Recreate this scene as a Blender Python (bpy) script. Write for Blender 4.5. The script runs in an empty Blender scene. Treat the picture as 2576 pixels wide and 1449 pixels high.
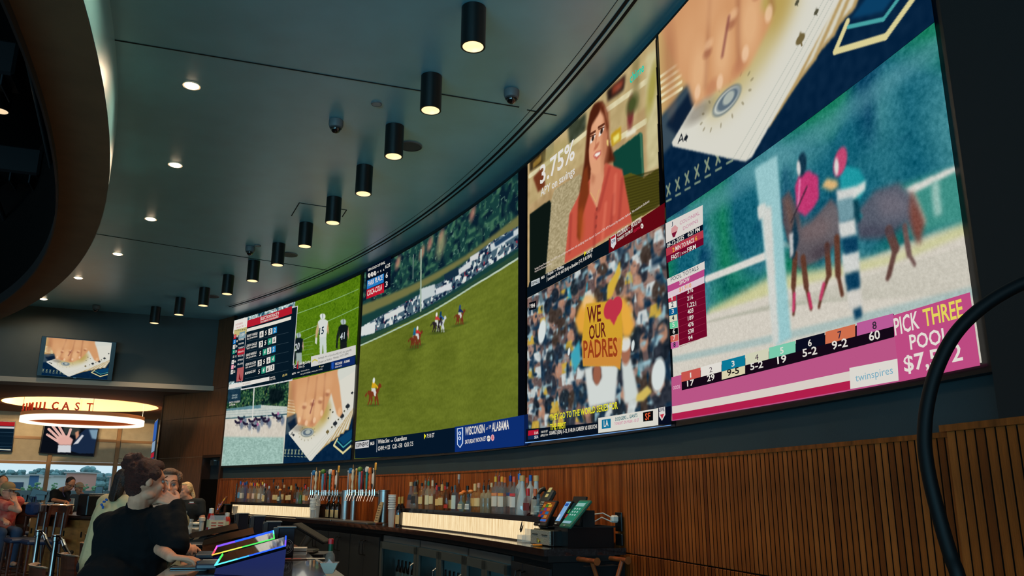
import bpy, bmesh, math, random
import numpy as np
from mathutils import Vector, Matrix

random.seed(7)
RNG = np.random.default_rng(11)
SC = bpy.context.scene
COL = SC.collection
PI = math.pi

# ------------------------------------------------------------------ camera, world, light, exposure
FOC, PITCH, ROLL, EYE = 2020.0, 0.2505, 0.0067, 1.38      # focal length in pixels of the 2576 px wide frame
_cp, _sp, _cr, _sr = math.cos(PITCH), math.sin(PITCH), math.cos(ROLL), math.sin(ROLL)
FWD = np.array([0, _cp, _sp]); _up = np.array([0, -_sp, _cp]); _rt = np.array([1, 0, 0.0])
RT = _cr * _rt + _sr * _up
UP = -_sr * _rt + _cr * _up
ORG = np.array([0, 0, EYE])
cam_data = bpy.data.cameras.new('camera')
cam_data.sensor_fit = 'HORIZONTAL'; cam_data.sensor_width = 36.0
cam_data.lens = FOC / 2576.0 * 36.0
cam_data.clip_start = 0.05; cam_data.clip_end = 600
cam = bpy.data.objects.new('camera', cam_data); COL.objects.link(cam)
M = Matrix(((RT[0], UP[0], -FWD[0], 0), (RT[1], UP[1], -FWD[1], 0), (RT[2], UP[2], -FWD[2], EYE), (0, 0, 0, 1)))
cam.matrix_world = M
SC.camera = cam

SC.view_settings.view_transform = 'Standard'
SC.view_settings.look = 'None'
SC.view_settings.exposure = 0.0
SC.view_settings.gamma = 1.0
SC.view_settings.use_curve_mapping = False
SC.cycles.use_denoising = True
SC.cycles.max_bounces = 6
SC.cycles.diffuse_bounces = 4
SC.cycles.glossy_bounces = 3
SC.cycles.transmission_bounces = 4
SC.cycles.transparent_max_bounces = 8
SC.cycles.sample_clamp_indirect = 4.0

world = bpy.data.worlds.new('overcast_sky'); SC.world = world; world.use_nodes = True
_bg = world.node_tree.nodes['Background']
_bg.inputs['Color'].default_value = (0.70, 0.84, 0.94, 1)
WORLD_STRENGTH = 1.05
_bg.inputs['Strength'].default_value = WORLD_STRENGTH

def lamp(name, kind, loc, power, color=(1, 0.78, 0.52), target=None, **kw):
    d = bpy.data.lights.new(name, kind); d.energy = power; d.color = color
    for k, v in kw.items(): setattr(d, k, v)
    o = bpy.data.objects.new(name, d); COL.objects.link(o); o.location = loc
    if target is not None:
        o.rotation_euler = (Vector(target) - Vector(loc)).to_track_quat('-Z', 'Y').to_euler()
    return o

# added fill lights behind the camera: teal for the ceiling, warm for the wood
lamp('rear_fill_teal', 'AREA', (-5, -8, 1.2), 1150, (.20, .72, 1.0), (-3, 9, 4.6), shape='RECTANGLE', size=14, size_y=3.2)
lamp('rear_fill_warm', 'AREA', (2.0, -7, 4.2), 130, (1, .50, .20), (1.5, 6, .9), shape='RECTANGLE', size=5, size_y=2)

# ------------------------------------------------------------------ surveying helpers (pixel of the 2576x1449 frame -> point in the room)
def ray(x, y):
    return (x - 1288.0) / FOC * RT - (y - 724.5) / FOC * UP + FWD
def on_z(x, y, z):
    v = ray(x, y); return v * ((z - EYE) / v[2]) + ORG
def at_y(x, y, dist):
    v = ray(x, y); return v * (dist / v[1]) + ORG
C0 = np.array([-20.9515, -1.8172]); R0 = 23.065          # centre and radius of the curved video wall
def on_wall(x, y, off=0.0):
    "polar angle (degrees) and height where the pixel's ray meets the cylinder 'off' metres in front of the wall"
    v = ray(x, y); o = ORG[:2] - C0; d = v[:2]
    a = d @ d; b = o @ d; c = o @ o - (R0 - off) ** 2
    t = (-b + math.sqrt(b * b - a * c)) / a
    p = v * t + ORG
    return math.degrees(math.atan2(p[1] - C0[1], p[0] - C0[0])), p[2]
def arc(th, z, off=0.0):
    a = math.radians(th); r = R0 - off
    return np.array([C0[0] + r * math.cos(a), C0[1] + r * math.sin(a), z])
def arc_rot(th):
    "z rotation that turns local -y towards the room (away from the wall) at this angle"
    return math.radians(th) - PI / 2

# ------------------------------------------------------------------ colours and materials
def lin(c):
    c = np.asarray(c, float) / 255.0
    return np.where(c <= 0.04045, c / 12.92, ((c + 0.055) / 1.055) ** 2.4)
def rgba(c):
    l = lin(c); return (float(l[0]), float(l[1]), float(l[2]), 1.0)
MATS = {}
def mat(name, color, rough=0.5, metal=0.0, emit=None, strength=0.0, noise=0.0, nscale=8.0, bump=0.0, bscale=60.0,
        stretch=(1, 1, 1), trans=0.0, alpha=1.0, ior=1.45, coat=0.0, spec=0.5, second=None):
    if name in MATS: return MATS[name]
    m = bpy.data.materials.new(name); m.use_nodes = True; nt = m.node_tree; N = nt.nodes; L = nt.links
    b = N['Principled BSDF']
    b.inputs['Base Color'].default_value = rgba(color)
    b.inputs['Roughness'].default_value = rough
    b.inputs['Metallic'].default_value = metal
    b.inputs['IOR'].default_value = ior
    b.inputs['Specular IOR Level'].default_value = spec
    b.inputs['Transmission Weight'].default_value = trans
    b.inputs['Alpha'].default_value = alpha
    b.inputs['Coat Weight'].default_value = coat
    if emit is not None:
        b.inputs['Emission Color'].default_value = rgba(emit); b.inputs['Emission Strength'].default_value = strength
    if noise > 0 or bump > 0 or second is not None:
        tc = N.new('ShaderNodeTexCoord'); mp = N.new('ShaderNodeMapping'); mp.inputs['Scale'].default_value = stretch
        L.new(tc.outputs['Object'], mp.inputs['Vector'])
    if noise > 0 or second is not None:
        n = N.new('ShaderNodeTexNoise'); n.inputs['Scale'].default_value = nscale; n.inputs['Detail'].default_value = 5
        L.new(mp.outputs['Vector'], n.inputs['Vector'])
        r = N.new('ShaderNodeValToRGB')
        c = np.asarray(color, float)
        lo = c * (1 - noise); hi = np.minimum(c * (1 + noise), 255)
        if second is not None: lo, hi = c, np.asarray(second, float)
        r.color_ramp.elements[0].position = 0.3; r.color_ramp.elements[1].position = 0.7
        r.color_ramp.elements[0].color = rgba(lo); r.color_ramp.elements[1].color = rgba(hi)
        L.new(n.outputs['Fac'], r.inputs['Fac']); L.new(r.outputs['Color'], b.inputs['Base Color'])
    if bump > 0:
        n2 = N.new('ShaderNodeTexNoise'); n2.inputs['Scale'].default_value = bscale; n2.inputs['Detail'].default_value = 4
        L.new(mp.outputs['Vector'], n2.inputs['Vector'])
        bp = N.new('ShaderNodeBump'); bp.inputs['Strength'].default_value = bump; bp.inputs['Distance'].default_value = 0.01
        L.new(n2.outputs['Fac'], bp.inputs['Height']); L.new(bp.outputs['Normal'], b.inputs['Normal'])
    MATS[name] = m
    return m
def flat(color, rough=0.45, metal=0.0, **k):
    key = 'paint_%d_%d_%d_%d_%d' % (*[int(v) for v in color], int(rough * 100), int(metal * 100))
    return mat(key, color, rough, metal, **k)
def glow(name, color, strength):
    if name in MATS: return MATS[name]
    m = bpy.data.materials.new(name); m.use_nodes = True; nt = m.node_tree; nt.nodes.clear()
    e = nt.nodes.new('ShaderNodeEmission'); e.inputs['Color'].default_value = rgba(color); e.inputs['Strength'].default_value = strength
    o = nt.nodes.new('ShaderNodeOutputMaterial'); nt.links.new(e.outputs[0], o.inputs[0]); MATS[name] = m
    return m
def picture_mat(name, strength):
    "screen picture: the mesh's own colour attribute, given off as light"
    if name in MATS: return MATS[name]
    m = bpy.data.materials.new(name); m.use_nodes = True; nt = m.node_tree; nt.nodes.clear()
    a = nt.nodes.new('ShaderNodeAttribute'); a.attribute_name = 'picture'
    e = nt.nodes.new('ShaderNodeEmission'); e.inputs['Strength'].default_value = strength
    o = nt.nodes.new('ShaderNodeOutputMaterial')
    nt.links.new(a.outputs['Color'], e.inputs['Color']); nt.links.new(e.outputs[0], o.inputs[0]); MATS[name] = m
    return m

# ------------------------------------------------------------------ mesh building
class MB:
    def __init__(s): s.v = []; s.f = []; s.m = []
    def add(s, verts, faces, mi=0, T=None):
        b = len(s.v)
        if T is not None: verts = [tuple(T @ Vector(p)) for p in verts]
        s.v += [tuple(map(float, p)) for p in verts]; s.f += [tuple(b + i for i in f) for f in faces]; s.m += [mi] * len(faces)
        return s
    def box(s, c, d, mi=0, rz=0.0, T=None, bev=0.0):
        x, y, z = d[0] / 2, d[1] / 2, d[2] / 2
        R = Matrix.Translation(Vector(c)) @ Matrix.Rotation(rz, 4, 'Z')
        if T is not None: R = T @ R
        if bev > 0:
            b = min(bev, x * .9, y * .9, z * .9)
            vs = []
            for sz in (-1, 1):
                for (sx, sy) in ((-1, -1), (1, -1), (1, 1), (-1, 1)):
                    vs += [(sx * (x - b), sy * (y - b), sz * z), (sx * x, sy * (y - b), sz * (z - b)), (sx * (x - b), sy * y, sz * (z - b))]
            bm = bmesh.new(); [bm.verts.new(p) for p in vs]; bm.verts.ensure_lookup_table()
            bmesh.ops.convex_hull(bm, input=bm.verts); bm.verts.index_update()
            vv = [tuple(v.co) for v in bm.verts]; ff = [tuple(v.index for v in f.verts) for f in bm.faces]; bm.free()
            return s.add(vv, ff, mi, R)
        vs = [(-x, -y, -z), (x, -y, -z), (x, y, -z), (-x, y, -z), (-x, -y, z), (x, -y, z), (x, y, z), (-x, y, z)]
        fs = [(3, 2, 1, 0), (4, 5, 6, 7), (0, 1, 5, 4), (1, 2, 6, 5), (2, 3, 7, 6), (3, 0, 4, 7)]
        return s.add(vs, fs, mi, R)
    def lathe(s, prof, c=(0, 0, 0), n=16, mi=0, T=None, sx=1.0, sy=1.0, caps=True):
        vs = []; k = len(prof)
        for (r, z) in prof:
            for i in range(n):
                a = 2 * PI * i / n; vs.append((c[0] + r * sx * math.cos(a), c[1] + r * sy * math.sin(a), c[2] + z))
        fs = [(j * n + i, j * n + (i + 1) % n, (j + 1) * n + (i + 1) % n, (j + 1) * n + i) for j in range(k - 1) for i in range(n)]
        if caps:
            fs.append(tuple(range(n))[::-1]); fs.append(tuple((k - 1) * n + i for i in range(n)))
        return s.add(vs, fs, mi, T)
    def cyl(s, p0, p1, r0, r1=None, n=12, mi=0, T=None, round_ends=False):
        r1 = r0 if r1 is None else r1
        p0, p1 = Vector(p0), Vector(p1); d = p1 - p0; L = d.length
        if L < 1e-7: return s
        Q = Matrix.Translation(p0) @ d.to_track_quat('Z', 'Y').to_matrix().to_4x4()
        if T is not None: Q = T @ Q
        if round_ends:
            prof = [(r0 * math.cos(a), r0 * math.sin(a)) for a in (-1.45, -1.1, -.7, -.35)] + [(r0, 0), (r1, L)] + \
                   [(r1 * math.cos(a), L + r1 * math.sin(a)) for a in (.35, .7, 1.1, 1.45)]
        else: prof = [(r0, 0), (r1, L)]
        return s.lathe(prof, (0, 0, 0), n, mi, Q)
    def ball(s, c, r, n=14, mi=0, T=None):
        rx, ry, rz = (r, r, r) if not hasattr(r, '__len__') else r
        k = max(6, n // 2)
        prof = [(math.cos(-PI / 2 + PI * j / k) if 0 < j < k else 0.02, math.sin(-PI / 2 + PI * j / k) * rz) for j in range(k + 1)]
        return s.lathe(prof, c, n, mi, T, sx=rx, sy=ry)
    def tube(s, path, r, n=8, mi=0, T=None, closed=False):
        P = [Vector(p) for p in path]; k = len(P); vs = []; rr = r if hasattr(r, '__len__') else [r] * k
        ref = Vector((0, 0, 1)); pn = None
        for i, p in enumerate(P):
            a = P[(i - 1) % k] if (i > 0 or closed) else p; b = P[(i + 1) % k] if (i < k - 1 or closed) else p
            t = (b - a).normalized()
            if pn is None:
                nn = t.cross(ref)
                if nn.length < 1e-3: nn = t.cross(Vector((1, 0, 0)))
                nn.normalize()
            else: nn = (pn - t * pn.dot(t)).normalized()
            pn = nn; bb = t.cross(nn)
            for j in range(n):
                w = 2 * PI * j / n; vs.append(tuple(p + (nn * math.cos(w) + bb * math.sin(w)) * rr[i]))
        m = k if closed else k - 1
        fs = [(i * n + j, i * n + (j + 1) % n, ((i + 1) % k) * n + (j + 1) % n, ((i + 1) % k) * n + j) for i in range(m) for j in range(n)]
        if not closed: fs += [tuple(range(n))[::-1], tuple((k - 1) * n + j for j in range(n))]
        return s.add(vs, fs, mi, T)
    def prism(s, poly, z0, z1, mi=0, T=None):
        n = len(poly)
        vs = [(p[0], p[1], z0) for p in poly] + [(p[0], p[1], z1) for p in poly]
        fs = [tuple(range(n))[::-1], tuple(range(n, 2 * n))] + [(i, (i + 1) % n, n + (i + 1) % n, n + i) for i in range(n)]
        return s.add(vs, fs, mi, T)
    def slab(s, rings, mi=0, closed=False):
        "loft of equal-length rings (each a list of points)"
        n = len(rings[0]); vs = [p for r in rings for p in r]; k = len(rings)
        fs = [(i * n + j, i * n + (j + 1) % n, ((i + 1) % k) * n + (j + 1) % n, ((i + 1) % k) * n + j) for i in range(k if closed else k - 1) for j in range(n)]
        if not closed: fs += [tuple(range(n))[::-1], tuple((k - 1) * n + j for j in range(n))]
        return s.add(vs, fs, mi)
    def arcslab(s, t0, t1, z0, z1, o0, o1, mi=0, step=1.0):
        "curved block concentric with the video wall: angles, heights, offsets in front of the wall"
        n = max(1, int(math.ceil(abs(t1 - t0) / step)))
        rings = []
        for i in range(n + 1):
            t = t0 + (t1 - t0) * i / n
            rings.append([arc(t, z0, o0), arc(t, z0, o1), arc(t, z1, o1), arc(t, z1, o0)])
        return s.slab(rings, mi)
    def mesh(s, name, smooth=False, fix=True):
        me = bpy.data.meshes.new(name); me.from_pydata(s.v, [], s.f)
        me.polygons.foreach_set('material_index', s.m)
        if fix:
            bm = bmesh.new(); bm.from_mesh(me); bmesh.ops.recalc_face_normals(bm, faces=bm.faces); bm.to_mesh(me); bm.free()
        if smooth:
            me.polygons.foreach_set('use_smooth', [True] * len(me.polygons))
        me.update(); return me
    def build(s, name, mats, parent=None, smooth=False, loc=(0, 0, 0), rz=0.0, label=None, kind=None, angle=True):
        me = s.mesh(name, smooth)
        for m in (mats if isinstance(mats, (list, tuple)) else [mats]): me.materials.append(m)
        if smooth and angle:
            try: me.set_sharp_from_angle(angle=math.radians(40))
            except Exception: pass
        o = bpy.data.objects.new(name, me); COL.objects.link(o); o.location = loc; o.rotation_euler = (0, 0, rz)
        if parent is not None: o.parent = parent
        if label: o['label'] = label
        if kind: o['kind'] = kind
        return o
def thing(name, label, cat, loc=(0, 0, 0), rz=0.0, group=None):
    o = bpy.data.objects.new(name, None); COL.objects.link(o); o.empty_display_size = .1
    o.location = tuple(map(float, loc)); o.rotation_euler = (0, 0, rz)
    o['label'] = label; o['category'] = cat
    if group: o['group'] = group
    return o
def tag(o, label, cat, group=None, kind=None):
    o['label'] = label; o['category'] = cat
    if group: o['group'] = group
    if kind: o['kind'] = kind
    return o
def struct(o): o['kind'] = 'structure'; return o
def copy_thing(o, loc, rz=None, label=None, group=None, parent=None):
    c = o.copy(); COL.objects.link(c)
    if parent is None:
        c.location = tuple(map(float, loc))
        if rz is not None: c.rotation_euler = (0, 0, rz)
        if label: c['label'] = label
        if group: c['group'] = group
    else: c.parent = parent
    for ch in list(o.children): copy_thing(ch, None, parent=c)
    return c
# ------------------------------------------------------------------ lettering: glyph outlines turned into flat triangles once, while the scene is empty
_TX = {}
def glyphs(text, bold=True):
    key = (text, bold)
    if key in _TX: return _TX[key]
    cu = bpy.data.curves.new('lettering', 'FONT'); cu.body = text; cu.size = 1.0; cu.resolution_u = 2
    if bold: cu.offset = 0.018
    ob = bpy.data.objects.new('lettering', cu); COL.objects.link(ob)
    bpy.context.view_layer.update()
    me = ob.evaluated_get(bpy.context.evaluated_depsgraph_get()).to_mesh()
    n = len(me.vertices); co = np.empty(n * 3, 'f'); me.vertices.foreach_get('co', co); co = co.reshape(-1, 3)[:, :2].copy()
    fs = [tuple(p.vertices) for p in me.polygons]
    ob.evaluated_get(bpy.context.evaluated_depsgraph_get()).to_mesh_clear()
    bpy.data.objects.remove(ob); bpy.data.curves.remove(cu)
    x0, x1 = co[:, 0].min(), co[:, 0].max()
    co[:, 0] = (co[:, 0] - x0) / (x1 - x0); co[:, 1] /= 0.70
    _TX[key] = (co, fs, (x1 - x0) / 0.70); return _TX[key]

# ------------------------------------------------------------------ picture painter: numpy raster that becomes the screens' colour attribute
def up(a, H, W):
    "bilinear upsample"
    h, w = a.shape[:2]
    y = np.linspace(0, h - 1, H); x = np.linspace(0, w - 1, W)
    y0 = np.floor(y).astype(int).clip(0, h - 2) if h > 1 else np.zeros(H, int); x0 = np.floor(x).astype(int).clip(0, w - 2)
    fy = (y - y0)[:, None]; fx = (x - x0)[None, :]
    if a.ndim == 3: fy = fy[..., None]; fx = fx[..., None]
    return (a[y0][:, x0] * (1 - fy) * (1 - fx) + a[y0][:, x0 + 1] * (1 - fy) * fx + a[y0 + 1][:, x0] * fy * (1 - fx) + a[y0 + 1][:, x0 + 1] * fy * fx)
def noise2(H, W, ch, cw, seed=0):
    return up(np.random.default_rng(seed).random((max(2, ch), max(2, cw))), H, W)
def blur(a, s):
    if s <= 0: return a
    k = int(max(1, round(s * 2.5))); x = np.arange(-k, k + 1); g = np.exp(-x * x / (2 * s * s)); g /= g.sum()
    p = np.pad(a, [(k, k), (k, k)] + [(0, 0)] * (a.ndim - 2), mode='edge'); H, W = a.shape[:2]
    t = sum(g[i] * p[:, i:i + W] for i in range(2 * k + 1)); return sum(g[i] * t[i:i + H] for i in range(2 * k + 1))
class Pic:
    "coordinates: u to the right 0..1, d down 0..1; colours sRGB 0..255"
    def __init__(s, W, H, color, frame=None):
        s.W, s.H = W, H; s.a = np.zeros((H, W, 3)) + np.asarray(color, float); s.frame = frame
        s.U = (np.arange(W)[None, :] + .5) / W + np.zeros((H, 1)); s.D = (np.arange(H)[:, None] + .5) / H + np.zeros((1, W))
    def q(s, pts):
        return [s.frame.ud(*p) for p in pts] if s.frame is not None else list(pts)
    def put(s, mask, color):
        m = mask[..., None]; s.a = s.a * (1 - m) + np.asarray(color, float) * m; return s
    def mask(s, pts, soft=0.6):
        pts = s.q(pts); m = np.zeros((s.H, s.W), bool); x, y = s.U, s.D
        n = len(pts)
        for i in range(n):
            (x0, y0), (x1, y1) = pts[i], pts[(i + 1) % n]
            if abs(y0 - y1) < 1e-9: continue
            c = ((y0 > y) != (y1 > y)) & (x < (x1 - x0) * (y - y0) / (y1 - y0) + x0)
            m ^= c
        return blur(m.astype(float), soft)
    def poly(s, pts, color, soft=0.6, op=1.0): return s.put(s.mask(pts, soft) * op, color)
    def line(s, p, q, w, color, soft=0.5, op=1.0):
        "thick line, width w as a fraction of the picture's height"
        (x0, y0), (x1, y1) = s.q([p, q]); asp = s.W / s.H
        dx, dy = (x1 - x0) * asp, y1 - y0; L2 = dx * dx + dy * dy + 1e-12
        t = (((s.U - x0) * asp * dx + (s.D - y0) * dy) / L2).clip(0, 1)
        dist = np.hypot((s.U - x0) * asp - t * dx, s.D - y0 - t * dy)
        m = ((w / 2 - dist) * s.H / max(soft, .3) + .5).clip(0, 1)
        return s.put(m * op, color)
    def blob(s, c, rx, ry, color, ang=0.0, soft=0.25, op=1.0):
        "soft ellipse; rx, ry as fractions of the picture's height"
        (x, y), = s.q([c]); asp = s.W / s.H
        X = (s.U - x) * asp; Y = s.D - y; ca, sa = math.cos(ang), math.sin(ang)
        r = np.hypot((X * ca + Y * sa) / rx, (-X * sa + Y * ca) / ry)
        return s.put(((1 + soft / 2 - r) / soft).clip(0, 1) * op, color)
    def grain(s, ch, cw, amp, seed=1, mask=1.0, tint=(1, 1, 1)):
        n = (noise2(s.H, s.W, ch, cw, seed) - .5) * 2 * amp
        s.a = s.a + n[..., None] * np.asarray(tint) * (mask[..., None] if hasattr(mask, 'shape') else mask); return s
    def mixnoise(s, color, ch, cw, lo, hi, seed, mask=1.0):
        n = ((noise2(s.H, s.W, ch, cw, seed) - lo) / (hi - lo)).clip(0, 1) * mask; return s.put(n, color)
class WallFrame:
    "a feed on the curved wall: left and right angle, bottom and top height"
    def __init__(s, t0, t1, z0, z1, off=0.0): s.t0, s.t1, s.z0, s.z1, s.off = t0, t1, z0, z1, off
    def ud(s, px, py):
        t, z = on_wall(px, py, s.off); return (s.t0 - t) / (s.t0 - s.t1), 1 - (z - s.z0) / (s.z1 - s.z0)
    def pos(s, u, d, lift=0.0):
        a = np.radians(s.t0 + (s.t1 - s.t0) * u); r = R0 - s.off - lift
        return np.stack([C0[0] + r * np.cos(a), C0[1] + r * np.sin(a), s.z1 + (s.z0 - s.z1) * d], -1)
class FlatFrame:
    "a feed on a flat panel: top-left, top-right, bottom-left corners"
    def __init__(s, tl, tr, bl):
        s.o = np.asarray(tl, float); s.x = np.asarray(tr, float) - s.o; s.y = np.asarray(bl, float) - s.o
        s.n = np.cross(s.y, s.x); s.n /= np.linalg.norm(s.n)
    def ud(s, px, py):
        v = ray(px, py); t = ((s.o - ORG) @ s.n) / (v @ s.n); p = ORG + v * t - s.o
        G = np.array([[s.x @ s.x, s.x @ s.y], [s.x @ s.y, s.y @ s.y]]); r = np.linalg.solve(G, [p @ s.x, p @ s.y]); return float(r[0]), float(r[1])
    def pos(s, u, d, lift=0.0):
        u = np.asarray(u, float)[..., None]; d = np.asarray(d, float)[..., None]
        return s.o + s.x * u + s.y * d + s.n * lift
def picture(name, pic, frame, parent, gain, lift=0.0, label=None):
    W, H = pic.W, pic.H
    u, d = np.meshgrid(np.linspace(0, 1, W), np.linspace(0, 1, H))
    P = frame.pos(u, d, lift).reshape(-1, 3)
    i = np.arange((H - 1) * (W - 1)); r = i // (W - 1); c = i % (W - 1); b = r * W + c
    F = np.stack([b, b + W, b + W + 1, b + 1], -1)
    me = bpy.data.meshes.new(name)
    me.vertices.add(len(P)); me.vertices.foreach_set('co', P.ravel().astype('f'))
    me.loops.add(F.size); me.loops.foreach_set('vertex_index', F.ravel().astype('i'))
    me.polygons.add(len(F)); me.polygons.foreach_set('loop_start', np.arange(0, F.size, 4, dtype='i'))
    me.update(calc_edges=True)
    at = me.color_attributes.new('picture', 'FLOAT_COLOR', 'POINT')
    c = np.ones((W * H, 4), 'f'); c[:, :3] = lin(pic.a.clip(0, 255)).reshape(-1, 3); at.data.foreach_set('color', c.ravel())
    me.materials.append(picture_mat('screen_light', gain))
    o = bpy.data.objects.new(name, me); COL.objects.link(o); o.parent = parent
    if label: o['label'] = label
    return o
class Over:
    "crisp captions, bars and lettering of a feed, lying a few millimetres in front of its picture"
    def __init__(s, frame, k=1.0): s.k = k; s.fr = frame; s.v = []; s.f = []; s.c = []
    def _q(s, p): return s.fr.ud(*p)
    def _emit(s, u, d, faces, color, layer):
        P = s.fr.pos(np.asarray(u, float), np.asarray(d, float), 0.002 + 0.0012 * layer); b = len(s.v)
        s.v += [tuple(map(float, p)) for p in P]; s.f += [tuple(b + i for i in f) for f in faces]
        l = lin(color); s.c += [(float(l[0]), float(l[1]), float(l[2]), 1.0)] * len(P)
    def quad(s, pts, color, layer=0, px=True):
        "four corners tl, tr, br, bl"
        q = [s._q(p) for p in pts] if px else list(pts); n = max(1, int(abs(q[1][0] - q[0][0]) / 0.06)); us = []; ds = []; fs = []
        for i in range(n + 1):
            t = i / n
            us += [q[0][0] + (q[1][0] - q[0][0]) * t, q[3][0] + (q[2][0] - q[3][0]) * t]
            ds += [q[0][1] + (q[1][1] - q[0][1]) * t, q[3][1] + (q[2][1] - q[3][1]) * t]
            if i: fs.append((2 * i - 2, 2 * i - 1, 2 * i + 1, 2 * i))
        s._emit(us, ds, fs, color, layer)
    def rect(s, a, b, color, layer=0, px=True):
        "upright rectangle from its top-left and bottom-right corners"
        (u0, d0), (u1, d1) = (s._q(a), s._q(b)) if px else (a, b)
        s.quad([(u0, d0), (u1, d0), (u1, d1), (u0, d1)], color, layer, px=False)
    def poly(s, pts, color, layer=0, px=True):
        q = [s._q(p) for p in pts] if px else list(pts)
        s._emit([p[0] for p in q], [p[1] for p in q], [tuple(range(len(q)))], color, layer)
    def text(s, t, a, b, h, color, layer=3, px=True, bold=True):
        "a, b: left and right end of the baseline; h: cap height (pixels when px, else fraction of the feed's height)"
        (u0, d0), (u1, d1) = (s._q(a), s._q(b)) if px else (a, b)
        if px: h = abs(d0 - s._q((a[0], a[1] - h / s.k))[1])
        co, fs, _ = glyphs(t, bold)
        if t in ('1', '|', 'I'): m_ = (u0 + u1) / 2; u0, u1 = m_ - (u1 - u0) * .22, m_ + (u1 - u0) * .22
        s._emit(u0 + (u1 - u0) * co[:, 0], d0 + (d1 - d0) * co[:, 0] - h * co[:, 1], fs, color, layer)
    def build(s, name, parent, gain, label=None):
        if not s.v: return None
        me = bpy.data.meshes.new(name); me.from_pydata(s.v, [], s.f)
        at = me.color_attributes.new('picture', 'FLOAT_COLOR', 'POINT'); at.data.foreach_set('color', np.array(s.c, 'f').ravel())
        me.materials.append(picture_mat('screen_light', gain)); me.update()
        o = bpy.data.objects.new(name, me); COL.objects.link(o); o.parent = parent; o['kind'] = 'stuff'
        if label: o['label'] = label
        return o
GAIN = 1.0
# ------------------------------------------------------------------ the video wall: four big LED displays, each with its feeds
def Z(ox, oy, s): return lambda X, Y: (ox + X / s, oy + Y / s)
A = Z(540, 740, 3.221); Bz = Z(880, 420, 1.985); Cz = Z(1300, 120, 2.415); Cl = Z(1300, 560, 2.5875); Du = Z(1650, 0, 2.5875); Dl = Z(1650, 500, 2.4147)
def pz(fn, *xy): return [fn(xy[i], xy[i + 1]) for i in range(0, len(xy), 2)]
WHITE = (222, 218, 210)

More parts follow.
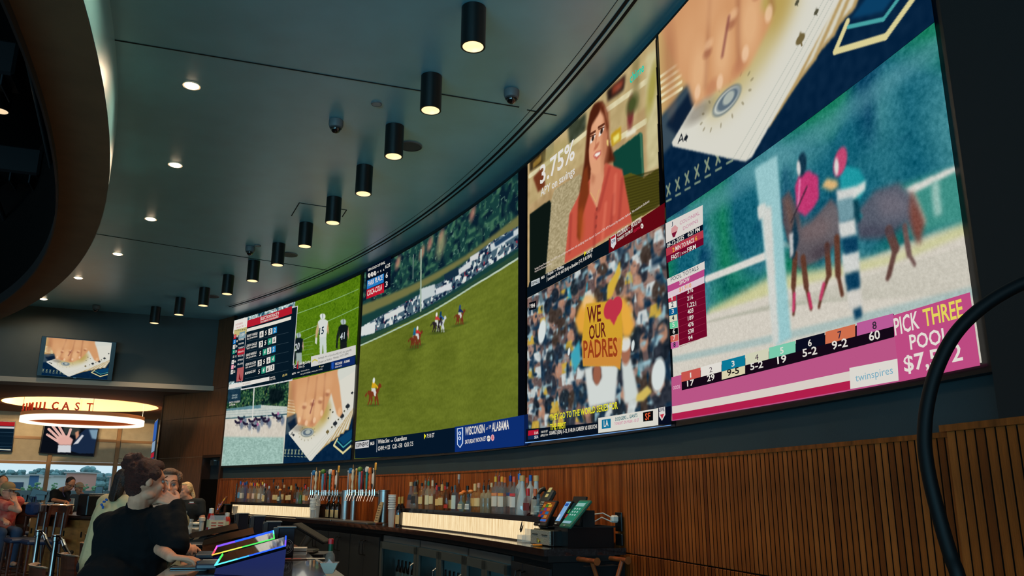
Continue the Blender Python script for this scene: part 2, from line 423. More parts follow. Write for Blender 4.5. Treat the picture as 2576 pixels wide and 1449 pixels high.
def cards_picture(W, H, seed=0, shift=0.0, wide=False):
    "a hand fanning playing cards over a dark blue table"
    p = Pic(W, H, (6, 34, 62)); s = W / 300
    p.grain(H // 6, W // 6, 5, 3 + seed)
    p.poly([(0, 0), (.42, 0), (.36, .36), (0, .46)], (196, 160, 104), 3 * s)
    for k in range(5): p.line((0, .24 + .035 * k), (.12, .27 + .035 * k), .016, (232, 222, 180), 1.2 * s)
    p.poly([(0, .46), (.2, .42), (.14, .62), (0, .66)], (58, 76, 88), 2 * s)
    p.poly([(.02, .52), (.16, .46), (.2, .54), (.08, .62)], (12, 30, 52), 2 * s)
    # gold and teal hexagon print on the table
    for a, b in (((.745, .835), (.885, .925)), ((.885, .925), (1.0, .855)), ((.745, .835), (.79, .77)), ):
        p.line(a, b, .022, (216, 206, 148), .8 * s)
    for a, b in (((.79, .79), (.885, .865)), ((.885, .865), (1.0, .80))): p.line(a, b, .014, (70, 160, 160), .8 * s)
    p.poly([(.80, .77), (.885, .84), (1, .78), (1, .68)], (10, 62, 100), 1 * s)
    # worn lettering along the table edge
    for k in range(7):
        x = .01 + .052 * k; y = .865 + .004 * k
        p.line((x, y - .03), (x + .018, y + .02), .012, (120, 140, 120), .8 * s); p.line((x + .018, y - .03), (x, y + .02), .012, (140, 150, 120), .8 * s)
        p.line((x - .004, y + .045), (x + .022, y + .05), .010, (120, 140, 120), .8 * s)
    # fan of cards, farthest first
    for k in range(5, -1, -1):
        o = .052 * k
        p.poly([(.50 + o * .6, .92 - o * .9), (.62 + o * 1.25, .835 - o * .55), (1.02, .36 + o * .35), (1.02, .1), (.75, .2)], (178, 150, 98), .8 * s)
        p.poly([(.50 + o * .6, .91 - o * .9), (.61 + o * 1.25, .822 - o * .55), (1.02, .345 + o * .35), (1.02, .1), (.75, .2)], (212, 208, 190), .8 * s)
    p.poly([(.60, 0), (1, 0), (1, .42), (.62, .62)], (206, 208, 198), 2 * s)
    p.poly([(.05, .635), (.24, .50), (.68, .16), (1.0, .07), (1.0, .46), (.425, .985), (.40, .985), (.34, .93), (.055, .66)], (214, 212, 200), .7 * s)
    for k in range(3): p.line((.345 + .03 * k, .935 + .022 * k), (.95, .43 + .02 * k), .003, (150, 160, 150), .6 * s, op=.6)
    p.poly([(.22, .60), (.34, .46), (.56, .30), (.62, .40), (.66, .52), (.50, .66), (.36, .70), (.26, .68)], (186, 164, 92), 9 * s, .75)
    p.poly([(.45, .40), (.60, .26), (.68, .42), (.56, .58)], (176, 146, 70), 8 * s, .7)
    # emblem of the ace and pips
    p.blob((.335, .66), .115, .052, (120, 130, 128), .02, .2); p.blob((.335, .66), .10, .042, (196, 200, 190), .02, .2)
    p.blob((.34, .66), .085, .035, (92, 108, 120), .02, .3); p.blob((.345, .655), .045, .025, (170, 178, 170), .02, .4)
    for k in range(14):
        a = k * .45; p.blob((.33 + .12 * math.cos(a), .665 + .085 * math.sin(a)), .012, .006, (120, 110, 80), a, .6, .5)
    def spade(x, y, r, a=0.0, col=(34, 40, 46)):
        p.blob((x, y), r, r * .62, col, a, .3); p.poly([(x - r * .35, y), (x + r * .35, y - r * .1), (x + r * .1, y - r * 1.1)], col, .6 * s); p.line((x, y), (x + r * .1, y + r), r * .3, col, .6 * s)
    spade(.745, .60, .036); spade(.84, .53, .036); spade(.915, .435, .036); spade(.64, .68, .028, col=(110, 96, 60)); spade(.97, .30, .02)
    for x, y in ((.70, .635), (.79, .56), (.66, .44), (.64, .53), (.80, .38), (.70, .47), (.87, .48)): spade(x, y, .014, col=(80, 78, 60))
    p.line((.085, .665), (.105, .635), .008, (30, 36, 44), .6 * s); p.line((.105, .635), (.112, .675), .008, (30, 36, 44), .6 * s); p.line((.09, .66), (.11, .66), .006, (30, 36, 44), .6 * s)
    spade(.128, .672, .018, col=(24, 30, 40))
    # hand
    sk, dk, hi = (206, 150, 104), (150, 92, 66), (226, 180, 134)
    x = shift
    p.poly([(.02, 0), (.74 + x, 0), (.70 + x, .16), (.60 + x, .40), (.55, .50), (.44, .60), (.36, .605), (.28, .57), (.18, .56), (.16, .45), (.10, .30)], sk, 2.5 * s)
    p.poly([(.52 + x, 0), (.72 + x, 0), (.78 + x, .2), (.845 + x, .50), (.81 + x, .54), (.76 + x, .50), (.66 + x, .26)], sk, 2 * s)
    for a, b in (((.30, .02), (.24, .50)), ((.43, .04), (.40, .55)), ((.55, .02), (.55, .46))): p.line(a, b, .03, dk, 7 * s, .5)
    for c in ((.21, .40), (.33, .42), (.46, .42)): p.blob(c, .07, .13, hi, 0.1, 1.0, .75)
    for c in ((.27, .54), (.40, .56)): p.blob(c, .05, .035, (186, 122, 88), 0, .9, .6)
    p.blob((.80 + x, .48), .03, .045, hi, .2, .8, .8)
    for c, r_ in (((.17, .22), .10), ((.29, .16), .09), ((.47, .12), .09), ((.60 + x, .12), .07)): p.blob(c, r_, r_ * 1.3, (216, 164, 118), .1, 1.2, .6)
    for c in ((.26, .36), (.38, .34), (.50, .33), (.60 + x, .26)): p.blob(c, .035, .022, (158, 98, 72), .2, 1.0, .7); p.blob((c[0] + .01, c[1] - .035), .035, .022, (232, 188, 146), .2, 1.0, .6)
    for c in ((.20, .50), (.31, .55), (.43, .53), (.535, .46)): p.blob(c, .026, .034, (234, 196, 160), .1, .6, .8)
    p.blob((.20, .60), .12, .04, (60, 48, 36), .1, 1.0, .35); p.blob((.06, .2), .06, .22, (170, 112, 78), 0, 1.2, .6); p.line((.36 + x * .3, .44), (.40 + x * .3, .30), .02, (120, 60, 60), 4 * s, .7)
    return p

def card_overlay(frame): return Over(frame)

def display(name, label, t0, t1):
    r = thing(name, label, 'screen', arc((t0 + t1) / 2, 1.80, 0.0))
    return r
def local(root, o):
    "parts are modelled in room coordinates: cancel the root's own place"
    o.matrix_parent_inverse = Matrix.Translation(-Vector(root.location)); return o

def bezel(root, t0, t1, z0=1.80, z1=4.615):
    b = MB(); b.arcslab(t0, t1, z0, z1, -0.055, -0.012, step=.8)
    o = b.build('bezel', mat('black_bezel', (7, 8, 10), .35), root); local(root, o); return o

# ---- display A: race card, football, harness race, cards
dA = display('led_display', 'led display of four feeds: race selections, football, harness race and card hand', 47.42, 35.86)
bezel(dA, 47.44, 35.87)
fA1 = WallFrame(47.40, 41.80, 3.235, 4.58); fA2 = WallFrame(41.78, 36.02, 3.205, 4.58); fA3 = WallFrame(47.40, 41.80, 1.838, 3.235); fA4 = WallFrame(41.78, 36.02, 1.835, 3.205)

p = Pic(220, 180, (170, 190, 188), fA1); p.grain(60, 80, 60, 5); p.grain(90, 110, 40, 6, tint=(1, 1.1, 1.1)); p.mixnoise((20, 70, 90), 26, 40, .5, .8, 7)
o = picture('race_selections_picture', p, fA1, dA, GAIN); local(dA, o)
q = Over(fA1, 3.221)
q.rect(A(160, 215), A(258, 300), (226, 220, 212), 0); q.text('WOODBINE', A(170, 258), A(228, 240), 14, (190, 90, 100), 2, bold=False); q.text('RACE 1', A(180, 280), A(250, 258), 12, (190, 110, 110), 2, bold=False)
q.rect(A(160, 292), A(258, 318), (190, 180, 120), 1); q.text('12-22-2 8 42', A(165, 300), A(252, 290), 9, (40, 40, 30), 2)
q.rect(A(150, 318), A(180, 700), (6, 26, 40), 0)
for i, (t, c) in enumerate((('1', (190, 30, 40)), ('2', (20, 120, 200)), ('3', WHITE), ('4', (20, 150, 120)), ('5', (8, 20, 30)), ('6', WHITE), ('7', (230, 150, 170)), ('8', WHITE))):
    y = 350 + 41 * i
    q.rect(A(158 - 3.4 * i, y - 20), A(174 - 3.4 * i, y + 10), c, 2); q.text(t, A(162 - 3.4 * i, y + 4), A(170 - 3.4 * i, y + 2), 18, (20, 20, 30) if c == WHITE else WHITE, 3)
    q.text(['6', '10', '3', '5', '5-2', '6', '6', '22'][i], A(178 - 3.4 * i, y), A(192 - 3.4 * i, y - 3), 16, WHITE, 3)
q.rect(A(196, 312), A(250, 704), (8, 30, 46), 0); q.rect(A(198, 312), A(248, 355), (120, 150, 160), 1); q.text('1:59', A(206, 346), A(242, 336), 22, WHITE, 3)
for i, t in enumerate(('WOODBINE', 'HANOVER', 'TONIGHT', 'REPLAYS', 'PICK SIX', 'SATURDAY', 'PLAYS')):
    y = 378 + 33 * i
    if t == 'REPLAYS': q.rect(A(188, y - 28), A(242, y + 6), (170, 30, 46), 1)
    q.text(t, A(196 - 1.5 * i, y), A(240 - 1.5 * i, y - 9), 13, WHITE, 3)
q.rect(A(186, 600), A(232, 700), (170, 90, 90), 1); q.poly(pz(A, 196, 690, 204, 640, 212, 690, 226, 650, 214, 700), (110, 20, 30), 2)
q.rect(A(262, 222), A(630, 700), (206, 206, 206), 0); q.rect(A(266, 226), A(626, 690), (6, 24, 36), 1)
q.quad(pz(A, 268, 214, 628, 96, 628, 158, 262, 272), (176, 26, 44), 2)
q.text('SELECTIONS RACE 9', A(372, 214), A(522, 168), 24, WHITE, 4); q.text('WOODBINE STANDARDBRED', A(372, 236), A(520, 188), 14, WHITE, 4)
q.quad(pz(A, 264, 280, 622, 178, 620, 206, 260, 306), (222, 218, 206), 2)
cc = {'2': (30, 130, 190), '3': WHITE, '4': (40, 150, 120), '5': (8, 20, 30), '6': WHITE}
for i, (nm, sub, nums, y) in enumerate((('RANDY WAPLES', 'HALL OF FAME DRIVER', '6532', 345), ('JOHN GALLIE', 'TEXT INSIDERS', '3546', 425), ('GARNET BARNSDALE', 'HPI JOURNAL', '5432', 500), ('KEVIN PLOUCHA', 'HPI ANALYST', '3564', 578), ('MORNING LINE', '', '5463', 648))):
    x0 = 264 - 4 * i
    q.text(nm, A(x0, y + 6), A(x0 + 85, y - 18), 20, WHITE, 4)
    if sub: q.text(sub, A(x0, y + 26), A(x0 + 85, y + 2), 12, WHITE, 4)
    for k, ch in enumerate(nums):
        xx = 366 - 5 * i + 36 * k; yy = y - 12 - 11 * k
        q.quad(pz(A, xx, yy - 28, xx + 32, yy - 38, xx + 31, yy + 12, xx - 1, yy + 22), cc[ch], 2)
        q.text(ch, A(xx + 8, yy + 12), A(xx + 22, yy + 6), 34, (20, 20, 30) if cc[ch] == WHITE else WHITE, 4)
    q.quad(pz(A, x0, y + 36, 600, y - 36, 600, y - 34, x0, y + 38), (60, 80, 90), 2)
q.quad(pz(A, 118, 735, 446, 668, 446, 700, 118, 768), WHITE, 3); q.text('NO CHANGES', A(230, 738), A(292, 722), 14, (150, 110, 110), 4, bold=False)
q.quad(pz(A, 448, 668, 598, 640, 598, 680, 448, 706), (6, 24, 36), 3); q.text('TRIFECTA', A(452, 684), A(492, 675), 11, WHITE, 4); q.text('POOL TOTAL', A(452, 700), A(496, 690), 11, WHITE, 4); q.text('$2,370', A(552, 668), A(590, 658), 15, (220, 200, 120), 4)
o = q.build('race_selections_captions', dA, GAIN); local(dA, o)

p = Pic(220, 190, (84, 122, 16), fA2); p.grain(12, 14, 8, 8, tint=(1, 1, .4)); p.grain(80, 90, 12, 9, tint=(1, 1, .4)); p.mixnoise((60, 96, 8), 60, 70, .68, .95, 10)
for a, b in ((A(640, 168), A(1165, -40)), (A(640, 330), A(1165, 104)), (A(650, 400), A(870, 300)), (A(650, 60), A(760, 0))): p.line(a, b, .008, (150, 190, 150), .8, .8)
for y in (400, 430, 460, 500): p.line(A(680, y), A(800, y - 20), .006, (130, 170, 120), .8, .6)
def player(p, fx, fy, k, jersey, pants, arm, num, helmet):
    "footballer seen from behind; fx, fy top of helmet in close-up coordinates, k size"
    P = lambda x, y: A(fx + x * k, fy + y * k)
    p.poly([P(-22, 18), P(-26, 6), P(-20, -6), P(0, -14), P(18, -8), P(24, 8), P(20, 30), P(0, 40), P(-18, 34)], helmet, .7)
    p.line(P(0, -12), P(0, 26), .012, (60, 80, 80), .7, .7)
    p.poly([P(-42, 58), P(-20, 36), P(18, 34), P(44, 50), P(40, 110), P(30, 190), P(-26, 200), P(-34, 120)], jersey, .7)
    p.poly([P(-42, 60), P(-58, 130), P(-62, 190), P(-48, 190), P(-34, 120)], arm[0], .7); p.poly([P(44, 56), P(50, 120), P(46, 170), P(34, 120)], arm[1], .7)
    p.poly([P(-62, 190), P(-66, 240), P(-50, 250), P(-46, 190)], arm[2], .7)
    p.poly([P(-28, 190), P(30, 184), P(34, 330), P(8, 344), P(0, 240), P(-8, 350), P(-26, 340)], pants, .8)
player(p, 876, 170, .95, (208, 212, 206), (196, 206, 200), ((190, 160, 120), (190, 150, 110), (200, 206, 200)), '15', (214, 220, 216))
player(p, 1042, 214, .92, (14, 22, 26), (20, 26, 28), ((24, 30, 30), (176, 140, 110), (20, 26, 28)), '41', (170, 184, 184))
player(p, 682, 325, .8, (14, 26, 32), (150, 166, 160), ((24, 30, 30), (176, 150, 130), (180, 190, 186)), '20', (160, 176, 178))
player(p, 628, 430, .7, (20, 34, 40), (150, 166, 160), ((24, 30, 30), (30, 36, 40), (20, 26, 28)), '', (160, 176, 178))
o = picture('football_picture', p, fA2, dA, GAIN); local(dA, o)
q = Over(fA2, 3.221)
q.text('15', A(848, 332), A(886, 318), 56, (14, 40, 60), 2); q.text('41', A(1016, 374), A(1054, 360), 52, (190, 200, 204), 2); q.text('20', A(650, 462), A(688, 446), 56, (200, 206, 208), 2)
q.quad(pz(A, 612, 580, 1145, 470, 1145, 570, 600, 690), (6, 22, 36), 0)
q.quad(pz(A, 782, 505, 1145, 412, 1145, 492, 782, 590), (206, 204, 198), 1)
q.poly(pz(A, 788, 560, 796, 535, 815, 524, 838, 536, 836, 548, 815, 538, 800, 546), (200, 190, 90), 3)
q.text('Harbaugh: 4-6 vs Carroll as NFL HCs (incl. playoffs)', A(842, 528), A(1112, 458), 15, (60, 60, 60), 4, bold=False); q.text('Chargers at Raiders - Monday, 10 ET, ESPN', A(842, 562), A(1086, 490), 16, (60, 60, 60), 4, bold=False)
q.text('SC', A(640, 602), A(664, 594), 24, WHITE, 4); q.quad(pz(A, 674, 545, 680, 543, 676, 605, 668, 607), (190, 30, 40), 3)
q.text('Ladd McConkey', A(684, 576), A(780, 554), 22, WHITE, 4); q.text('Joins (C', A(682, 600), A(732, 590), 22, WHITE, 4, bold=False)
q.quad(pz(A, 945, 548, 1140, 500, 1136, 568, 940, 616), (14, 40, 96), 2); q.text('WISCONSIN', A(978, 578), A(1036, 564), 20, WHITE, 4); q.text('ALABAMA', A(1050, 560), A(1098, 548), 20, WHITE, 4); q.text('SATURDAY NOON ET', A(978, 598), A(1034, 584), 10, WHITE, 4)
q.poly(pz(A, 950, 556, 968, 552, 967, 600, 958, 610, 949, 600), (30, 80, 170), 3)
q.text('ESPN', A(630, 654), A(660, 646), 14, WHITE, 4); q.text('MLB', A(674, 640), A(690, 636), 9, WHITE, 4); q.text('Astros vs Braves', A(700, 630), A(770, 614), 10, WHITE, 4, bold=False); q.text('Murray (0-0, 0.00 ERA) vs Waldrep (4-0, 1.01 ERA)', A(700, 654), A(876, 612), 10, WHITE, 4, bold=False)
q.poly(pz(A, 852, 580, 860, 586, 852, 594), (220, 210, 60), 4); q.text('7:15 ET', A(864, 594), A(886, 588), 10, WHITE, 4)
o = q.build('football_captions', dA, GAIN); local(dA, o)

p = Pic(220, 200, (206, 198, 184), fA3)
p.poly(pz(A, 90, 760, 600, 690, 590, 920, 90, 945), (24, 60, 44), .5)
m = p.mask(pz(A, 90, 760, 600, 690, 590, 920, 90, 945))
p.mixnoise((70, 110, 70), 60, 70, .45, .75, 21, m); p.mixnoise((6, 26, 30), 30, 40, .5, .8, 22, m); p.mixnoise((110, 130, 70), 40, 40, .72, .95, 23, m)
p.poly(pz(A, 442, 780, 470, 760, 560, 780, 552, 860, 470, 900, 440, 880), (8, 22, 26), 2.5)
p.poly(pz(A, 110, 775, 212, 758, 210, 870, 106, 885), (24, 52, 70), .8)
p.poly(pz(A, 90, 945, 375, 898, 590, 912, 590, 990, 90, 1010), (190, 196, 188), .8)
p.poly(pz(A, 95, 930, 375, 895, 375, 925, 95, 945), (90, 130, 140), .8)
for y in (955, 975, 995): p.line(A(90, y + 4), A(590, y - 26), .006, (140, 160, 160), .7, .7)
p.line(A(90, 1008), A(590, 972), .012, (34, 76, 86), .8); p.line(A(320, 755), A(300, 1130), .02, (212, 212, 204), .6)
p.poly(pz(A, 55, 1392, 75, 1155, 560, 1160, 552, 1375), (150, 182, 172), 2.0); p.grain(40, 60, 8, 24)
m = p.mask(pz(A, 55, 1392, 75, 1160, 560, 1165, 552, 1375)); p.grain(90, 60, 16, 25, m)
def racer(p, x, y, k, c):
    P = lambda a, b: A(x + a * k, y + b * k)
    p.poly([P(-24, 8), P(-30, -14), P(-20, -16), P(-6, -2), P(16, -4), P(20, 12), P(-4, 18)], (30, 26, 48), .7)
    for a, b in ((-18, 30), (-8, 34), (8, 32), (16, 34)): p.line(P(a * .7, 10), P(a, b), .008, (40, 40, 60), .7)
    p.blob(P(30, 26), .03, .05, (70, 90, 120), 0, .8, .7); p.poly([P(14, -6), P(22, -22), P(30, -16), P(30, 4), P(18, 8)], c, .7)
for i, (x, y) in enumerate(((190, 1035), (215, 1005), (255, 1045), (300, 1025), (325, 1060), (355, 1010), (400, 1000), (415, 1025), (490, 975), (520, 1000))):
    racer(p, x, y, 1.0, [(170, 90, 140), (30, 60, 80), (190, 190, 190), (60, 30, 60)][i % 4])
o = picture('harness_race_picture', p, fA3, dA, GAIN); local(dA, o)
q = Over(fA3, 3.221); q.text('GRAND', A(140, 830), A(186, 822), 14, (170, 190, 190), 2, bold=False); q.text('RIVER', A(140, 850), A(186, 842), 14, (170, 190, 190), 2, bold=False); q.text('RACE 1  9/12/2025', A(120, 886), A(204, 876), 14, WHITE, 2); q.text('6:27:29 PM', A(120, 906), A(166, 900), 12, WHITE, 2)
q.quad(pz(A, 112, 752, 600, 686, 598, 706, 110, 774), (150, 170, 172), 0); q.text('GRAND RIVER RACEWAY', A(130, 766), A(300, 744), 12, (60, 90, 110), 2)
o = q.build('harness_race_captions', dA, GAIN); local(dA, o)

p = cards_picture(220, 190, 1); p.frame = fA4
o = picture('card_hand_picture', p, fA4, dA, GAIN); local(dA, o)

# ---- display B: polo
dB = display('led_display', 'led display showing one feed, a polo match on a green field', 35.72, 23.9)
bezel(dB, 35.85, 23.885)
fB = WallFrame(35.70, 23.92, 1.838, 4.58)
p = Pic(440, 380, (98, 110, 34), fB)
S1 = lambda *xy: pz(Bz, *xy)
p.grain(8, 10, 9, 31, tint=(1, 1, .5)); p.grain(90, 30, 6, 32, tint=(1, 1, .5)); p.grain(160, 180, 5, 33, tint=(1, 1, .6))
p.poly(S1(60, 700, 60, 510, 205, 440, 850, 0, 850, 460, 810, 470, 600, 600, 400, 720, 230, 800, 50, 890), (22, 60, 58), .6)
m = p.mask(S1(60, 700, 60, 440, 850, -20, 850, 260, 500, 480, 60, 700))
p.mixnoise((60, 104, 80), 60, 70, .5, .8, 34, m); p.mixnoise((8, 30, 44), 40, 50, .45, .75, 35, m); p.mixnoise((100, 140, 120), 110, 120, .78, .98, 36, m)
for x, y in ((455, 350), (360, 430), (400, 385), (612, 235), (240, 480)): p.blob(Bz(x, y), .018, .03, (200, 130, 110), .3, 1.2, .7)
p.blob(Bz(455, 395), .03, .05, (150, 150, 110), .3, 1.2, .8)
p.poly(S1(60, 690, 300, 595, 560, 455, 850, 235, 850, 300, 700, 385, 470, 540, 290, 640, 60, 745), (112, 112, 66), 2)
m = p.mask(S1(55, 800, 160, 740, 340, 640, 480, 560, 620, 440, 720, 365, 850, 290, 850, 400, 700, 490, 540, 600, 400, 690, 230, 780, 55, 850))
p.put(m, (70, 96, 110)); p.mixnoise((212, 218, 214), 70, 90, .55, .7, 37, m); p.mixnoise((16, 34, 60), 90, 110, .55, .72, 38, m); p.mixnoise((170, 50, 60), 110, 120, .86, .94, 39, m)
def shape(pts, c, soft=.8): p.poly(S1(*pts), c, soft)
shape((170, 740, 270, 690, 275, 715, 175, 768), (206, 210, 206)); shape((350, 610, 425, 585, 425, 640, 350, 672), (190, 200, 200)); shape((535, 520, 600, 470, 605, 500, 540, 545), (200, 204, 204))
shape((700, 390, 850, 300, 850, 330, 705, 425), (196, 204, 206)); shape((600, 450, 645, 425, 640, 460, 600, 475), (206, 208, 208)); shape((430, 610, 510, 575, 505, 610, 430, 640), (206, 210, 212))
shape((720, 380, 815, 315, 815, 345, 725, 400), (30, 60, 90)); shape((55, 800, 130, 770, 125, 830, 55, 845), (210, 214, 212)); shape((470, 540, 540, 500, 545, 540, 475, 570), (20, 44, 62))
p.line(Bz(354, 720), Bz(356, 415), .010, (150, 170, 150), .6); p.line(Bz(315, 560), Bz(318, 440), .005, (120, 140, 130), .6)
p.poly(S1(50, 860, 230, 785, 400, 700, 600, 580, 800, 450, 850, 415, 850, 445, 810, 468, 600, 598, 400, 715, 230, 800, 50, 890), (40, 70, 50), .8)
p.line(Bz(50, 893), Bz(240, 806), .008, (170, 190, 170), .7); p.line(Bz(240, 806), Bz(420, 716), .008, (170, 190, 170), .7); p.line(Bz(420, 716), Bz(620, 592), .008, (170, 190, 170), .7); p.line(Bz(620, 592), Bz(850, 450), .008, (180, 196, 176), .7)
def rider(x, y, k, horse, shirt, helmet):
    P = lambda a, b: Bz(x + a * k, y + b * k)
    p.blob(P(0, 62), .05, .006, (60, 74, 26), .1, 1.2, .7)
    for a, b, c2 in ((-14, 4, -22), (-8, 6, -10), (10, 4, 8), (14, 2, 20)):
        p.line(P(a, 22), P(c2 * .8 + 2, 42), .011 * k, horse, .6); p.line(P(c2 * .8 + 2, 42), P(c2, 58), .007 * k, horse, .6)
    p.poly([P(-24, 14), P(-22, 2), P(-6, 0), P(10, 0), P(18, -10), P(24, -30), P(32, -26), P(34, -14), P(26, -8), P(20, 12), P(10, 24), P(-14, 26)], horse, .6)
    p.poly([P(-24, 4), P(-34, 20), P(-34, 30), P(-26, 20)], horse, .7)
    p.poly([P(-8, -10), P(8, -10), P(12, 8), P(10, 24), P(4, 24), P(0, 6), P(-8, 4)], (206, 206, 200) if horse != (196, 200, 200) else (60, 60, 70), .6)
    p.poly([P(-8, -10), P(-4, -34), P(6, -34), P(10, -10)], shirt, .6); p.line(P(4, -28), P(18, -12), .008 * k, shirt, .6)
    p.blob(P(2, -41), .008 * k, .012 * k, helmet, 0, .5)
rider(118, 1115, 1.2, (116, 52, 26), (206, 160, 30), (214, 220, 216)); rider(548, 735, .85, (110, 50, 28), (24, 40, 90), (40, 70, 110))
rider(452, 770, .9, (196, 200, 200), (40, 90, 150), (20, 60, 90)); rider(432, 772, .85, (40, 34, 36), (190, 60, 60), (220, 220, 216)); rider(322, 850, .9, (104, 44, 24), (30, 90, 130), (30, 110, 150)); rider(336, 840, .85, (110, 50, 30), (190, 50, 50), (220, 220, 216))
p.poly(S1(840, -40, 900, -60, 900, 1260, 838, 1250), (5, 8, 14), .4)
o = picture('polo_match_picture', p, fB, dB, GAIN); local(dB, o)
q = Over(fB, 1.985); b_ = Bz
q.quad(pz(b_, 82, 505, 206, 440, 204, 600, 82, 660), (4, 14, 30), 0)
q.text('USPA GOLD CUP FINAL', b_(92, 522), b_(178, 482), 12, WHITE, 3); q.text('6:25', b_(178, 508), b_(202, 498), 18, WHITE, 3)
for i in range(6):
    x, y = 98 + 14.5 * i, 542 - 5.5 * i
    if i < 3: q.poly([b_(x + 7 * math.cos(a * PI / 4), y + 12 * math.sin(a * PI / 4)) for a in range(8)], WHITE, 2); q.text(str(i + 1), b_(x - 2, y + 5), b_(x + 3, y + 3), 10, (20, 30, 50), 3)
    else: q.text(str(i + 1), b_(x - 3, y + 5), b_(x + 3, y + 3), 9, WHITE, 3)
q.quad(pz(b_, 88, 568, 172, 532, 170, 576, 86, 612), (30, 118, 190), 1); q.text('PARK PLACE', b_(92, 596), b_(165, 562), 24, WHITE, 3)
q.quad(pz(b_, 85, 614, 172, 580, 172, 626, 84, 660), (186, 22, 44), 1); q.text('COCA-COLA', b_(88, 646), b_(162, 612), 26, WHITE, 3)
q.text('6', b_(180, 556), b_(191, 552), 26, WHITE, 3); q.text('3', b_(178, 600), b_(190, 596), 26, WHITE, 3)
q.quad(pz(b_, 26, 1368, 526, 1300, 526, 1424, 26, 1456), (5, 22, 40), 0); q.quad(pz(b_, 526, 1298, 872, 1238, 872, 1390, 526, 1424), (12, 44, 110), 1)
q.quad(pz(b_, 30, 1374, 98, 1364, 96, 1400, 28, 1408), (200, 200, 200), 2); q.text('ESPNEWS', b_(34, 1400), b_(94, 1392), 20, (20, 20, 30), 3)
q.text('MLB', b_(104, 1390), b_(124, 1386), 16, WHITE, 3); q.quad(pz(b_, 136, 1358, 138, 1358, 137, 1424, 134, 1424), (140, 150, 160), 2)
q.text('White Sox', b_(142, 1382), b_(200, 1374), 20, WHITE, 3); q.text('vs', b_(206, 1374), b_(218, 1372), 12, WHITE, 3, bold=False); q.text('Guardians', b_(224, 1372), b_(286, 1362), 20, WHITE, 3)
q.text('CHW: +125   CLE: -150   O/U: 7.5', b_(142, 1416), b_(318, 1392), 20, WHITE, 3); q.text('7:10 ET', b_(386, 1354), b_(424, 1348), 20, WHITE, 3); q.poly(pz(b_, 373, 1332, 384, 1342, 373, 1360), (226, 220, 40), 3)
q.poly(pz(b_, 537, 1306, 568, 1300, 568, 1380, 553, 1404, 538, 1386), (200, 214, 230), 3); q.poly(pz(b_, 541, 1310, 564, 1305, 564, 1378, 553, 1398, 542, 1384), (16, 60, 140), 4)
for yy in (1330, 1355): q.poly([b_(552 + 7 * math.cos(a * PI / 4), yy + 10 * math.sin(a * PI / 4)) for a in range(8)], (200, 214, 230), 5); q.poly([b_(552 + 3 * math.cos(a * PI / 4), yy + 5 * math.sin(a * PI / 4)) for a in range(8)], (16, 60, 140), 6)
q.text('WISCONSIN', b_(578, 1340), b_(676, 1326), 40, WHITE, 4); q.text('AT', b_(682, 1314), b_(692, 1312), 12, WHITE, 4, bold=False); q.text('19', b_(698, 1308), b_(708, 1306), 18, WHITE, 4); q.text('ALABAMA', b_(712, 1322), b_(798, 1308), 44, WHITE, 4)
q.text('SATURDAY NOON ET', b_(578, 1384), b_(682, 1366), 20, WHITE, 4)
q.poly([b_(696 + 9 * math.cos(a * PI / 4), 1356 + 16 * math.sin(a * PI / 4)) for a in range(8)], WHITE, 4); q.text('abc', b_(690, 1360), b_(702, 1357), 8, (20, 30, 60), 5); q.poly([b_(716 + 9 * math.cos(a * PI / 4), 1352 + 17 * math.sin(a * PI / 4)) for a in range(8)], (220, 160, 170), 4); q.text('E', b_(712, 1360), b_(720, 1358), 16, (170, 20, 40), 5)
q.quad(pz(b_, 872, 1238, 892, 1234, 892, 1384, 872, 1388), (10, 28, 70), 1)
o = q.build('polo_match_captions', dB, GAIN); local(dB, o)

# ---- display C: savings advert above, ballpark crowd below
dC = display('led_display', 'led display with a savings advert of a smiling woman above a ballpark crowd', 23.8, 17.6)
bezel(dC, 23.865, 17.61)
fC1 = WallFrame(23.82, 17.62, 3.2, 4.58); fC2 = WallFrame(23.82, 17.62, 1.838, 3.2)
p = Pic(330, 230, (176, 148, 104), fC1); T1 = lambda *xy: pz(Cz, *xy)
p.grain(6, 8, 16, 41, tint=(1, .9, .7))
def sh(pts, c, soft=1.5, op=1.0): p.poly(T1(*pts), c, soft, op)
sh((80, 665, 840, -60, 860, 280, 80, 960), (186, 164, 116), 2); sh((80, 690, 180, 600, 175, 690, 80, 755), (52, 40, 22), 2); sh((100, 700, 150, 650, 150, 690, 100, 735), (140, 110, 50), 1.5)
sh((180, 600, 225, 560, 225, 640, 180, 690), (150, 140, 104)); sh((310, 480, 420, 395, 420, 500, 320, 600), (58, 66, 50), 3); sh((545, 265, 660, 165, 650, 260, 552, 330), (40, 28, 24), 2.5); sh((580, 240, 650, 190, 640, 240, 580, 290), (150, 70, 50), 3)
for (x0, y0, x1, y1) in ((80, 780, 420, 520), (545, 380, 860, 150), (540, 600, 780, 450)): p.line(Cz(x0, y0), Cz(x1, y1), .035, (216, 206, 166), 1.5)
sh((700, 60, 740, 20, 750, 360, 700, 400), (150, 136, 92), 3); sh((780, 60, 850, 0, 870, 720, 790, 760), (196, 186, 140), 3); p.grain(30, 40, 10, 42)
p.blob(Cz(690, 400), .03, .09, (120, 50, 50), .1, .8); p.blob(Cz(700, 345), .05, .05, (70, 80, 40), 0, 1); sh((660, 520, 720, 485, 725, 515, 665, 550), (226, 220, 196))
sh((570, 530, 630, 480, 635, 560, 575, 605), (190, 150, 30)); sh((585, 545, 620, 515, 622, 555, 588, 585), (230, 220, 120)); p.blob(Cz(820, 250), .04, .12, (150, 140, 50), .3, 1, .7)
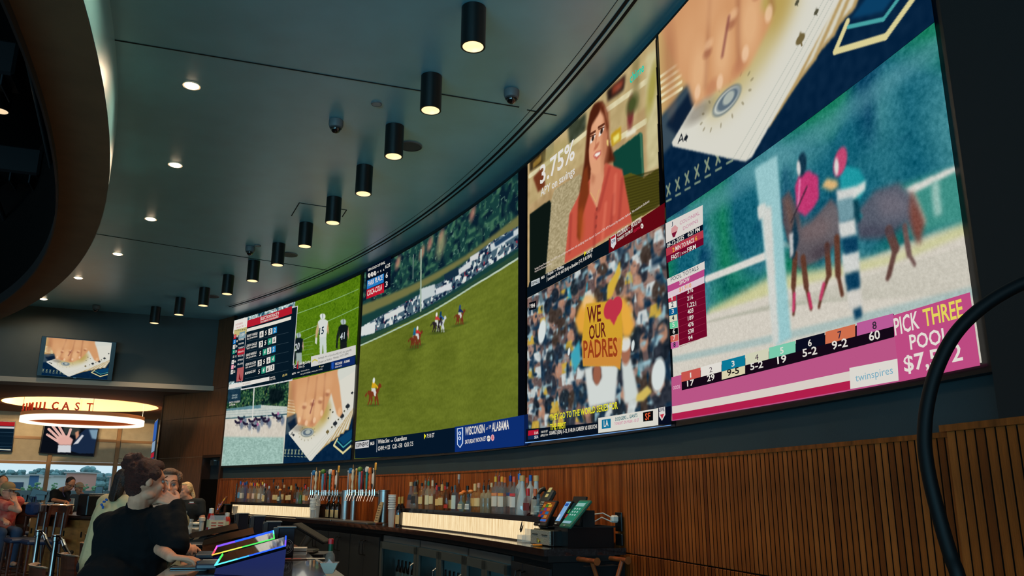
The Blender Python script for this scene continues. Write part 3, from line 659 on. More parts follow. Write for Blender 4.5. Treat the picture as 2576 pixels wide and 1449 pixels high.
sh((100, 790, 160, 720, 175, 840, 130, 880), (110, 52, 30), 2); sh((150, 640, 290, 560, 360, 620, 160, 760), (160, 150, 90), 4, .5)
sh((582, 640, 745, 518, 762, 530, 770, 780, 640, 830, 590, 780), (14, 66, 54), 1); sh((745, 518, 758, 520, 770, 770, 760, 775), (60, 110, 84), 1)
m = p.mask(T1(640, 780, 690, 760, 770, 790, 862, 730, 868, 950, 700, 1060, 640, 900)); p.put(m, (86, 82, 26))
for k in range(14): p.line(Cz(650 + 3 * k, 800 + 17 * k), Cz(868, 740 + 17 * k), .012, (46, 42, 10), 1.5, .6)
m = p.mask(T1(200, 960, 230, 860, 380, 770, 420, 800, 400, 1060, 300, 1330, 170, 1400)); p.put(m, (168, 154, 118)); p.grain(110, 120, 22, 43, m)
sh((80, 1010, 200, 925, 210, 945, 175, 1380, 80, 1440), (12, 22, 18), 1)
# woman: hair, neck, blouse, face
sh((470, 345, 520, 328, 552, 400, 560, 560, 600, 690, 560, 700, 430, 860, 450, 1160, 380, 1180, 362, 1100, 380, 900, 410, 700, 430, 480, 450, 390), (84, 34, 18), 2)
sh((290, 1310, 320, 1010, 380, 890, 450, 790, 540, 700, 640, 740, 670, 900, 700, 1060, 640, 1090), (196, 84, 66), 1.2)
for (a, b, c, d) in ((330, 1020, 320, 1240), (560, 740, 500, 980), (640, 800, 620, 1040), (590, 900, 570, 1080), (480, 1010, 470, 1200)): p.line(Cz(a, b), Cz(c, d), .03, (150, 50, 44), 5, .45)
for (a, b, c, d) in ((600, 780, 590, 1000), (400, 900, 390, 1000), (540, 950, 520, 1160)): p.line(Cz(a, b), Cz(c, d), .03, (226, 122, 96), 5, .5)
sh((450, 740, 530, 690, 530, 780, 490, 985, 440, 880), (214, 152, 116), 1.2); sh((455, 760, 480, 750, 470, 830, 450, 820), (170, 100, 72), 3, .6)
sh((430, 720, 440, 880, 400, 1020, 385, 1180, 420, 1230, 366, 1150, 372, 940, 410, 740), (120, 52, 24), 2)
sh((485, 985, 530, 800, 548, 760, 520, 830, 492, 1000), (160, 62, 50), 1.5)
p.blob(Cz(494, 560), .098, .215, (218, 156, 118), .10, .12); sh((440, 600, 555, 560, 530, 700, 478, 738, 446, 690), (218, 156, 118), 2)
p.blob(Cz(538, 560), .04, .17, (176, 106, 76), .1, 1.0, .7); p.blob(Cz(470, 640), .04, .05, (232, 160, 128), 0, 1, .5); p.blob(Cz(500, 440), .05, .05, (232, 176, 140), 0, 1, .5)
for (x, y) in ((462, 552), (515, 508)):
    p.blob(Cz(x, y), .034, .016, (240, 230, 220), -.5, .4); p.blob(Cz(x, y), .014, .017, (50, 30, 22), 0, .4); p.line(Cz(x - 18, y - 10), Cz(x + 16, y - 24), .008, (90, 46, 30), .8)
for (x, y) in ((458, 522), (512, 478)): p.line(Cz(x - 16, y + 8), Cz(x + 18, y - 12), .016, (96, 48, 30), 1)
p.line(Cz(484, 540), Cz(478, 592), .012, (190, 120, 88), 2, .8); p.blob(Cz(484, 600), .03, .014, (186, 112, 82), -.3, .8)
sh((464, 660, 480, 634, 512, 622, 510, 650, 484, 682), (190, 92, 80), .9); sh((470, 656, 484, 640, 508, 632, 505, 646, 484, 664), (240, 232, 222), .8)
sh((470, 350, 498, 330, 520, 345, 500, 400, 450, 480, 436, 620, 425, 620, 430, 480, 445, 400), (74, 30, 16), 2); sh((500, 340, 530, 350, 556, 480, 548, 520, 530, 420, 505, 380), (92, 38, 20), 2)
sh((372, 1000, 400, 960, 410, 1080, 400, 1200, 376, 1140), (170, 80, 30), 4, .6); sh((545, 560, 555, 560, 556, 600, 548, 596), (230, 200, 120), .8)
for y in (980, 1030, 1085): p.blob(Cz(486 - (y - 980) * .06, y), .012, .012, (150, 60, 50), 0, .5)
p.line(Cz(448, 880), Cz(480, 935), .004, (220, 180, 110), .6); p.line(Cz(480, 935), Cz(500, 860), .004, (220, 180, 110), .6)
sh((842, -60, 900, -80, 900, 960, 866, 970), (4, 5, 8), .4)
o = picture('savings_advert_picture', p, fC1, dC, GAIN); local(dC, o)
q = Over(fC1, 2.415); c_ = Cz
q.rect((0, .925), (1, 1), (6, 18, 28), 0, px=False)
q.text('chime', c_(692, 220), c_(778, 140), 56, (20, 200, 170), 3); q.text('3.75%', c_(145, 830), c_(356, 670), 108, (224, 220, 214), 3); q.text('APY on savings', c_(148, 905), c_(356, 765), 46, (216, 212, 206), 3)
q.text('Savings Annual Percentage Yield (APY) only available to members with qualifying direct deposit. Current 3.75% APY boosted by member balance. No minimum balance', c_(112, 1352), c_(810, 938), 13, (224, 210, 200), 3, bold=False); q.text('required. See Disclosures for details.', c_(112, 1366), c_(216, 1316), 12, (224, 210, 200), 3, bold=False)
q.quad(pz(c_, 78, 1425, 565, 1165, 565, 1250, 70, 1465), (6, 18, 28), 1); q.quad(pz(c_, 562, 1160, 902, 942, 902, 1070, 562, 1250), (96, 8, 18), 2)
q.quad(pz(c_, 90, 1420, 142, 1398, 142, 1428, 90, 1452), (190, 196, 196), 2); q.text('ESPN', c_(94, 1444), c_(124, 1430), 16, (20, 30, 40), 3); q.text('U', c_(128, 1430), c_(138, 1426), 18, (20, 60, 90), 3); q.text('MLB', c_(152, 1408), c_(172, 1398), 16, WHITE, 3)
q.quad(pz(c_, 184, 1366, 187, 1365, 186, 1424, 183, 1425), (110, 120, 120), 2)
q.text('Royals', c_(192, 1384), c_(226, 1368), 18, WHITE, 3); q.text('vs', c_(232, 1362), c_(242, 1357), 10, WHITE, 3, bold=False); q.text('Phillies', c_(248, 1356), c_(290, 1336), 18, WHITE, 3); q.text('Lorenzen (5-10, 4.63 ERA) vs Buehler (7-7, 5.45 ERA)', c_(192, 1416), c_(460, 1268), 19, WHITE, 3)
q.poly(pz(c_, 414, 1238, 426, 1244, 414, 1268), (226, 220, 40), 3); q.text('6:45 ET', c_(428, 1256), c_(468, 1236), 19, WHITE, 3)
q.poly(pz(c_, 574, 1150, 606, 1130, 608, 1190, 590, 1222, 576, 1208), (206, 206, 210), 3); q.poly(pz(c_, 577, 1152, 604, 1135, 604, 1150, 577, 1166), (180, 30, 40), 4); q.text('CFB', c_(580, 1192), c_(604, 1178), 18, (40, 60, 110), 4)
q.text('COLORADO', c_(616, 1150), c_(680, 1108), 32, WHITE, 4); q.text('at', c_(684, 1100), c_(690, 1096), 9, WHITE, 4, bold=False); q.text('HOUSTON', c_(700, 1098), c_(762, 1058), 34, WHITE, 4); q.text('TONIGHT 7:30 PM ET', c_(616, 1180), c_(710, 1118), 20, WHITE, 4); q.text('ESPN', c_(716, 1124), c_(752, 1100), 16, (190, 30, 60), 4)
q.poly([c_(766 + 9 * math.cos(a * PI / 4), 1084 + 16 * math.sin(a * PI / 4)) for a in range(8)], WHITE, 4); q.text('6', c_(762, 1092), c_(770, 1088), 14, (110, 10, 20), 5)
o = q.build('savings_advert_captions', dC, GAIN); local(dC, o)

p = Pic(330, 250, (92, 116, 124), fC2); rg = np.random.default_rng(51); T2 = lambda *xy: pz(Cl, *xy)
p.mixnoise((190, 204, 200), 24, 30, .5, .7, 52); p.mixnoise((16, 40, 60), 30, 34, .5, .68, 53)
def fan(u, d, k, rg):
    sk = [(130, 92, 80), (160, 120, 104), (96, 70, 66)][rg.integers(3)]; hair = [(20, 26, 34), (14, 18, 28), (60, 40, 30), (30, 30, 40)][rg.integers(4)]
    sh_ = [(206, 214, 210), (190, 204, 206), (14, 36, 60), (50, 150, 170), (150, 190, 200), (16, 40, 56), (176, 196, 202)][rg.integers(7)]
    p.poly([(u - .034 * k, d + .16 * k), (u - .028 * k, d + .055 * k), (u, d + .035 * k), (u + .028 * k, d + .055 * k), (u + .036 * k, d + .16 * k)], sh_, 1.0)
    p.blob((u, d), .026 * k, .042 * k, sk, 0, .3)
    if rg.random() < .35: p.poly([(u - .018 * k, d - .012 * k), (u - .012 * k, d - .045 * k), (u + .012 * k, d - .045 * k), (u + .018 * k, d - .012 * k), (u + .03 * k, d - .004 * k)], (208, 164, 50) if rg.random() < .4 else (214, 216, 212), .8)
    else: p.blob((u - .004 * k, d - .022 * k), .028 * k, .032 * k, hair, 0, .3)
    p.blob((u - .006 * k, d + .002), .004, .004, (40, 26, 24), 0, .8, .8); p.blob((u + .008 * k, d + .002), .004, .004, (40, 26, 24), 0, .8, .8); p.line((u - .004 * k, d + .02 * k), (u + .006 * k, d + .02 * k), .006, (100, 50, 46), .8, .8)
    if rg.random() < .3:
        s2 = 1 if rg.random() < .5 else -1; p.line((u + s2 * .028 * k, d + .08 * k), (u + s2 * .04 * k, d - .05 * k), .022 * k, sk, 1); p.blob((u + s2 * .041 * k, d - .06 * k), .018 * k, .024 * k, (190, 130, 100), 0, .4)
p.frame = None
for row in range(9):
    for i in range(15):
        fan((i + .5 * (row % 2) + rg.uniform(-.25, .25)) / 14, .03 + row * .115 + rg.uniform(-.03, .03), 1.5 + .07 * row + rg.uniform(-.1, .25), rg)
p.mixnoise((150, 186, 196), 30, 44, .62, .9, 56); p.mixnoise((10, 34, 58), 26, 40, .6, .85, 57); p.a = p.a * .84 + np.array([96, 128, 140]) * .16; p.a = blur(p.a, .8); p.grain(60, 80, 12, 55); p.frame = fC2
for (x, y, rx, ry) in ((165, 710, .10, .17), (920, 990, .12, .17), (340, 840, .03, .05), (755, 800, .03, .06)): p.blob(Cl(x, y), rx * .42, ry * .48, (210, 218, 216), .2, .3)
sh2 = lambda pts, c, soft=1.5, op=1.0: p.poly(T2(*pts), c, soft, op)
sh2((440, 950, 560, 910, 660, 930, 640, 1170, 470, 1200), (206, 212, 208), 2); sh2((490, 940, 545, 935, 552, 1010, 520, 1050, 495, 1020), (60, 40, 40), 2); p.blob(Cl(522, 985), .035, .06, (150, 92, 70), 0, .4)
sh2((680, 900, 740, 880, 800, 1150, 700, 1180), (200, 208, 204), 2); p.blob(Cl(708, 840), .04, .07, (160, 104, 80), 0, .4); p.blob(Cl(706, 790), .045, .04, (214, 214, 208), 0, .4)
sh2((405, 560, 450, 480, 520, 500, 500, 640, 470, 740, 400, 720, 380, 640), (222, 160, 60), 3); sh2((640, 500, 700, 490, 745, 560, 762, 680, 740, 740, 690, 750), (226, 166, 64), 3); sh2((430, 490, 500, 470, 500, 530, 430, 560), (232, 190, 130), 4)
sh2((450, 530, 560, 515, 676, 495, 690, 740, 672, 960, 640, 930, 430, 935, 425, 760), (206, 158, 46), 1.0)
sh2((428, 780, 680, 750, 672, 950, 640, 932, 432, 930), (204, 138, 56), 1.0)
p.blob(Cl(602, 565), .05, .055, (186, 50, 70), .3, .15); p.blob(Cl(648, 548), .05, .055, (186, 50, 70), .3, .15); sh2((578, 590, 600, 570, 668, 556, 664, 590, 632, 668), (186, 50, 70), 1)
sh2((590, 410, 640, 330, 670, 250, 676, 330, 620, 480, 585, 510), (206, 170, 60), 1.5); sh2((780, 1120, 850, 1060, 880, 1100, 820, 1160, 775, 1160), (206, 180, 90), 1.5); sh2((350, 860, 410, 760, 415, 900, 375, 980), (60, 160, 180), 2)
o = picture('ballpark_crowd_picture', p, fC2, dC, GAIN); local(dC, o)
q = Over(fC2, 2.5875); l_ = Cl
q.text('WE', l_(462, 655), l_(552, 640), 105, (96, 30, 26), 2); q.text('OUR', l_(474, 762), l_(584, 740), 92, (96, 30, 26), 2); q.text('PADRES', l_(438, 880), l_(660, 868), 112, (150, 60, 26), 2)
q.quad(pz(l_, 82, 522, 128, 508, 128, 560, 82, 574), (6, 10, 18), 1); q.text('1984', l_(88, 558), l_(122, 550), 26, WHITE, 3)
q.text('THEY GO TO THE WORLD SERIES FOR', l_(222, 1288), l_(664, 1210), 38, (226, 222, 40), 5); q.text('THE FIRST', l_(222, 1350), l_(326, 1338), 38, (226, 222, 40), 5)
q.quad(pz(l_, 58, 1345, 534, 1300, 534, 1372, 58, 1430), (6, 16, 30), 1)
q.quad(pz(l_, 78, 1355, 144, 1346, 144, 1378, 76, 1388), (180, 24, 50), 2); q.text('LAA', l_(118, 1378), l_(144, 1374), 18, WHITE, 3); q.quad(pz(l_, 76, 1390, 144, 1380, 144, 1405, 76, 1414), (16, 40, 80), 2); q.text('SEA', l_(118, 1406), l_(144, 1402), 18, WHITE, 3)
q.text('10:10 ET', l_(162, 1370), l_(206, 1364), 14, WHITE, 3); q.text('APPLE TV+', l_(158, 1394), l_(208, 1388), 14, WHITE, 3); q.text('SUAREZ (SEA): 5-12, 3 HR IN CAREER VS KIKUCHI', l_(216, 1382), l_(526, 1338), 23, WHITE, 3)
q.quad(pz(l_, 534, 1272, 925, 1208, 925, 1318, 534, 1370), (214, 212, 202), 2); q.quad(pz(l_, 558, 1284, 616, 1276, 616, 1336, 558, 1344), (10, 110, 150), 3); q.text('LA', l_(572, 1330), l_(602, 1324), 42, WHITE, 4)
q.text('DODGERS', l_(646, 1292), l_(718, 1278), 22, (10, 100, 110), 3); q.text('at', l_(722, 1278), l_(732, 1276), 9, (10, 100, 110), 3); q.text('GIANTS', l_(738, 1274), l_(790, 1264), 22, (10, 100, 110), 3); q.text('TONIGHT ON MLBN - 10 ET', l_(640, 1320), l_(800, 1294), 19, (200, 90, 140), 3, bold=False)
q.quad(pz(l_, 826, 1236, 892, 1224, 892, 1288, 828, 1296), (6, 8, 10), 3); q.text('SF', l_(842, 1286), l_(876, 1280), 44, (220, 90, 50), 4)
q.quad(pz(l_, 925, 1208, 1008, 1194, 1010, 1312, 925, 1318), (6, 12, 30), 2); q.poly(pz(l_, 930, 1206, 970, 1198, 972, 1250, 950, 1290, 932, 1262), (214, 210, 206), 3); q.text('LIVE', l_(932, 1232), l_(968, 1226), 22, (20, 30, 70), 4); q.poly(pz(l_, 938, 1250, 966, 1244, 952, 1278), (190, 50, 70), 4)
q.quad(pz(l_, 58, 1430, 1010, 1316, 1010, 1320, 58, 1436), (110, 160, 220), 3)
o = q.build('ballpark_crowd_captions', dC, GAIN); local(dC, o)

# ---- display D: cards above, horse race below
dD = display('led_display', 'led display at the near end with card hand above and pink bordered horse race below', 17.55, 11.5)
bezel(dD, 17.59, 11.40)
fD1 = WallFrame(17.55, 11.52, 3.182, 4.58); fD2 = WallFrame(17.55, 11.52, 1.835, 3.18)
p = cards_picture(420, 250, 0, -.10); p.frame = None
o = picture('card_hand_picture', p, fD1, dD, GAIN); local(dD, o)
p = Pic(520, 300, (206, 200, 188), fD2); T3 = lambda *xy: pz(Dl, *xy); T4 = lambda *xy: pz(Du, *xy); ml = lambda fn, pts: [fn(pts[i], pts[i + 1]) for i in range(0, len(pts), 2)]
g_ = lambda *xy: pz(lambda x, y: (x, y), *xy)
p.poly(g_(1670, 500, 2360, 30, 2440, 540, 2200, 640, 1780, 720, 1690, 800), (16, 96, 116), 1)
m = p.mask(g_(1660, 500, 2360, 20, 2440, 545, 2200, 640, 1780, 790, 1690, 810), 3)
p.put(m, (18, 94, 114)); p.mixnoise((60, 130, 140), 8, 14, .45, .85, 61, m); p.mixnoise((20, 120, 90), 5, 8, .55, .8, 62, m); p.mixnoise((10, 66, 96), 8, 12, .6, .9, 63, m); p.grain(200, 260, 16, 64, m, tint=(1, 1, 1)); p.grain(90, 120, 10, 65, m)
p.poly(g_(1676, 555, 2357, 92, 2364, 140, 1676, 610), (90, 150, 160), 6, .6)
p.poly(g_(1780, 780, 1930, 700, 2250, 640, 2425, 560, 2440, 640, 2200, 720, 1780, 800), (200, 200, 150), 4)
m = p.mask(g_(1690, 840, 1780, 790, 2000, 720, 2250, 660, 2430, 590, 2445, 760, 1690, 970), 2); p.put(m, (208, 202, 190))
for k in range(9): p.line((1700 + 30 * k, 830 - 8 * k), (2440, 620 + 14 * k), .007, (176, 176, 160), 2.5, .5)
p.line((1690, 905), (2440, 735), .03, (150, 180, 180), 4, .7)
p.poly(g_(2250, 470, 2405, 420, 2425, 560, 2290, 600), (60, 140, 130), 3); p.poly(g_(2275, 475, 2400, 418, 2403, 432, 2285, 492), (216, 214, 206), 1.2)
p.poly(g_(2280, 490, 2300, 485, 2330, 560, 2310, 570), (200, 180, 160), 2); p.poly(g_(2340, 460, 2360, 455, 2370, 540, 2350, 545), (150, 190, 180), 2)
# rail and pale posts
p.line((1778, 702), (1930, 642), .032, (214, 212, 204), 1.5); p.line((1930, 600), (1990, 620), .02, (206, 208, 200), 2, .4)
p.poly(g_(1898, 425, 1955, 390, 1990, 850, 1952, 870, 1925, 640), (150, 196, 200), 2); p.poly(g_(1915, 520, 1940, 520, 1960, 860, 1945, 868), (206, 208, 202), 2)
p.poly(g_(1905, 520, 1925, 510, 1928, 545, 1908, 555), (206, 210, 204), 1.5)
# striped pole in front of the second rider
# horse and jockey in pink
hc = (92, 86, 92)
def hp(pts, c, soft=1.5, op=1.0): p.poly(g_(*pts), c, soft, op)
def leg(a, b, c, d=None, col=(96, 58, 44), w=.03):
    p.line(a, b, w, col, 1.5); p.line(b, c, w * .62, col, 1.2)
    if d: p.line(c, d, w * .5, col, 1)
hp((1968, 500, 1980, 505, 1990, 560, 1985, 620, 1970, 560), (80, 70, 76), 1.5); hp((1966, 500, 1985, 480, 2010, 530, 2020, 600, 2000, 650, 1990, 600), (84, 78, 84), 2)
hp((1990, 590, 2040, 560, 2090, 500, 2115, 530, 2112, 600, 2070, 650, 2010, 680, 1995, 650), hc, 2); hp((2070, 530, 2100, 515, 2112, 560, 2095, 610, 2070, 590), (110, 104, 108), 4, .7)
leg((2000, 640), (1996, 720), (1998, 775), (1996, 790)); leg((2020, 650), (2028, 720), (2040, 775)); leg((2080, 620), (2085, 690), (2066, 745), (2060, 772)); leg((2105, 600), (2108, 690), (2118, 740))
p.line((2040, 772), (2034, 740), .016, (190, 50, 90), 1.5); p.line((2064, 750), (2072, 715), .016, (190, 60, 100), 1.5); p.line((1996, 780), (1998, 740), .016, (190, 60, 100), 1.5)
hp((2005, 530, 2000, 470, 2010, 440, 2035, 430, 2058, 445, 2060, 500, 2045, 525, 2025, 545), (190, 54, 110), 1.5); hp((2000, 540, 2010, 600, 1998, 650, 1985, 650, 1990, 590), (14, 50, 70), 1.5); hp((1985, 590, 1995, 585, 1996, 640, 1988, 650), (190, 190, 190), 1.2); hp((2010, 560, 2060, 545, 2095, 560, 2070, 600, 2020, 610), (124, 104, 104), 5, .6); hp((1972, 505, 1984, 495, 1998, 545, 1990, 590), (120, 84, 70), 3, .6); hp((2030, 640, 2080, 612, 2100, 618, 2060, 652), (60, 50, 60), 4, .7); p.line((2012, 455), (2008, 520), .012, (230, 150, 190), 2, .7); p.line((1990, 560), (2030, 470), .006, (30, 30, 40), 1)
p.blob((2017, 415), .028, .045, (16, 50, 70), .2, .4); p.blob((2009, 424), .012, .03, (206, 206, 204), 0, .5)
# horse and rider in green behind the striped pole
hp((2150, 540, 2200, 480, 2260, 460, 2300, 500, 2320, 570, 2300, 590, 2280, 560, 2220, 600, 2160, 600), (84, 90, 104), 2.5); hp((2290, 480, 2325, 560, 2312, 620, 2296, 590, 2285, 530), (120, 70, 60), 2.5)
leg((2235, 580), (2252, 625), (2236, 690), (2232, 700), (96, 66, 60), .035); leg((2275, 570), (2286, 640), (2300, 665), None, (110, 84, 80), .022)
hp((2115, 470, 2112, 440, 2130, 418, 2160, 425, 2178, 455, 2175, 480, 2150, 520, 2170, 545, 2150, 560, 2125, 540), (30, 150, 160), 1.5); hp((2105, 500, 2150, 470, 2178, 455, 2176, 478, 2150, 500, 2110, 520), (210, 214, 208), 1.5); hp((2120, 510, 2160, 500, 2165, 560, 2130, 560), (10, 60, 76), 1.5)
hp((2200, 500, 2250, 480, 2290, 510, 2280, 540, 2220, 550), (120, 112, 122), 5, .6); hp((2160, 570, 2230, 575, 2290, 560, 2250, 590, 2170, 600), (56, 56, 74), 4, .7); p.blob((2113, 408), .035, .05, (190, 70, 110), .5, .3); p.blob((2104, 420), .012, .03, (214, 210, 206), .1, .5); hp((2066, 470, 2080, 450, 2105, 455, 2110, 470, 2090, 480), (222, 180, 120), 2)
for (a, b, c, d, col) in ((2102, 480, 2150, 505, (206, 208, 204)), (2108, 560, 2150, 600, (206, 208, 204)), (2116, 640, 2160, 690, (206, 208, 204)), (2120, 605, 2155, 640, (10, 60, 90)), (2125, 690, 2160, 735, (10, 60, 90)), (2105, 505, 2145, 560, (110, 150, 160)), (2130, 735, 2165, 780, (208, 204, 196)), (2145, 780, 2165, 805, (10, 60, 90))):
    hp((a, b, c, b - 10, c + 4, d - 10, a + 6, d), col, 1.5)
p.a = blur(p.a, 1.0); p.grain(150, 260, 7, 66); p.grain(300, 520, 5, 67)
o = picture('horse_race_picture', p, fD2, dD, GAIN); local(dD, o)
q = Over(fD2, 2.4147); d_ = Dl; MG = (110, 8, 40); PK = (184, 84, 132)
q.quad(pz(d_, 60, 150, 286, 38, 288, 155, 64, 275), (214, 208, 202), 0); q.text('COLONIAL', d_(150, 160), d_(270, 96), 22, (190, 120, 150), 3, bold=False); q.text('DOWNS', d_(170, 192), d_(262, 142), 22, (190, 120, 150), 3, bold=False)
q.poly(pz(d_, 98, 180, 120, 160, 138, 175, 132, 205, 110, 225, 96, 205), (206, 150, 150), 2); q.text('J', d_(98, 165), d_(108, 160), 22, (30, 50, 80), 3, bold=False); q.poly(pz(d_, 100, 212, 132, 196, 120, 232, 108, 236), (120, 20, 50), 3)
q.quad(pz(d_, 62, 272, 288, 156, 288, 190, 64, 304), (8, 16, 34), 1); q.text('09-12-2025', d_(72, 300), d_(176, 246), 26, WHITE, 3); q.text('6:27 PM', d_(198, 232), d_(272, 196), 26, WHITE, 3)
q.quad(pz(d_, 64, 304, 290, 190, 292, 236, 66, 350), (176, 56, 72), 1); q.text('2', d_(106, 326), d_(118, 320), 26, (226, 180, 60), 3); q.text('MIN TO RACE', d_(124, 316), d_(238, 262), 26, WHITE, 3); q.text('6', d_(244, 256), d_(256, 250), 26, (226, 180, 60), 3)
q.quad(pz(d_, 66, 350, 292, 236, 292, 278, 68, 392), MG, 1); q.text('FAST', d_(98, 374), d_(146, 352), 28, WHITE, 3); q.text('|', d_(150, 352), d_(154, 350), 28, WHITE, 3); q.text('>>>', d_(162, 342), d_(192, 328), 18, WHITE, 3); q.text('FIRM', d_(196, 326), d_(248, 302), 28, WHITE, 3)
q.quad(pz(d_, 70, 488, 298, 380, 300, 428, 74, 532), (214, 208, 202), 1); q.text('POOL TOTALS', d_(96, 504), d_(264, 430), 24, (30, 50, 70), 3, bold=False)
q.quad(pz(d_, 74, 530, 298, 428, 298, 470, 76, 570), (180, 70, 130), 2); q.text('SHOW', d_(148, 524), d_(210, 498), 26, WHITE, 3)
q.quad(pz(d_, 76, 570, 298, 470, 298, 512, 78, 608), (216, 196, 206), 2); q.text('$1,910', d_(146, 566), d_(220, 536), 24, (222, 150, 90), 3)
q.quad(pz(d_, 130, 575, 300, 510, 314, 836, 144, 892), MG, 1)
q.text('376', d_(196, 578), d_(232, 564), 26, WHITE, 3)
rows = [('1', '216', (180, 40, 66)), ('2', '1,221', WHITE), ('3', '403', (10, 90, 140)), ('4', '189', (210, 208, 180)), ('5', '476', (100, 200, 150)), ('6', '538', (10, 12, 14)), ('7', '94', (200, 90, 80)), ('8', '', (190, 90, 150))]
for i, (n, v, c) in enumerate(rows):
    x, y = 78 + 2.2 * i, 592 + 40.5 * i
    q.quad(pz(d_, x, y, x + 48, y - 12, x + 50, y + 26, x + 2, y + 38), c, 2); q.text(n, d_(x + 18, y + 26), d_(x + 32, y + 22), 28, (30, 40, 60) if n in '248' else WHITE, 3)
    if v: q.text(v, d_(196 + i, y + 28), d_(196 + i + 9 * len(v) + 8, y + 16), 26, WHITE, 3)
    q.quad(pz(d_, x + 54, y + 24, 304, y - 40, 304, y - 38, x + 54, y + 26), (150, 40, 70), 2)
# pink odds strip
q.quad(pz(d_, 96, 1085, 1450, 706, 1490, 1110, 100, 1350), PK, 0); q.quad(pz(d_, 1440, 710, 1912, 568, 1975, 1012, 1486, 1112), (188, 74, 128), 1)
q.quad(pz(d_, 158, 1076, 1450, 700, 1452, 840, 160, 1164), (20, 8, 22), 1)
xs = [(158, 275, '1', '17', (196, 84, 76)), (277, 402, '2', '29', WHITE), (404, 546, '3', '9-5', (10, 120, 150)), (548, 690, '4', '5-2', (206, 206, 180)), (692, 853, '5', '19', (120, 200, 170)), (855, 1030, '6', '5-2', (10, 12, 30)), (1034, 1216, '7', '9-2', (206, 110, 76)), (1226, 1448, '8', '60', (184, 90, 150))]
for (x0, x1, n, od, c) in xs:
    yb = lambda x: 1078 - (x - 158) * .262; h = 58 + (x0 - 158) * .02
    q.quad(pz(d_, x0, yb(x0) - h + 36, x1, yb(x1) - h + 36, x1, yb(x1) + 36, x0, yb(x0) + 36), c, 2); xm = (x0 + x1) / 2
    k = 30 + (x0 - 158) * .016
    q.text(n, d_(xm - k * .28, yb(xm) + 26), d_(xm + k * .28, yb(xm) + 24 - k * .1), k, WHITE if n in '1356' else (60, 40, 60), 3, bold=n not in '24')
    if n == '3': q.quad(pz(d_, x0, yb(x0) + 37, x1, yb(x1) + 37, x1, yb(x1) + 86, x0, yb(x0) + 86), (214, 206, 170), 2)
    w = k * .36 * len(od); q.text(od, d_(xm - w, yb(xm) + 48 + k), d_(xm + w, yb(xm) + 46 + k - w * .4), k * 1.15, (20, 20, 20) if n == '3' else WHITE, 3)
q.text('ODDS', d_(108, 1160), d_(152, 1150), 20, (226, 180, 200), 3)
q.quad(pz(d_, 100, 1262, 1186, 1046, 1186, 1104, 102, 1306), (214, 204, 196), 1); q.quad(pz(d_, 102, 1306, 1184, 1104, 1184, 1158, 104, 1344), (176, 30, 74), 1)
q.quad(pz(d_, 1182, 1028, 1474, 972, 1482, 1104, 1188, 1156), (218, 214, 206), 3); q.text('twinspires', d_(1222, 1112), d_(1450, 1062), 46, (120, 170, 190), 4, bold=False)
q.text('PICK', d_(1462, 830), d_(1612, 784), 104, (226, 218, 210), 4); q.text('THREE', d_(1640, 776), d_(1880, 716), 106, (224, 210, 90), 4); q.text('POOL', d_(1556, 916), d_(1796, 872), 90, (226, 218, 210), 4); q.text('$7,592', d_(1520, 1052), d_(1876, 978), 96, (226, 218, 210), 4)
o = q.build('horse_race_captions', dD, GAIN); local(dD, o)
# ------------------------------------------------------------------ room shell
ZC = 4.68                                               # ceiling
M_ceil = mat('ceiling_paint', (120, 190, 206), .42, noise=.03, nscale=3, bump=.05, bscale=220, ior=2.0, coat=1.0); M_ceil.node_tree.nodes['Principled BSDF'].inputs['Coat Roughness'].default_value = .34; M_ceil.node_tree.nodes['Principled BSDF'].inputs['Coat IOR'].default_value = 1.7
M_ring = mat('bulkhead_paint', (128, 94, 64), .75, noise=.04, nscale=4, bump=.12, bscale=200)
M_dark = mat('dark_plenum', (5, 5, 5), .95, spec=.1)
M_teal = mat('charcoal_wall_paint', (28, 46, 50), .7, noise=.06, nscale=3, bump=.1, bscale=150)
M_slat = mat('walnut_slat', (122, 60, 22), .42, noise=.22, nscale=5, stretch=(6, 6, .6), bump=.25, bscale=30, spec=.12)
M_slat_b = mat('walnut_slat_dark', (100, 46, 16), .45, noise=.22, nscale=5, stretch=(6, 6, .6), bump=.25, bscale=30, spec=.12)
M_slat_c = mat('walnut_slat_pale', (136, 70, 28), .4, noise=.2, nscale=5, stretch=(6, 6, .6), bump=.25, bscale=30, spec=.12)
M_veneer = mat('walnut_veneer', (92, 56, 34), .45, noise=.18, nscale=6, stretch=(7, 7, .5), bump=.15, bscale=40)
M_floor = mat('patterned_carpet', (70, 50, 38), .95, second=(34, 34, 38), nscale=3, bump=.4, bscale=200)
M_black = mat('black_satin', (9, 9, 10), .35)
M_blackm = mat('black_matte', (12, 12, 13), .8)
M_chrome = mat('chrome', (200, 200, 198), .16, 1.0)
M_steel = mat('brushed_steel', (150, 150, 148), .32, 1.0, noise=.08, nscale=20, stretch=(1, 1, 30))
M_wood = mat('stained_wood', (82, 42, 24), .35, noise=.25, nscale=5, stretch=(1, 1, 8))
M_tan = mat('tan_paint', (178, 150, 112), .7, noise=.03, nscale=4, bump=.1, bscale=150)

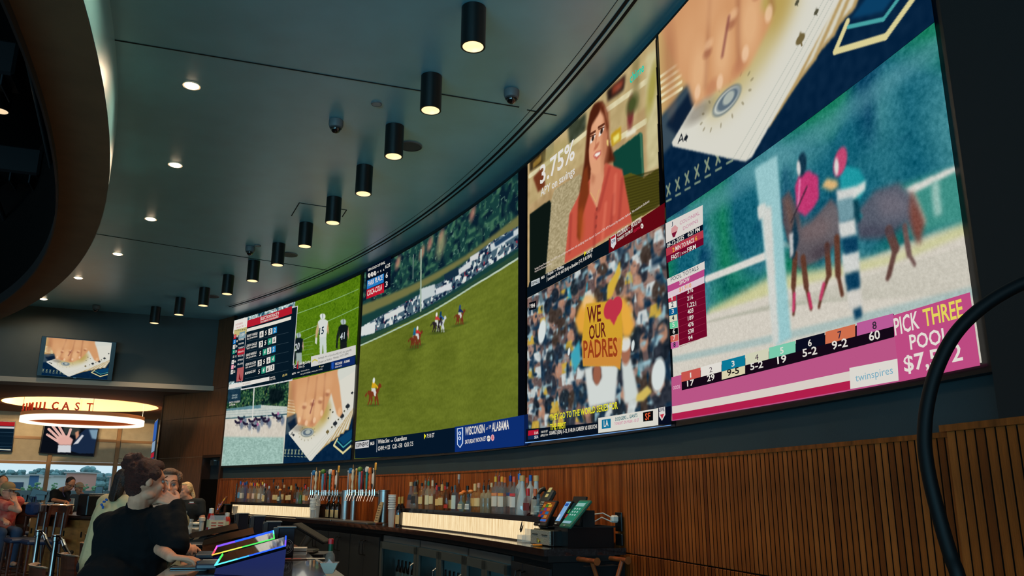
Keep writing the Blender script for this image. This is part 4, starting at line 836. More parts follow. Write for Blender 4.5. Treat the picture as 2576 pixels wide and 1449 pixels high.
b = MB(); b.box((-4, 9, -.05), (60, 46, .1)); struct(b.build('floor', M_floor))
RC = np.array([-23.16, -3.08]); RO, RI = 21.86, 21.44
def ringp(a, r, z): a = math.radians(a); return (RC[0] + r * math.cos(a), RC[1] + r * math.sin(a), z)
b = MB()
n = 60; a0, a1 = -22, 62
vs = []; fs = []
for i in range(n + 1):
    a = a0 + (a1 - a0) * i / n
    p0 = ringp(a, RO - .2, ZC); p1 = ringp(a, RO + 1.4, ZC); p2 = ringp(a, RO + 2.8, ZC); p3 = ringp(a, RO + 4.4, ZC)
    vs += [p0, p1, p2, p3]
    if i:
        for k in range(3): j = 4 * (i - 1) + k; fs.append((j, j + 1, j + 5, j + 4))
m_ = len(vs); vs += [(x, y, z + .12) for x, y, z in vs]; fs += [tuple(m_ + i for i in f)[::-1] for f in fs]
b.add(vs, fs); ceiling = struct(b.build('ceiling', M_ceil))
# ceiling board joints: fine recessed lines drawn as thin dark strips set just under the boards
def strip(mb, p, q, w, z, t=.004):
    p = np.array(p[:2]); q = np.array(q[:2]); d = q - p; d /= np.linalg.norm(d); n_ = np.array([-d[1], d[0]]) * w / 2
    mb.prism([tuple(p + n_), tuple(p - n_), tuple(q - n_), tuple(q + n_)], z - t, z + .001)
M_joint = mat('joint_shadow_gap', (24, 28, 28), .9)
for (pa, pb_) in (((287, 100), (1306, 269)), ((240, 588), (838, 682)), ((1326, 276), (1400, 290))):
    b = MB(); strip(b, on_z(*pa, ZC), on_z(*pb_, ZC), .012, ZC); b.build('joint', M_joint, ceiling)
hp_ = [on_z(*p, ZC) for p in ((733, 543), (753, 510), (872, 528), (861, 545))]
b = MB()
for i in range(3): strip(b, hp_[i], hp_[i + 1], .01, ZC)
b.build('access_hatch_joint', M_joint, ceiling)

# curved bulkhead ring hanging under the ceiling, open black plenum inside it
b = MB(); rings = []
for i in range(91):
    a = a0 + (a1 + 18 - a0) * i / 90
    rings.append([ringp(a, RI, 4.165), ringp(a, RO, 4.165), ringp(a, RO, ZC + .02), ringp(a, RI + .05, ZC + .02), ringp(a, RI + .012, ZC - .1)])
b.slab(rings); struct(b.build('ceiling_bulkhead', M_ring, smooth=True))
b = MB(); b.slab([[ringp(a0 + (a1 + 18 - a0) * i / 90, r, z) for r, z in ((RI, 4.22), (RI + .008, 4.22), (RI + .008, 6.3), (RI, 6.3))] for i in range(91)]); struct(b.build('ceiling_bulkhead_liner', M_dark))
b = MB(); rings = []
for i in range(91):
    a = a0 + (a1 + 18 - a0) * i / 90
    rings.append([ringp(a, RI - .006, 4.10), ringp(a, RI + .012, 4.10), ringp(a, RI + .012, 4.26), ringp(a, RI - .006, 4.26)])
b.slab(rings); struct(b.build('trim_1', mat('bulkhead_edge_trim', (42, 40, 40), .4), smooth=True))
b = MB(); b.box((-19, 14, 6.35), (32, 50, .1)); b.box((-34, 14, 5.2), (.1, 50, 2.3)); struct(b.build('ceiling_upper', M_dark))

b = MB(); b.slab([[ringp(a0 + (a1 + 18 - a0) * i / 90, r, z) for r, z in ((RO + .001, 4.17), (RO + .006, 4.17), (RO + .006, ZC), (RO + .001, ZC))] for i in range(91)]); struct(b.build('trim_3', M_ceil, smooth=True))
# dark ducts and vanes glimpsed in the plenum
for k, (px, py) in enumerate(((-20, 205), (55, 450), (10, 605))):
    c = on_z(px, py, 5.7)
    t = thing('air_duct', ['black duct end with vanes, topmost in the dark ceiling opening', 'long black vaned duct grille in the middle of the dark ceiling opening', 'black vaned duct low in the dark ceiling opening, at the frame edge'][k], 'duct', c, .35)
    b = MB(); b.box((-.6, 0, .2), (1.7, .5, .4), bev=.03); b.build('duct_body', mat('duct_black', (26, 26, 28), .35, .3), t)
    for j in range(7):
        b = MB(); b.box((-1.3 + .24 * j, 0, -.05), (.02, .44, .14), bev=.004); b.build('vane', mat('duct_vane', (52, 54, 58), .3, .5), t)
b = MB(); P_ = [on_z(*p, 5.6) for p in ((70, 150), (140, 470))]; b.cyl(P_[0], P_[1], .03); tag(b.build('conduit', mat('duct_vane', (52, 54, 58), .3)), 'dark pipe running along the rim inside the ceiling opening', 'pipe')
b = MB(); P_ = [on_z(*p, 5.6) for p in ((-20, 470), (66, 692))]; b.cyl(P_[0], P_[1], .035); tag(b.build('conduit', mat('duct_vane', (52, 54, 58), .3)), 'dark diagonal pipe low in the ceiling opening, over the black duct', 'pipe')

# the curved video wall and what is under it
wall = thing('wall_right', '', 'wall'); del wall['label']; del wall['category']; wall['kind'] = 'structure'
b = MB(); b.arcslab(-14, 47.48, 1.60, ZC + .05, -.12, -.062, step=1.5); b.build('painted_upper_wall', M_teal, wall, smooth=True)
b = MB(); b.arcslab(-14, 11.34, 1.60, ZC + .05, -.05, .03, step=1.0); b.build('black_pilaster', M_blackm, wall)
b = MB(); b.arcslab(11.34, 53.6, 0, 1.60, -.12, -.035, step=1.5); b.build('backing', mat('slat_backing_gap_shade', (10, 7, 5), .95, spec=.05), wall)
b = MB(); b.arcslab(-14, 12.0, 0, 1.615, -.12, .01, step=1.5); b.build('backing', MATS['slat_backing_gap_shade'], wall)
SW = math.degrees(.0405 / R0)
slat_cache = {}
def slat(t, z0, z1, off, w=.0393, name='slat'):
    key = (z0, z1, w); 
    if key not in slat_cache:
        mb = MB(); mb.box((0, 0, (z0 + z1) / 2), (w, .022, z1 - z0), bev=.003)
        slat_cache[key] = [mb.mesh('slat') for _ in range(3)]
        for me, m in zip(slat_cache[key], (M_slat, M_slat_b, M_slat_c)):
            me.materials.append(m); me.materials.append(mat('slat_backing_gap_shade', (10, 7, 5), .95, spec=.05))
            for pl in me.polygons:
                if abs(pl.normal.x) > .5: pl.material_index = 1  # side faces painted black: shade of the gaps put into the colour
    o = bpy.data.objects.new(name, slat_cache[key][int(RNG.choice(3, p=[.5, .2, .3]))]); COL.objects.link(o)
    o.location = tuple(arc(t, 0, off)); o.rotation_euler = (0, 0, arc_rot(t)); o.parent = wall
t = 12.02 + SW / 2
ts = []
while t < 47.6: ts.append(t); t += SW
near = [t for t in ts if t < 19.5]; far = [t for t in ts if t >= 19.5]
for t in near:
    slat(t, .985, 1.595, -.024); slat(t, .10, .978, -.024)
SWN = math.degrees(.046 / R0)
t = 11.96 - SWN / 2
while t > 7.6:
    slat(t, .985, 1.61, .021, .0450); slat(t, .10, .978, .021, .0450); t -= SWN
b = MB()
for t in far:
    for (z0, z1) in ((.985, 1.595), (.10, .978)):
        T = Matrix.Translation(Vector(arc(t, (z0 + z1) / 2, -.024))) @ Matrix.Rotation(arc_rot(t), 4, 'Z'); b.box((0, 0, 0), (.0387, .02, z1 - z0), int(RNG.choice(3, p=[.5, .2, .3])), T=T)
b.build('distant_slats', [M_slat, M_slat_b, M_slat_c], wall, kind='stuff')
b = MB(); b.arcslab(12.0, 47.5, 1.592, 1.612, -.06, -.008, step=1.0); b.build('wainscot_cap', M_slat, wall)
b = MB(); b.arcslab(7, 12.02, 1.608, 1.632, -.03, .04, step=1.0); b.build('wainscot_cap', M_slat, wall)

# walnut veneer wall beyond the screens, with the service door
vw = bpy.data.objects.new('wall_veneer', None); COL.objects.link(vw); vw['kind'] = 'structure'
def vpanel(t0, t1, z0, z1, o=-.02):
    b = MB(); b.arcslab(t0, t1, z0, z1, o - .05, o, step=.6); b.build('veneer_panel', M_veneer, vw)
DT0, DT1, DZ = 47.62, 49.30, 2.02
zs = [(0, .95), (.955, 2.02), (2.026, 2.78), (2.786, 3.29)]
for (t0, t1) in ((49.32, 51.4), (51.42, 53.45)):
    for (z0, z1) in zs: vpanel(t0, t1, z0, z1)
vpanel(47.55, 49.30, 2.786, 3.30); vpanel(47.55, 49.30, 2.05, 2.78)
vpanel(47.55, 51.3, 3.305, ZC + .02)
b = MB(); b.arcslab(53.45, 53.52, 0, 3.32, -.07, -.012); b.arcslab(47.46, 47.55, 1.6, ZC + .02, -.07, -.005); b.build('edge_trim', mat('walnut_edge', (50, 30, 20), .4), vw)
dr = bpy.data.objects.new('door_1', None); COL.objects.link(dr); dr['kind'] = 'structure'
b = MB(); b.arcslab(DT0 + .05, DT1 - .05, 0.01, 2.0, -.24, -.20); b.build('door_leaf', mat('door_charcoal', (28, 36, 40), .55), dr)
b = MB(); b.arcslab(DT0, DT0 + .06, 0, 2.04, -.26, -.02); b.arcslab(DT1 - .06, DT1, 0, 2.04, -.26, -.02); b.arcslab(DT0, DT1, 2.0, 2.05, -.26, -.02); b.build('door_frame', mat('walnut_edge', (50, 30, 20), .4), dr)
b = MB(); b.arcslab(DT0 + .15, DT0 + 1.3, 1.94, 1.99, -.19, -.15); b.build('closer_arm', M_steel, dr); b = MB(); b.arcslab(DT0 + 1.05, DT0 + 1.35, 1.86, 1.96, -.19, -.12); b.build('closer_body', M_steel, dr)

# fascia bulkhead over the doorway to the next room, and its underside ceiling
FA = np.array([-14.6, 12.37]); FB = np.array([-6.02, 15.53])
fd = (FB - FA) / np.linalg.norm(FB - FA); fn = np.array([fd[1], -fd[0]])       # fn faces the camera side
def fpt(s, off, z): p = FB - fd * s + fn * off; return (p[0], p[1], z)
b = MB(); b.slab([[fpt(s, -.5, 3.36), fpt(s, 0, 3.36), fpt(s, 0, ZC + .02), fpt(s, -.5, ZC + .02)] for s in (-.25, 4.5, 9.2)]); struct(b.build('wall_left', mat('fascia_paint', (58, 64, 62), .75, noise=.04, nscale=3, bump=.1, bscale=180)))
b = MB(); b.slab([[fpt(s, -.5, 3.27), fpt(s, .045, 3.27), fpt(s, .045, 3.36), fpt(s, -.5, 3.36)] for s in (-.3, 4.5, 9.2)]); struct(b.build('trim_2', mat('fascia_edge_lit', (150, 138, 122), .6)))  # pale edge: light along the fascia's underside put into the paint

# next room: low ceiling with a lit round recess
HC = np.array([-9.88, 18.62]); HR = 1.62
b = MB(); n = 72; vs = []; fs = []
outer = [(-18, 11.4), (-4.2, 16.5), (-6.0, 26.5), (-20, 24)]
def edge_hit(a):
    d = np.array([math.cos(a), math.sin(a)]); best = 1e9
    for i in range(4):
        p, q = np.array(outer[i]), np.array(outer[(i + 1) % 4]); e = q - p; den = d[0] * e[1] - d[1] * e[0]
        if abs(den) < 1e-9: continue
        w = p - HC; t = (w[0] * e[1] - w[1] * e[0]) / den; s_ = (w[0] * d[1] - w[1] * d[0]) / den
        if t > 0 and -1e-6 <= s_ <= 1 + 1e-6: best = min(best, t)
    return best
for i in range(n):
    a = 2 * PI * i / n; h = edge_hit(a); c, s_ = math.cos(a), math.sin(a)
    vs += [(HC[0] + HR * c, HC[1] + HR * s_, 3.30), (HC[0] + min(h, HR + .5) * c, HC[1] + min(h, HR + .5) * s_, 3.30), (HC[0] + h * c, HC[1] + h * s_, 3.30), (HC[0] + h * c, HC[1] + h * s_, 3.36), (HC[0] + HR * c, HC[1] + HR * s_, 3.62)]
for i in range(n):
    j = (i + 1) % n
    for k in range(4): fs.append((5 * i + k, 5 * i + k + 1, 5 * j + k + 1, 5 * j + k))
    fs.append((5 * i + 4, 5 * i, 5 * j, 5 * j + 4))
b.add(vs, fs); b.build('ceiling_next_room', mat('next_room_ceiling', (120, 84, 58), .8))['kind'] = 'structure'
rc = thing('cove_light', 'big round lit recess in the low ceiling above the ring pendant', 'light', (HC[0], HC[1], 3.3))
b = MB(); b.lathe([(.01, .27), (HR - .10, .27), (HR - .10, .29), (.01, .29)], n=64); b.build('glowing_panel', glow('cove_glow', (255, 236, 196), 1.15), rc)
b = MB(); b.lathe([(HR - .012, -.004), (HR - .012, .28), (HR - .10, .28)], n=64, caps=False); b.build('side_wall', mat('cove_side_lit', (232, 190, 128), .6, emit=(255, 204, 130), strength=.62), rc); b = MB(); b.lathe([(HR - .012, -.006), (HR + .10, -.006), (HR + .10, .0)], n=64, caps=False); b.build('rim', mat('cove_lip', (170, 130, 90), .6), rc)  # side wall glows by itself, standing in for the panel's light on it

for k_ in range(3):  # spots added inside the recess to brighten the far wall
    lamp('cove_fill_spot', 'SPOT', (HC[0] - 1.0 + k_, HC[1] - .6, 3.40), 230, (1, .76, .46), (HC[0] - 3.2 + 2.6 * k_, HC[1] + 3.2, 1.9), spot_size=2.4, spot_blend=.8, shadow_soft_size=.03)
# far wall with the windows over the race track
WA, WB = np.array([-12.76, 20.2]), np.array([-9.9, 22.55]); wd = (WB - WA) / np.linalg.norm(WB - WA); wn = np.array([wd[1], -wd[0]])
def wpt(s, off, z): p = WA + wd * s + wn * off; return (p[0], p[1], z)
def w_hit(px, py, off=0.0):
    v = ray(px, py); o = ORG[:2] - (WA + wn * off); t = -(o @ wn) / (v[:2] @ wn); p = v * t + ORG
    return float((p[:2] - WA) @ wd), float(p[2])
far_w = bpy.data.objects.new('wall_back', None); COL.objects.link(far_w); far_w['kind'] = 'structure'
def wbox(mb, s0, s1, z0, z1, o0, o1, mi=0): mb.slab([[wpt(s, o0, z0), wpt(s, o1, z0), wpt(s, o1, z1), wpt(s, o0, z1)] for s in (s0, s1)], mi)
mull = [w_hit(x, 1100)[0] for x in (-30, 132, 299, 470)]
mull = [mull[0] - 3.2] + mull + [mull[-1] + 2.5]
ZT = w_hit(150, 1167)[1]; ZM = w_hit(150, 1104)[1]; ZS = .92
print('window', mull, ZT, ZM)
M_pan = mat('acoustic_panel', (176, 156, 124), .85, noise=.04, nscale=6, bump=.2, bscale=120)
for i in range(len(mull) - 1):
    for (z0, z1) in ((ZT + .06, ZM - .03), (ZM + .03, 3.34)):
        b = MB(); wbox(b, mull[i] + .05, mull[i + 1] - .05, z0, z1, -.05, -.01); b.build('wall_panel', M_pan, far_w)
    b = MB(); wbox(b, mull[i], mull[i + 1], 0, ZS - .05, -.05, -.01); b.build('wall_panel', mat('low_panel', (60, 50, 42), .7), far_w)
M_mull = mat('bronze_mullion', (150, 108, 66), .5)
for i, s in enumerate(mull):
    b = MB(); wbox(b, s - .045, s + .045, 0, 3.34, -.07, .03); b.build('mullion', M_mull, far_w)
for z in (ZT + .02, ZM):
    b = MB(); wbox(b, mull[0], mull[-1], z - .035, z + .035, -.06, .012); b.build('transom', M_mull, far_w)
b = MB(); wbox(b, mull[0], mull[-1], ZS - .06, ZS, -.08, .05); b.build('sill', M_mull, far_w)
M_glass = mat('window_glass', (235, 245, 245), .02, trans=1.0, ior=1.02)
for i in range(len(mull) - 1):
    b = MB(); wbox(b, mull[i] + .045, mull[i + 1] - .045, ZS, ZT, -.03, -.022); o = b.build('window_%d' % (i + 1), M_glass); o['kind'] = 'structure'
s_ = w_hit(92, 1200)[0]
for px in (92, 225):
    s_ = w_hit(px, 1200)[0]
# wall closing the left side of the next room
b = MB(); b.box((-19.5, 15, 1.7), (.1, 14, 3.4)); struct(b.build('wall_left_far', M_tan))

# ------------------------------------------------------------------ outside the windows: track infield, trees, sheds
def out(px, py, dist): p = at_y(px, py, dist); return p
b = MB(); b.box((-60, 130, -.6), (300, 214, .1)); struct(b.build('ground_outside', mat('outside_grass', (92, 108, 84), .95, noise=.2, nscale=.3)))
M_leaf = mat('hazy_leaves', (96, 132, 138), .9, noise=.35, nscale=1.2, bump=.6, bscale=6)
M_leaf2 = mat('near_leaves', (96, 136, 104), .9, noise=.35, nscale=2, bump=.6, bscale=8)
def tree(px, ptop, pw, dist, label, m=M_leaf, base=-.55, grp=None):
    top = out(px, ptop, dist); r = pw * dist / 2020 / 2; H = top[2] - base
    t = thing('tree', label, 'tree', (top[0], dist, base), 0, grp)
    b = MB(); b.cyl((0, 0, 0), (0, 0, H * .55), r * .09, r * .05, 8); b.build('trunk', mat('bark', (60, 52, 44), .9), t)
    b = MB(); rg = np.random.default_rng(int(px * 7 + 3))
    for k in range(60):
        a = rg.uniform(0, 2 * PI); h = rg.uniform(.18, .93); rr = r * (1 - abs(h - .5) * .8) * rg.uniform(.2, .85)
        s = r * rg.uniform(.24, .46); b.ball((rr * math.cos(a), rr * math.sin(a), H * h), (s, s, s * .8), 8)
    o = b.build('crown', m, t); md = o.modifiers.new('d', 'DISPLACE'); tx = bpy.data.textures.get('clump') or bpy.data.textures.new('clump', 'CLOUDS'); tx.noise_scale = .8; md.texture = tx; md.strength = r * .35
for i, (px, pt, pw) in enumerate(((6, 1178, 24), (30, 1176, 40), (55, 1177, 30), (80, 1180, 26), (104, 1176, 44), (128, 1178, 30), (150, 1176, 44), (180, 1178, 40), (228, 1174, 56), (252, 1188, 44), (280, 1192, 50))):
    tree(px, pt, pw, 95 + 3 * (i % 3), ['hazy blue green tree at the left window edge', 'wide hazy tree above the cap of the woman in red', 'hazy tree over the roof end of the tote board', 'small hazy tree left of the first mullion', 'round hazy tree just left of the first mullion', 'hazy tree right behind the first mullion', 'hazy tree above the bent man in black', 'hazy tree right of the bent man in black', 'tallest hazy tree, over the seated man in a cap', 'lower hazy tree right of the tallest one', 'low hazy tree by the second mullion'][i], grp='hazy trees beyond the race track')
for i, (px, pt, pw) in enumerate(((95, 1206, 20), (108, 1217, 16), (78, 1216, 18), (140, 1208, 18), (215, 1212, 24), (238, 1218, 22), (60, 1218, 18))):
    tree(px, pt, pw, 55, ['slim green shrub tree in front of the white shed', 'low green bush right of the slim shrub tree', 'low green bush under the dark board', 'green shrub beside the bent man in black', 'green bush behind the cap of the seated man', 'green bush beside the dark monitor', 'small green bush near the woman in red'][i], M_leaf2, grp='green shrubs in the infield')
def slabout(name, px0, py0, px1, py1, dist, color, label, cat, depth=2.0, extra=None):
    a = out(px0, py0, dist); c = out(px1, py1, dist)
    t = thing(name, label, cat, ((a[0] + c[0]) / 2, dist + depth / 2, -.55))
    b = MB(); b.box((0, 0, (a[2] + .55) / 2), (c[0] - a[0], depth, a[2] + .55)); b.build('body', flat(color, .8), t)
    b = MB(); b.box((0, 0, a[2] + .6), (c[0] - a[0] + .4, depth + .4, .12)); b.build('roof', flat((170, 176, 180), .7), t)
    if extra: extra(t, c[0] - a[0], a[2] + .55, depth)
    return t
def board_(t, w, h, dp):
    b = MB(); b.box((-w * .1, -dp / 2 - .06, h * .62), (w * .66, .1, h * .42)); b.build('display_board', flat((34, 66, 96), .5), t)
slabout('tote_shed', 2, 1198, 78, 1240, 80, (214, 220, 222), 'long white shed with a dark blue board on its front, beyond the left window', 'shed', 3, board_)
slabout('blue_banner_post', 75, 1196, 88, 1240, 79, (60, 104, 150), 'narrow blue banner panel standing at the end of the white shed', 'banner', .3)
slabout('track_shed', 90, 1198, 160, 1240, 88, (206, 214, 216), 'white shed seen between the blue banner and the man in black', 'shed', 3)
slabout('red_roof_barn', 168, 1190, 204, 1212, 84, (196, 150, 140), 'pale barn with reddish front behind the seated man in a cap', 'barn', 3)
slabout('small_house', 276, 1200, 292, 1212, 88, (200, 170, 165), 'small pale house low between the trees at the second mullion', 'house', 3)
t = thing('track_sign_wall', 'long pale sign wall with big blue grey capital letters outside the windows', 'sign', out(150, 1252, 40))
a = out(-10, 1234, 40); c = out(310, 1256, 40)
b = MB(); b.box((0, .1, .0), (c[0] - a[0], .15, a[2] - c[2] + .3)); b.build('wall_face', flat((170, 190, 200), .8), t)
for ch, px in (('U', 64), ('N', 77), ('I', 98), ('A', 236), ('C', 262)):
    co, fs, w = glyphs(ch, True); p = out(px, 1252, 40); h = .34
    mb = MB(); L_ = [(p[0] - t.location[0] + (x - .5) * w * h, -.05, y * h - .22) for x, y in co]; mb.add(L_, fs); mb.build('letter', flat((70, 100, 124), .6), t)

# ------------------------------------------------------------------ ceiling fittings
proto = None
P12 = [(1190, 118), (1083, 278), (990, 394), (914, 488), (837, 561), (766.5, 620), (697.5, 667), (635, 707), (571, 740), (511, 769), (450, 792), (388, 813)]
PL = ['first of the curved row, highest in the photo and largest', 'second from the largest', 'third from the largest, beside a ceiling speaker', 'fourth from the largest', 'fifth from the largest, over the access hatch joint', 'sixth from the largest', 'seventh from the largest, beside a round speaker', 'eighth from the largest, under a dome camera', 'ninth from the largest, fourth from the far end', 'third from the far end of the curved row', 'second from the far end of the curved row', 'last at the far end, above the veneer wall']
HL = .305
for i, (x, y) in enumerate(P12):
    c = on_z(x, y, ZC - HL); lab = 'black cylinder pendant light, ' + PL[i]
    if proto is None:
        proto = thing('cylinder_pendant', lab, 'ceiling light', (c[0], c[1], ZC - HL), 0, 'black cylinder lights in a curved row')
        b = MB(); b.lathe([(.073, .0), (.086, .0), (.086, HL - .004), (.07, HL)], n=28, caps=False); b.lathe([(.07, HL - .002), (.0, HL - .002)], n=28, caps=False); b.lathe([(.001, .16), (.074, .16)], n=28, caps=False); b.build('housing', mat('pendant_black', (8, 8, 9), .38), proto, smooth=True)
        b = MB(); b.lathe([(.073, .0), (.070, .004), (.050, .15)], n=28, caps=False); b.build('reflector', mat('pendant_reflector', (240, 220, 186), .3, emit=(255, 226, 180), strength=.72), proto, smooth=True)
        b = MB(); b.lathe([(.001, .145), (.05, .145)], n=20, caps=False); b.build('bulb_lens', glow('bulb', (255, 226, 170), 6.0), proto)
    else: copy_thing(proto, (c[0], c[1], ZC - HL), label=lab)
    lamp('pendant_spot', 'SPOT', (c[0], c[1], ZC - HL - .02), 95, (1, .74, .45), (c[0], c[1], 0), spot_size=1.75, spot_blend=.7, shadow_soft_size=.05)
proto = None
PR = ['just above the top frame edge, near the camera', 'nearest and highest in the photo', 'second from the highest', 'third from the highest', 'fourth from the highest, above the seam', 'second from the lowest', 'lowest, beside the curved bulkhead tip']
for i, (x, y) in enumerate([(512, -92), (482, 216), (441, 415), (379, 551), (296, 639), (197, 699), (109, 752)]):
    c = on_z(x, y, ZC - .002); lab = 'round white recessed downlight, ' + PR[i]
    if proto is None:
        proto = thing('recessed_downlight', lab, 'ceiling light', c, 0, 'round recessed lights along the bulkhead')
        b = MB(); b.lathe([(.058, .0), (.072, -.004), (.072, .0)], n=24, caps=False); b.build('trim_ring', mat('white_trim', (220, 210, 196), .5), proto)
        b = MB(); b.lathe([(.001, -.017), (.03, -.015), (.052, -.008), (.058, -.001)], n=24, caps=False); b.build('lens', glow('downlight', (255, 222, 184), 14.0), proto)
    else: copy_thing(proto, c, label=lab)
    lamp('downlight_spot', 'SPOT', (c[0], c[1], ZC - .02), 75, (1, .74, .48), (c[0], c[1], 0), spot_size=2.9, spot_blend=.6, shadow_soft_size=.06)
proto = None
PP = ['topmost, cut by the left frame edge', 'middle one, fully in view', 'lowest, cut by the frame edge']
for i, (x, y) in enumerate([(0, 280), (62, 500), (2, 679)]):
    c = on_z(x, y, 5.9); lab = 'round plenum downlight inside the dark ceiling opening, ' + PP[i]
    if proto is None:
        proto = thing('plenum_downlight', lab, 'ceiling light', c, 0, 'round lights in the dark ceiling opening')
        b = MB(); b.lathe([(.09, .0), (.105, .0), (.105, .28), (.0, .28)], n=24, caps=False); b.build('housing', MATS['pendant_black'], proto, smooth=True)
        b = MB(); b.lathe([(.001, .012), (.088, .002)], n=24, caps=False); b.build('lens', glow('plenum_bulb', (255, 224, 180), 1.0), proto)
    else: copy_thing(proto, c, label=lab)
proto = None
DC = [(846, 318, 'between the downlights and the third pendant'), (1287, 240, 'nearest the big screens, at the top of the photo'), (630, 632, 'above the eighth pendant'), (243, 772, 'at the ceiling edge over the wall television'), (471, 806, 'small and far, by the veneer wall under the pendants')]
for i, (x, y, l) in enumerate(DC):
    c = on_z(x, y - 16 + 2 * i if i < 3 else y - 4, ZC); lab = 'grey dome security camera ' + l
    if proto is None:
        proto = thing('dome_camera', lab, 'camera', c, 0, 'dome cameras on the ceiling')
        b = MB(); b.lathe([(.055, 0), (.066, -.01), (.066, -.05), (.058, -.075), (.05, -.08)], n=24); b.build('housing', mat('camera_grey', (96, 100, 102), .5), proto, smooth=True)
        b = MB(); b.ball((0, 0, -.085), .046, 20); b.build('dome', mat('camera_dome', (12, 12, 14), .05, coat=1.0), proto, smooth=True)
        b = MB(); b.lathe([(.049, -.078), (.055, -.083), (.049, -.088)], n=24, caps=False); b.build('bezel_ring', mat('camera_ring', (70, 72, 74), .3), proto)
    else: copy_thing(proto, c, label=lab)
for i, (x, y, l, r, nm) in enumerate(((1032, 367, 'grey round ceiling speaker half hidden by the third pendant', .115, 1), (728, 640, 'grey round ceiling speaker half hidden by the seventh pendant', .115, 1), (534, 745, 'grey round ceiling speaker beside the tenth pendant', .115, 1), (947, 260, 'small round white cover plate between two pendants and a dome camera', .045, 0), (648, 617, 'small round cover plate beside the far dome camera', .045, 0))):
    c = on_z(x, y, ZC); t = thing('ceiling_speaker' if nm else 'cover_plate', l, 'speaker' if nm else 'cover plate', c)
    b = MB(); b.lathe([(.001, -.012), (r * .93, -.010), (r, -.006), (r, 0)], n=32, caps=False); b.build('grille' if nm else 'plate', mat('speaker_grille', (74, 78, 80), .6, bump=.6, bscale=400) if nm else mat('plate_paint', (160, 164, 164), .6), t)
    b = MB(); b.lathe([(r * .94, -.013), (r * 1.02, -.009), (r * 1.02, 0)], n=32, caps=False); b.build('rim', mat('speaker_rim', (100, 104, 106), .5), t)
# slot diffuser following the screens
GC = np.array([-19.041, -.897]); GR = 20.653
sd = thing('slot_diffuser', 'long curved double slot air diffuser in the ceiling in front of the screens', 'air diffuser', (GC[0] + GR * math.cos(.25), GC[1] + GR * math.sin(.25), ZC))
def gslab(r0, r1, z0, z1, a0_, a1_, name, m):
    rings = []
    for i in range(81):
        a = a0_ + (a1_ - a0_) * i / 80
        rings.append([(GC[0] + r * math.cos(a) - sd.location[0], GC[1] + r * math.sin(a) - sd.location[1], z - ZC) for r, z in ((r0, z0), (r1, z0), (r1, z1), (r0, z1))])
    b = MB(); b.slab(rings); return b.build(name, m, sd, smooth=False)
A1_ = math.atan2(14.44 + .897, -5.2 + 19.041); A0_ = -.05
gslab(GR - .022, GR + .002, ZC - .004, ZC + .002, A0_, A1_, 'slot', mat('slot_black', (4, 4, 4), .9)); gslab(GR + .032, GR + .056, ZC - .004, ZC + .002, A0_, A1_, 'slot', MATS['slot_black'])
gslab(GR + .006, GR + .028, ZC - .007, ZC, A0_, A1_, 'divider', M_ceil); gslab(GR - .075, GR - .071, ZC - .002, ZC + .002, A0_, A1_, 'edge_line', MATS['slot_black'])

# ------------------------------------------------------------------ television on the fascia and televisions in the next room
def f_hit(px, py, off):
    v = ray(px, py); o = ORG[:2] - (FB + fn * off); t = -(o @ fn) / (v[:2] @ fn); return v * t + ORG
def flat_tv(name, label, tl, tr, bl, inset_x, pic, group=None, thick=.05, extra=None):
    tl, tr, bl = [np.asarray(p, float) for p in (tl, tr, bl)]
    x = tr - tl; y = bl - tl; W_, H_ = np.linalg.norm(x), np.linalg.norm(y); xn = x / W_; yn = y / H_; n_ = np.cross(yn, xn); n_ /= np.linalg.norm(n_)
    c = tl + x / 2 + y / 2; t = thing(name, label, 'television', c, 0, group)
    Mt = Matrix(((xn[0], n_[0], -yn[0], 0), (xn[1], n_[1], -yn[1], 0), (xn[2], n_[2], -yn[2], 0), (0, 0, 0, 1)))
    b = MB(); b.box((0, -thick / 2 - .002, 0), (W_, thick, H_), T=Mt, bev=.006); b.build('casing', M_black, t)
    b = MB(); b.box((0, -thick - .05, 0), (W_ * .3, .1, H_ * .4), T=Mt); b.build('wall_mount', M_blackm, t)
    b = MB(); b.box((0, .0, -H_ / 2 + .008), (.05, .006, .006), T=Mt); b.build('logo_plate', M_steel, t)
    mx, my = W_ * inset_x, .018
    ftl = tl + xn * mx + yn * my + n_ * .002; ftr = tr - xn * mx + yn * my + n_ * .002; fbl = bl + xn * mx - yn * my + n_ * .002
    fr = FlatFrame(ftl, ftr, fbl)
    P = pic(fr) if callable(pic) else pic
    o = picture('picture', P, fr, t, GAIN); local(t, o)
    if extra: extra(fr, t)
    return t
tl, tr, bl = f_hit(105, 845, .22), f_hit(294, 861, .22), f_hit(91, 945, .10)
def nolook(fr): p = cards_picture(190, 110, 2); return p
flat_tv('television', 'tilted wall television on the fascia showing a hand over playing cards', tl, tr, bl, .066, nolook)
# ------------------------------------------------------------------ back bar along the curved wall
ZB = 1.02                                                # back counter top
ZSH = 1.215                                              # bottle shelf top
OFF_F = .62                                              # counter front edge, metres in front of the wall
M_gran = mat('dark_granite', (30, 27, 27), .12, noise=.5, nscale=60, coat=.4)
M_cab = mat('cabinet_charcoal', (24, 33, 38), .5, noise=.08, nscale=6, stretch=(1, 1, .2))
TE = 19.35                                               # right-hand end of the counter
TW = 47.2
bc = thing('back_counter', 'long curved black granite counter top below the bottles', 'counter', arc(32, ZB, .3))
b = MB(); b.arcslab(TE, TW, ZB - .045, ZB, .012, OFF_F, step=.6); local(bc, b.build('worktop', M_gran, bc))
b = MB(); b.arcslab(TE, TW, ZB - .085, ZB - .045, .10, OFF_F - .03, step=.6); local(bc, b.build('front_rail', M_blackm, bc))
def on_arc(px, py, off, z):
    "angle on the circle 'off' in front of the wall seen at this pixel column"
    return on_wall(px, py, off)[0]
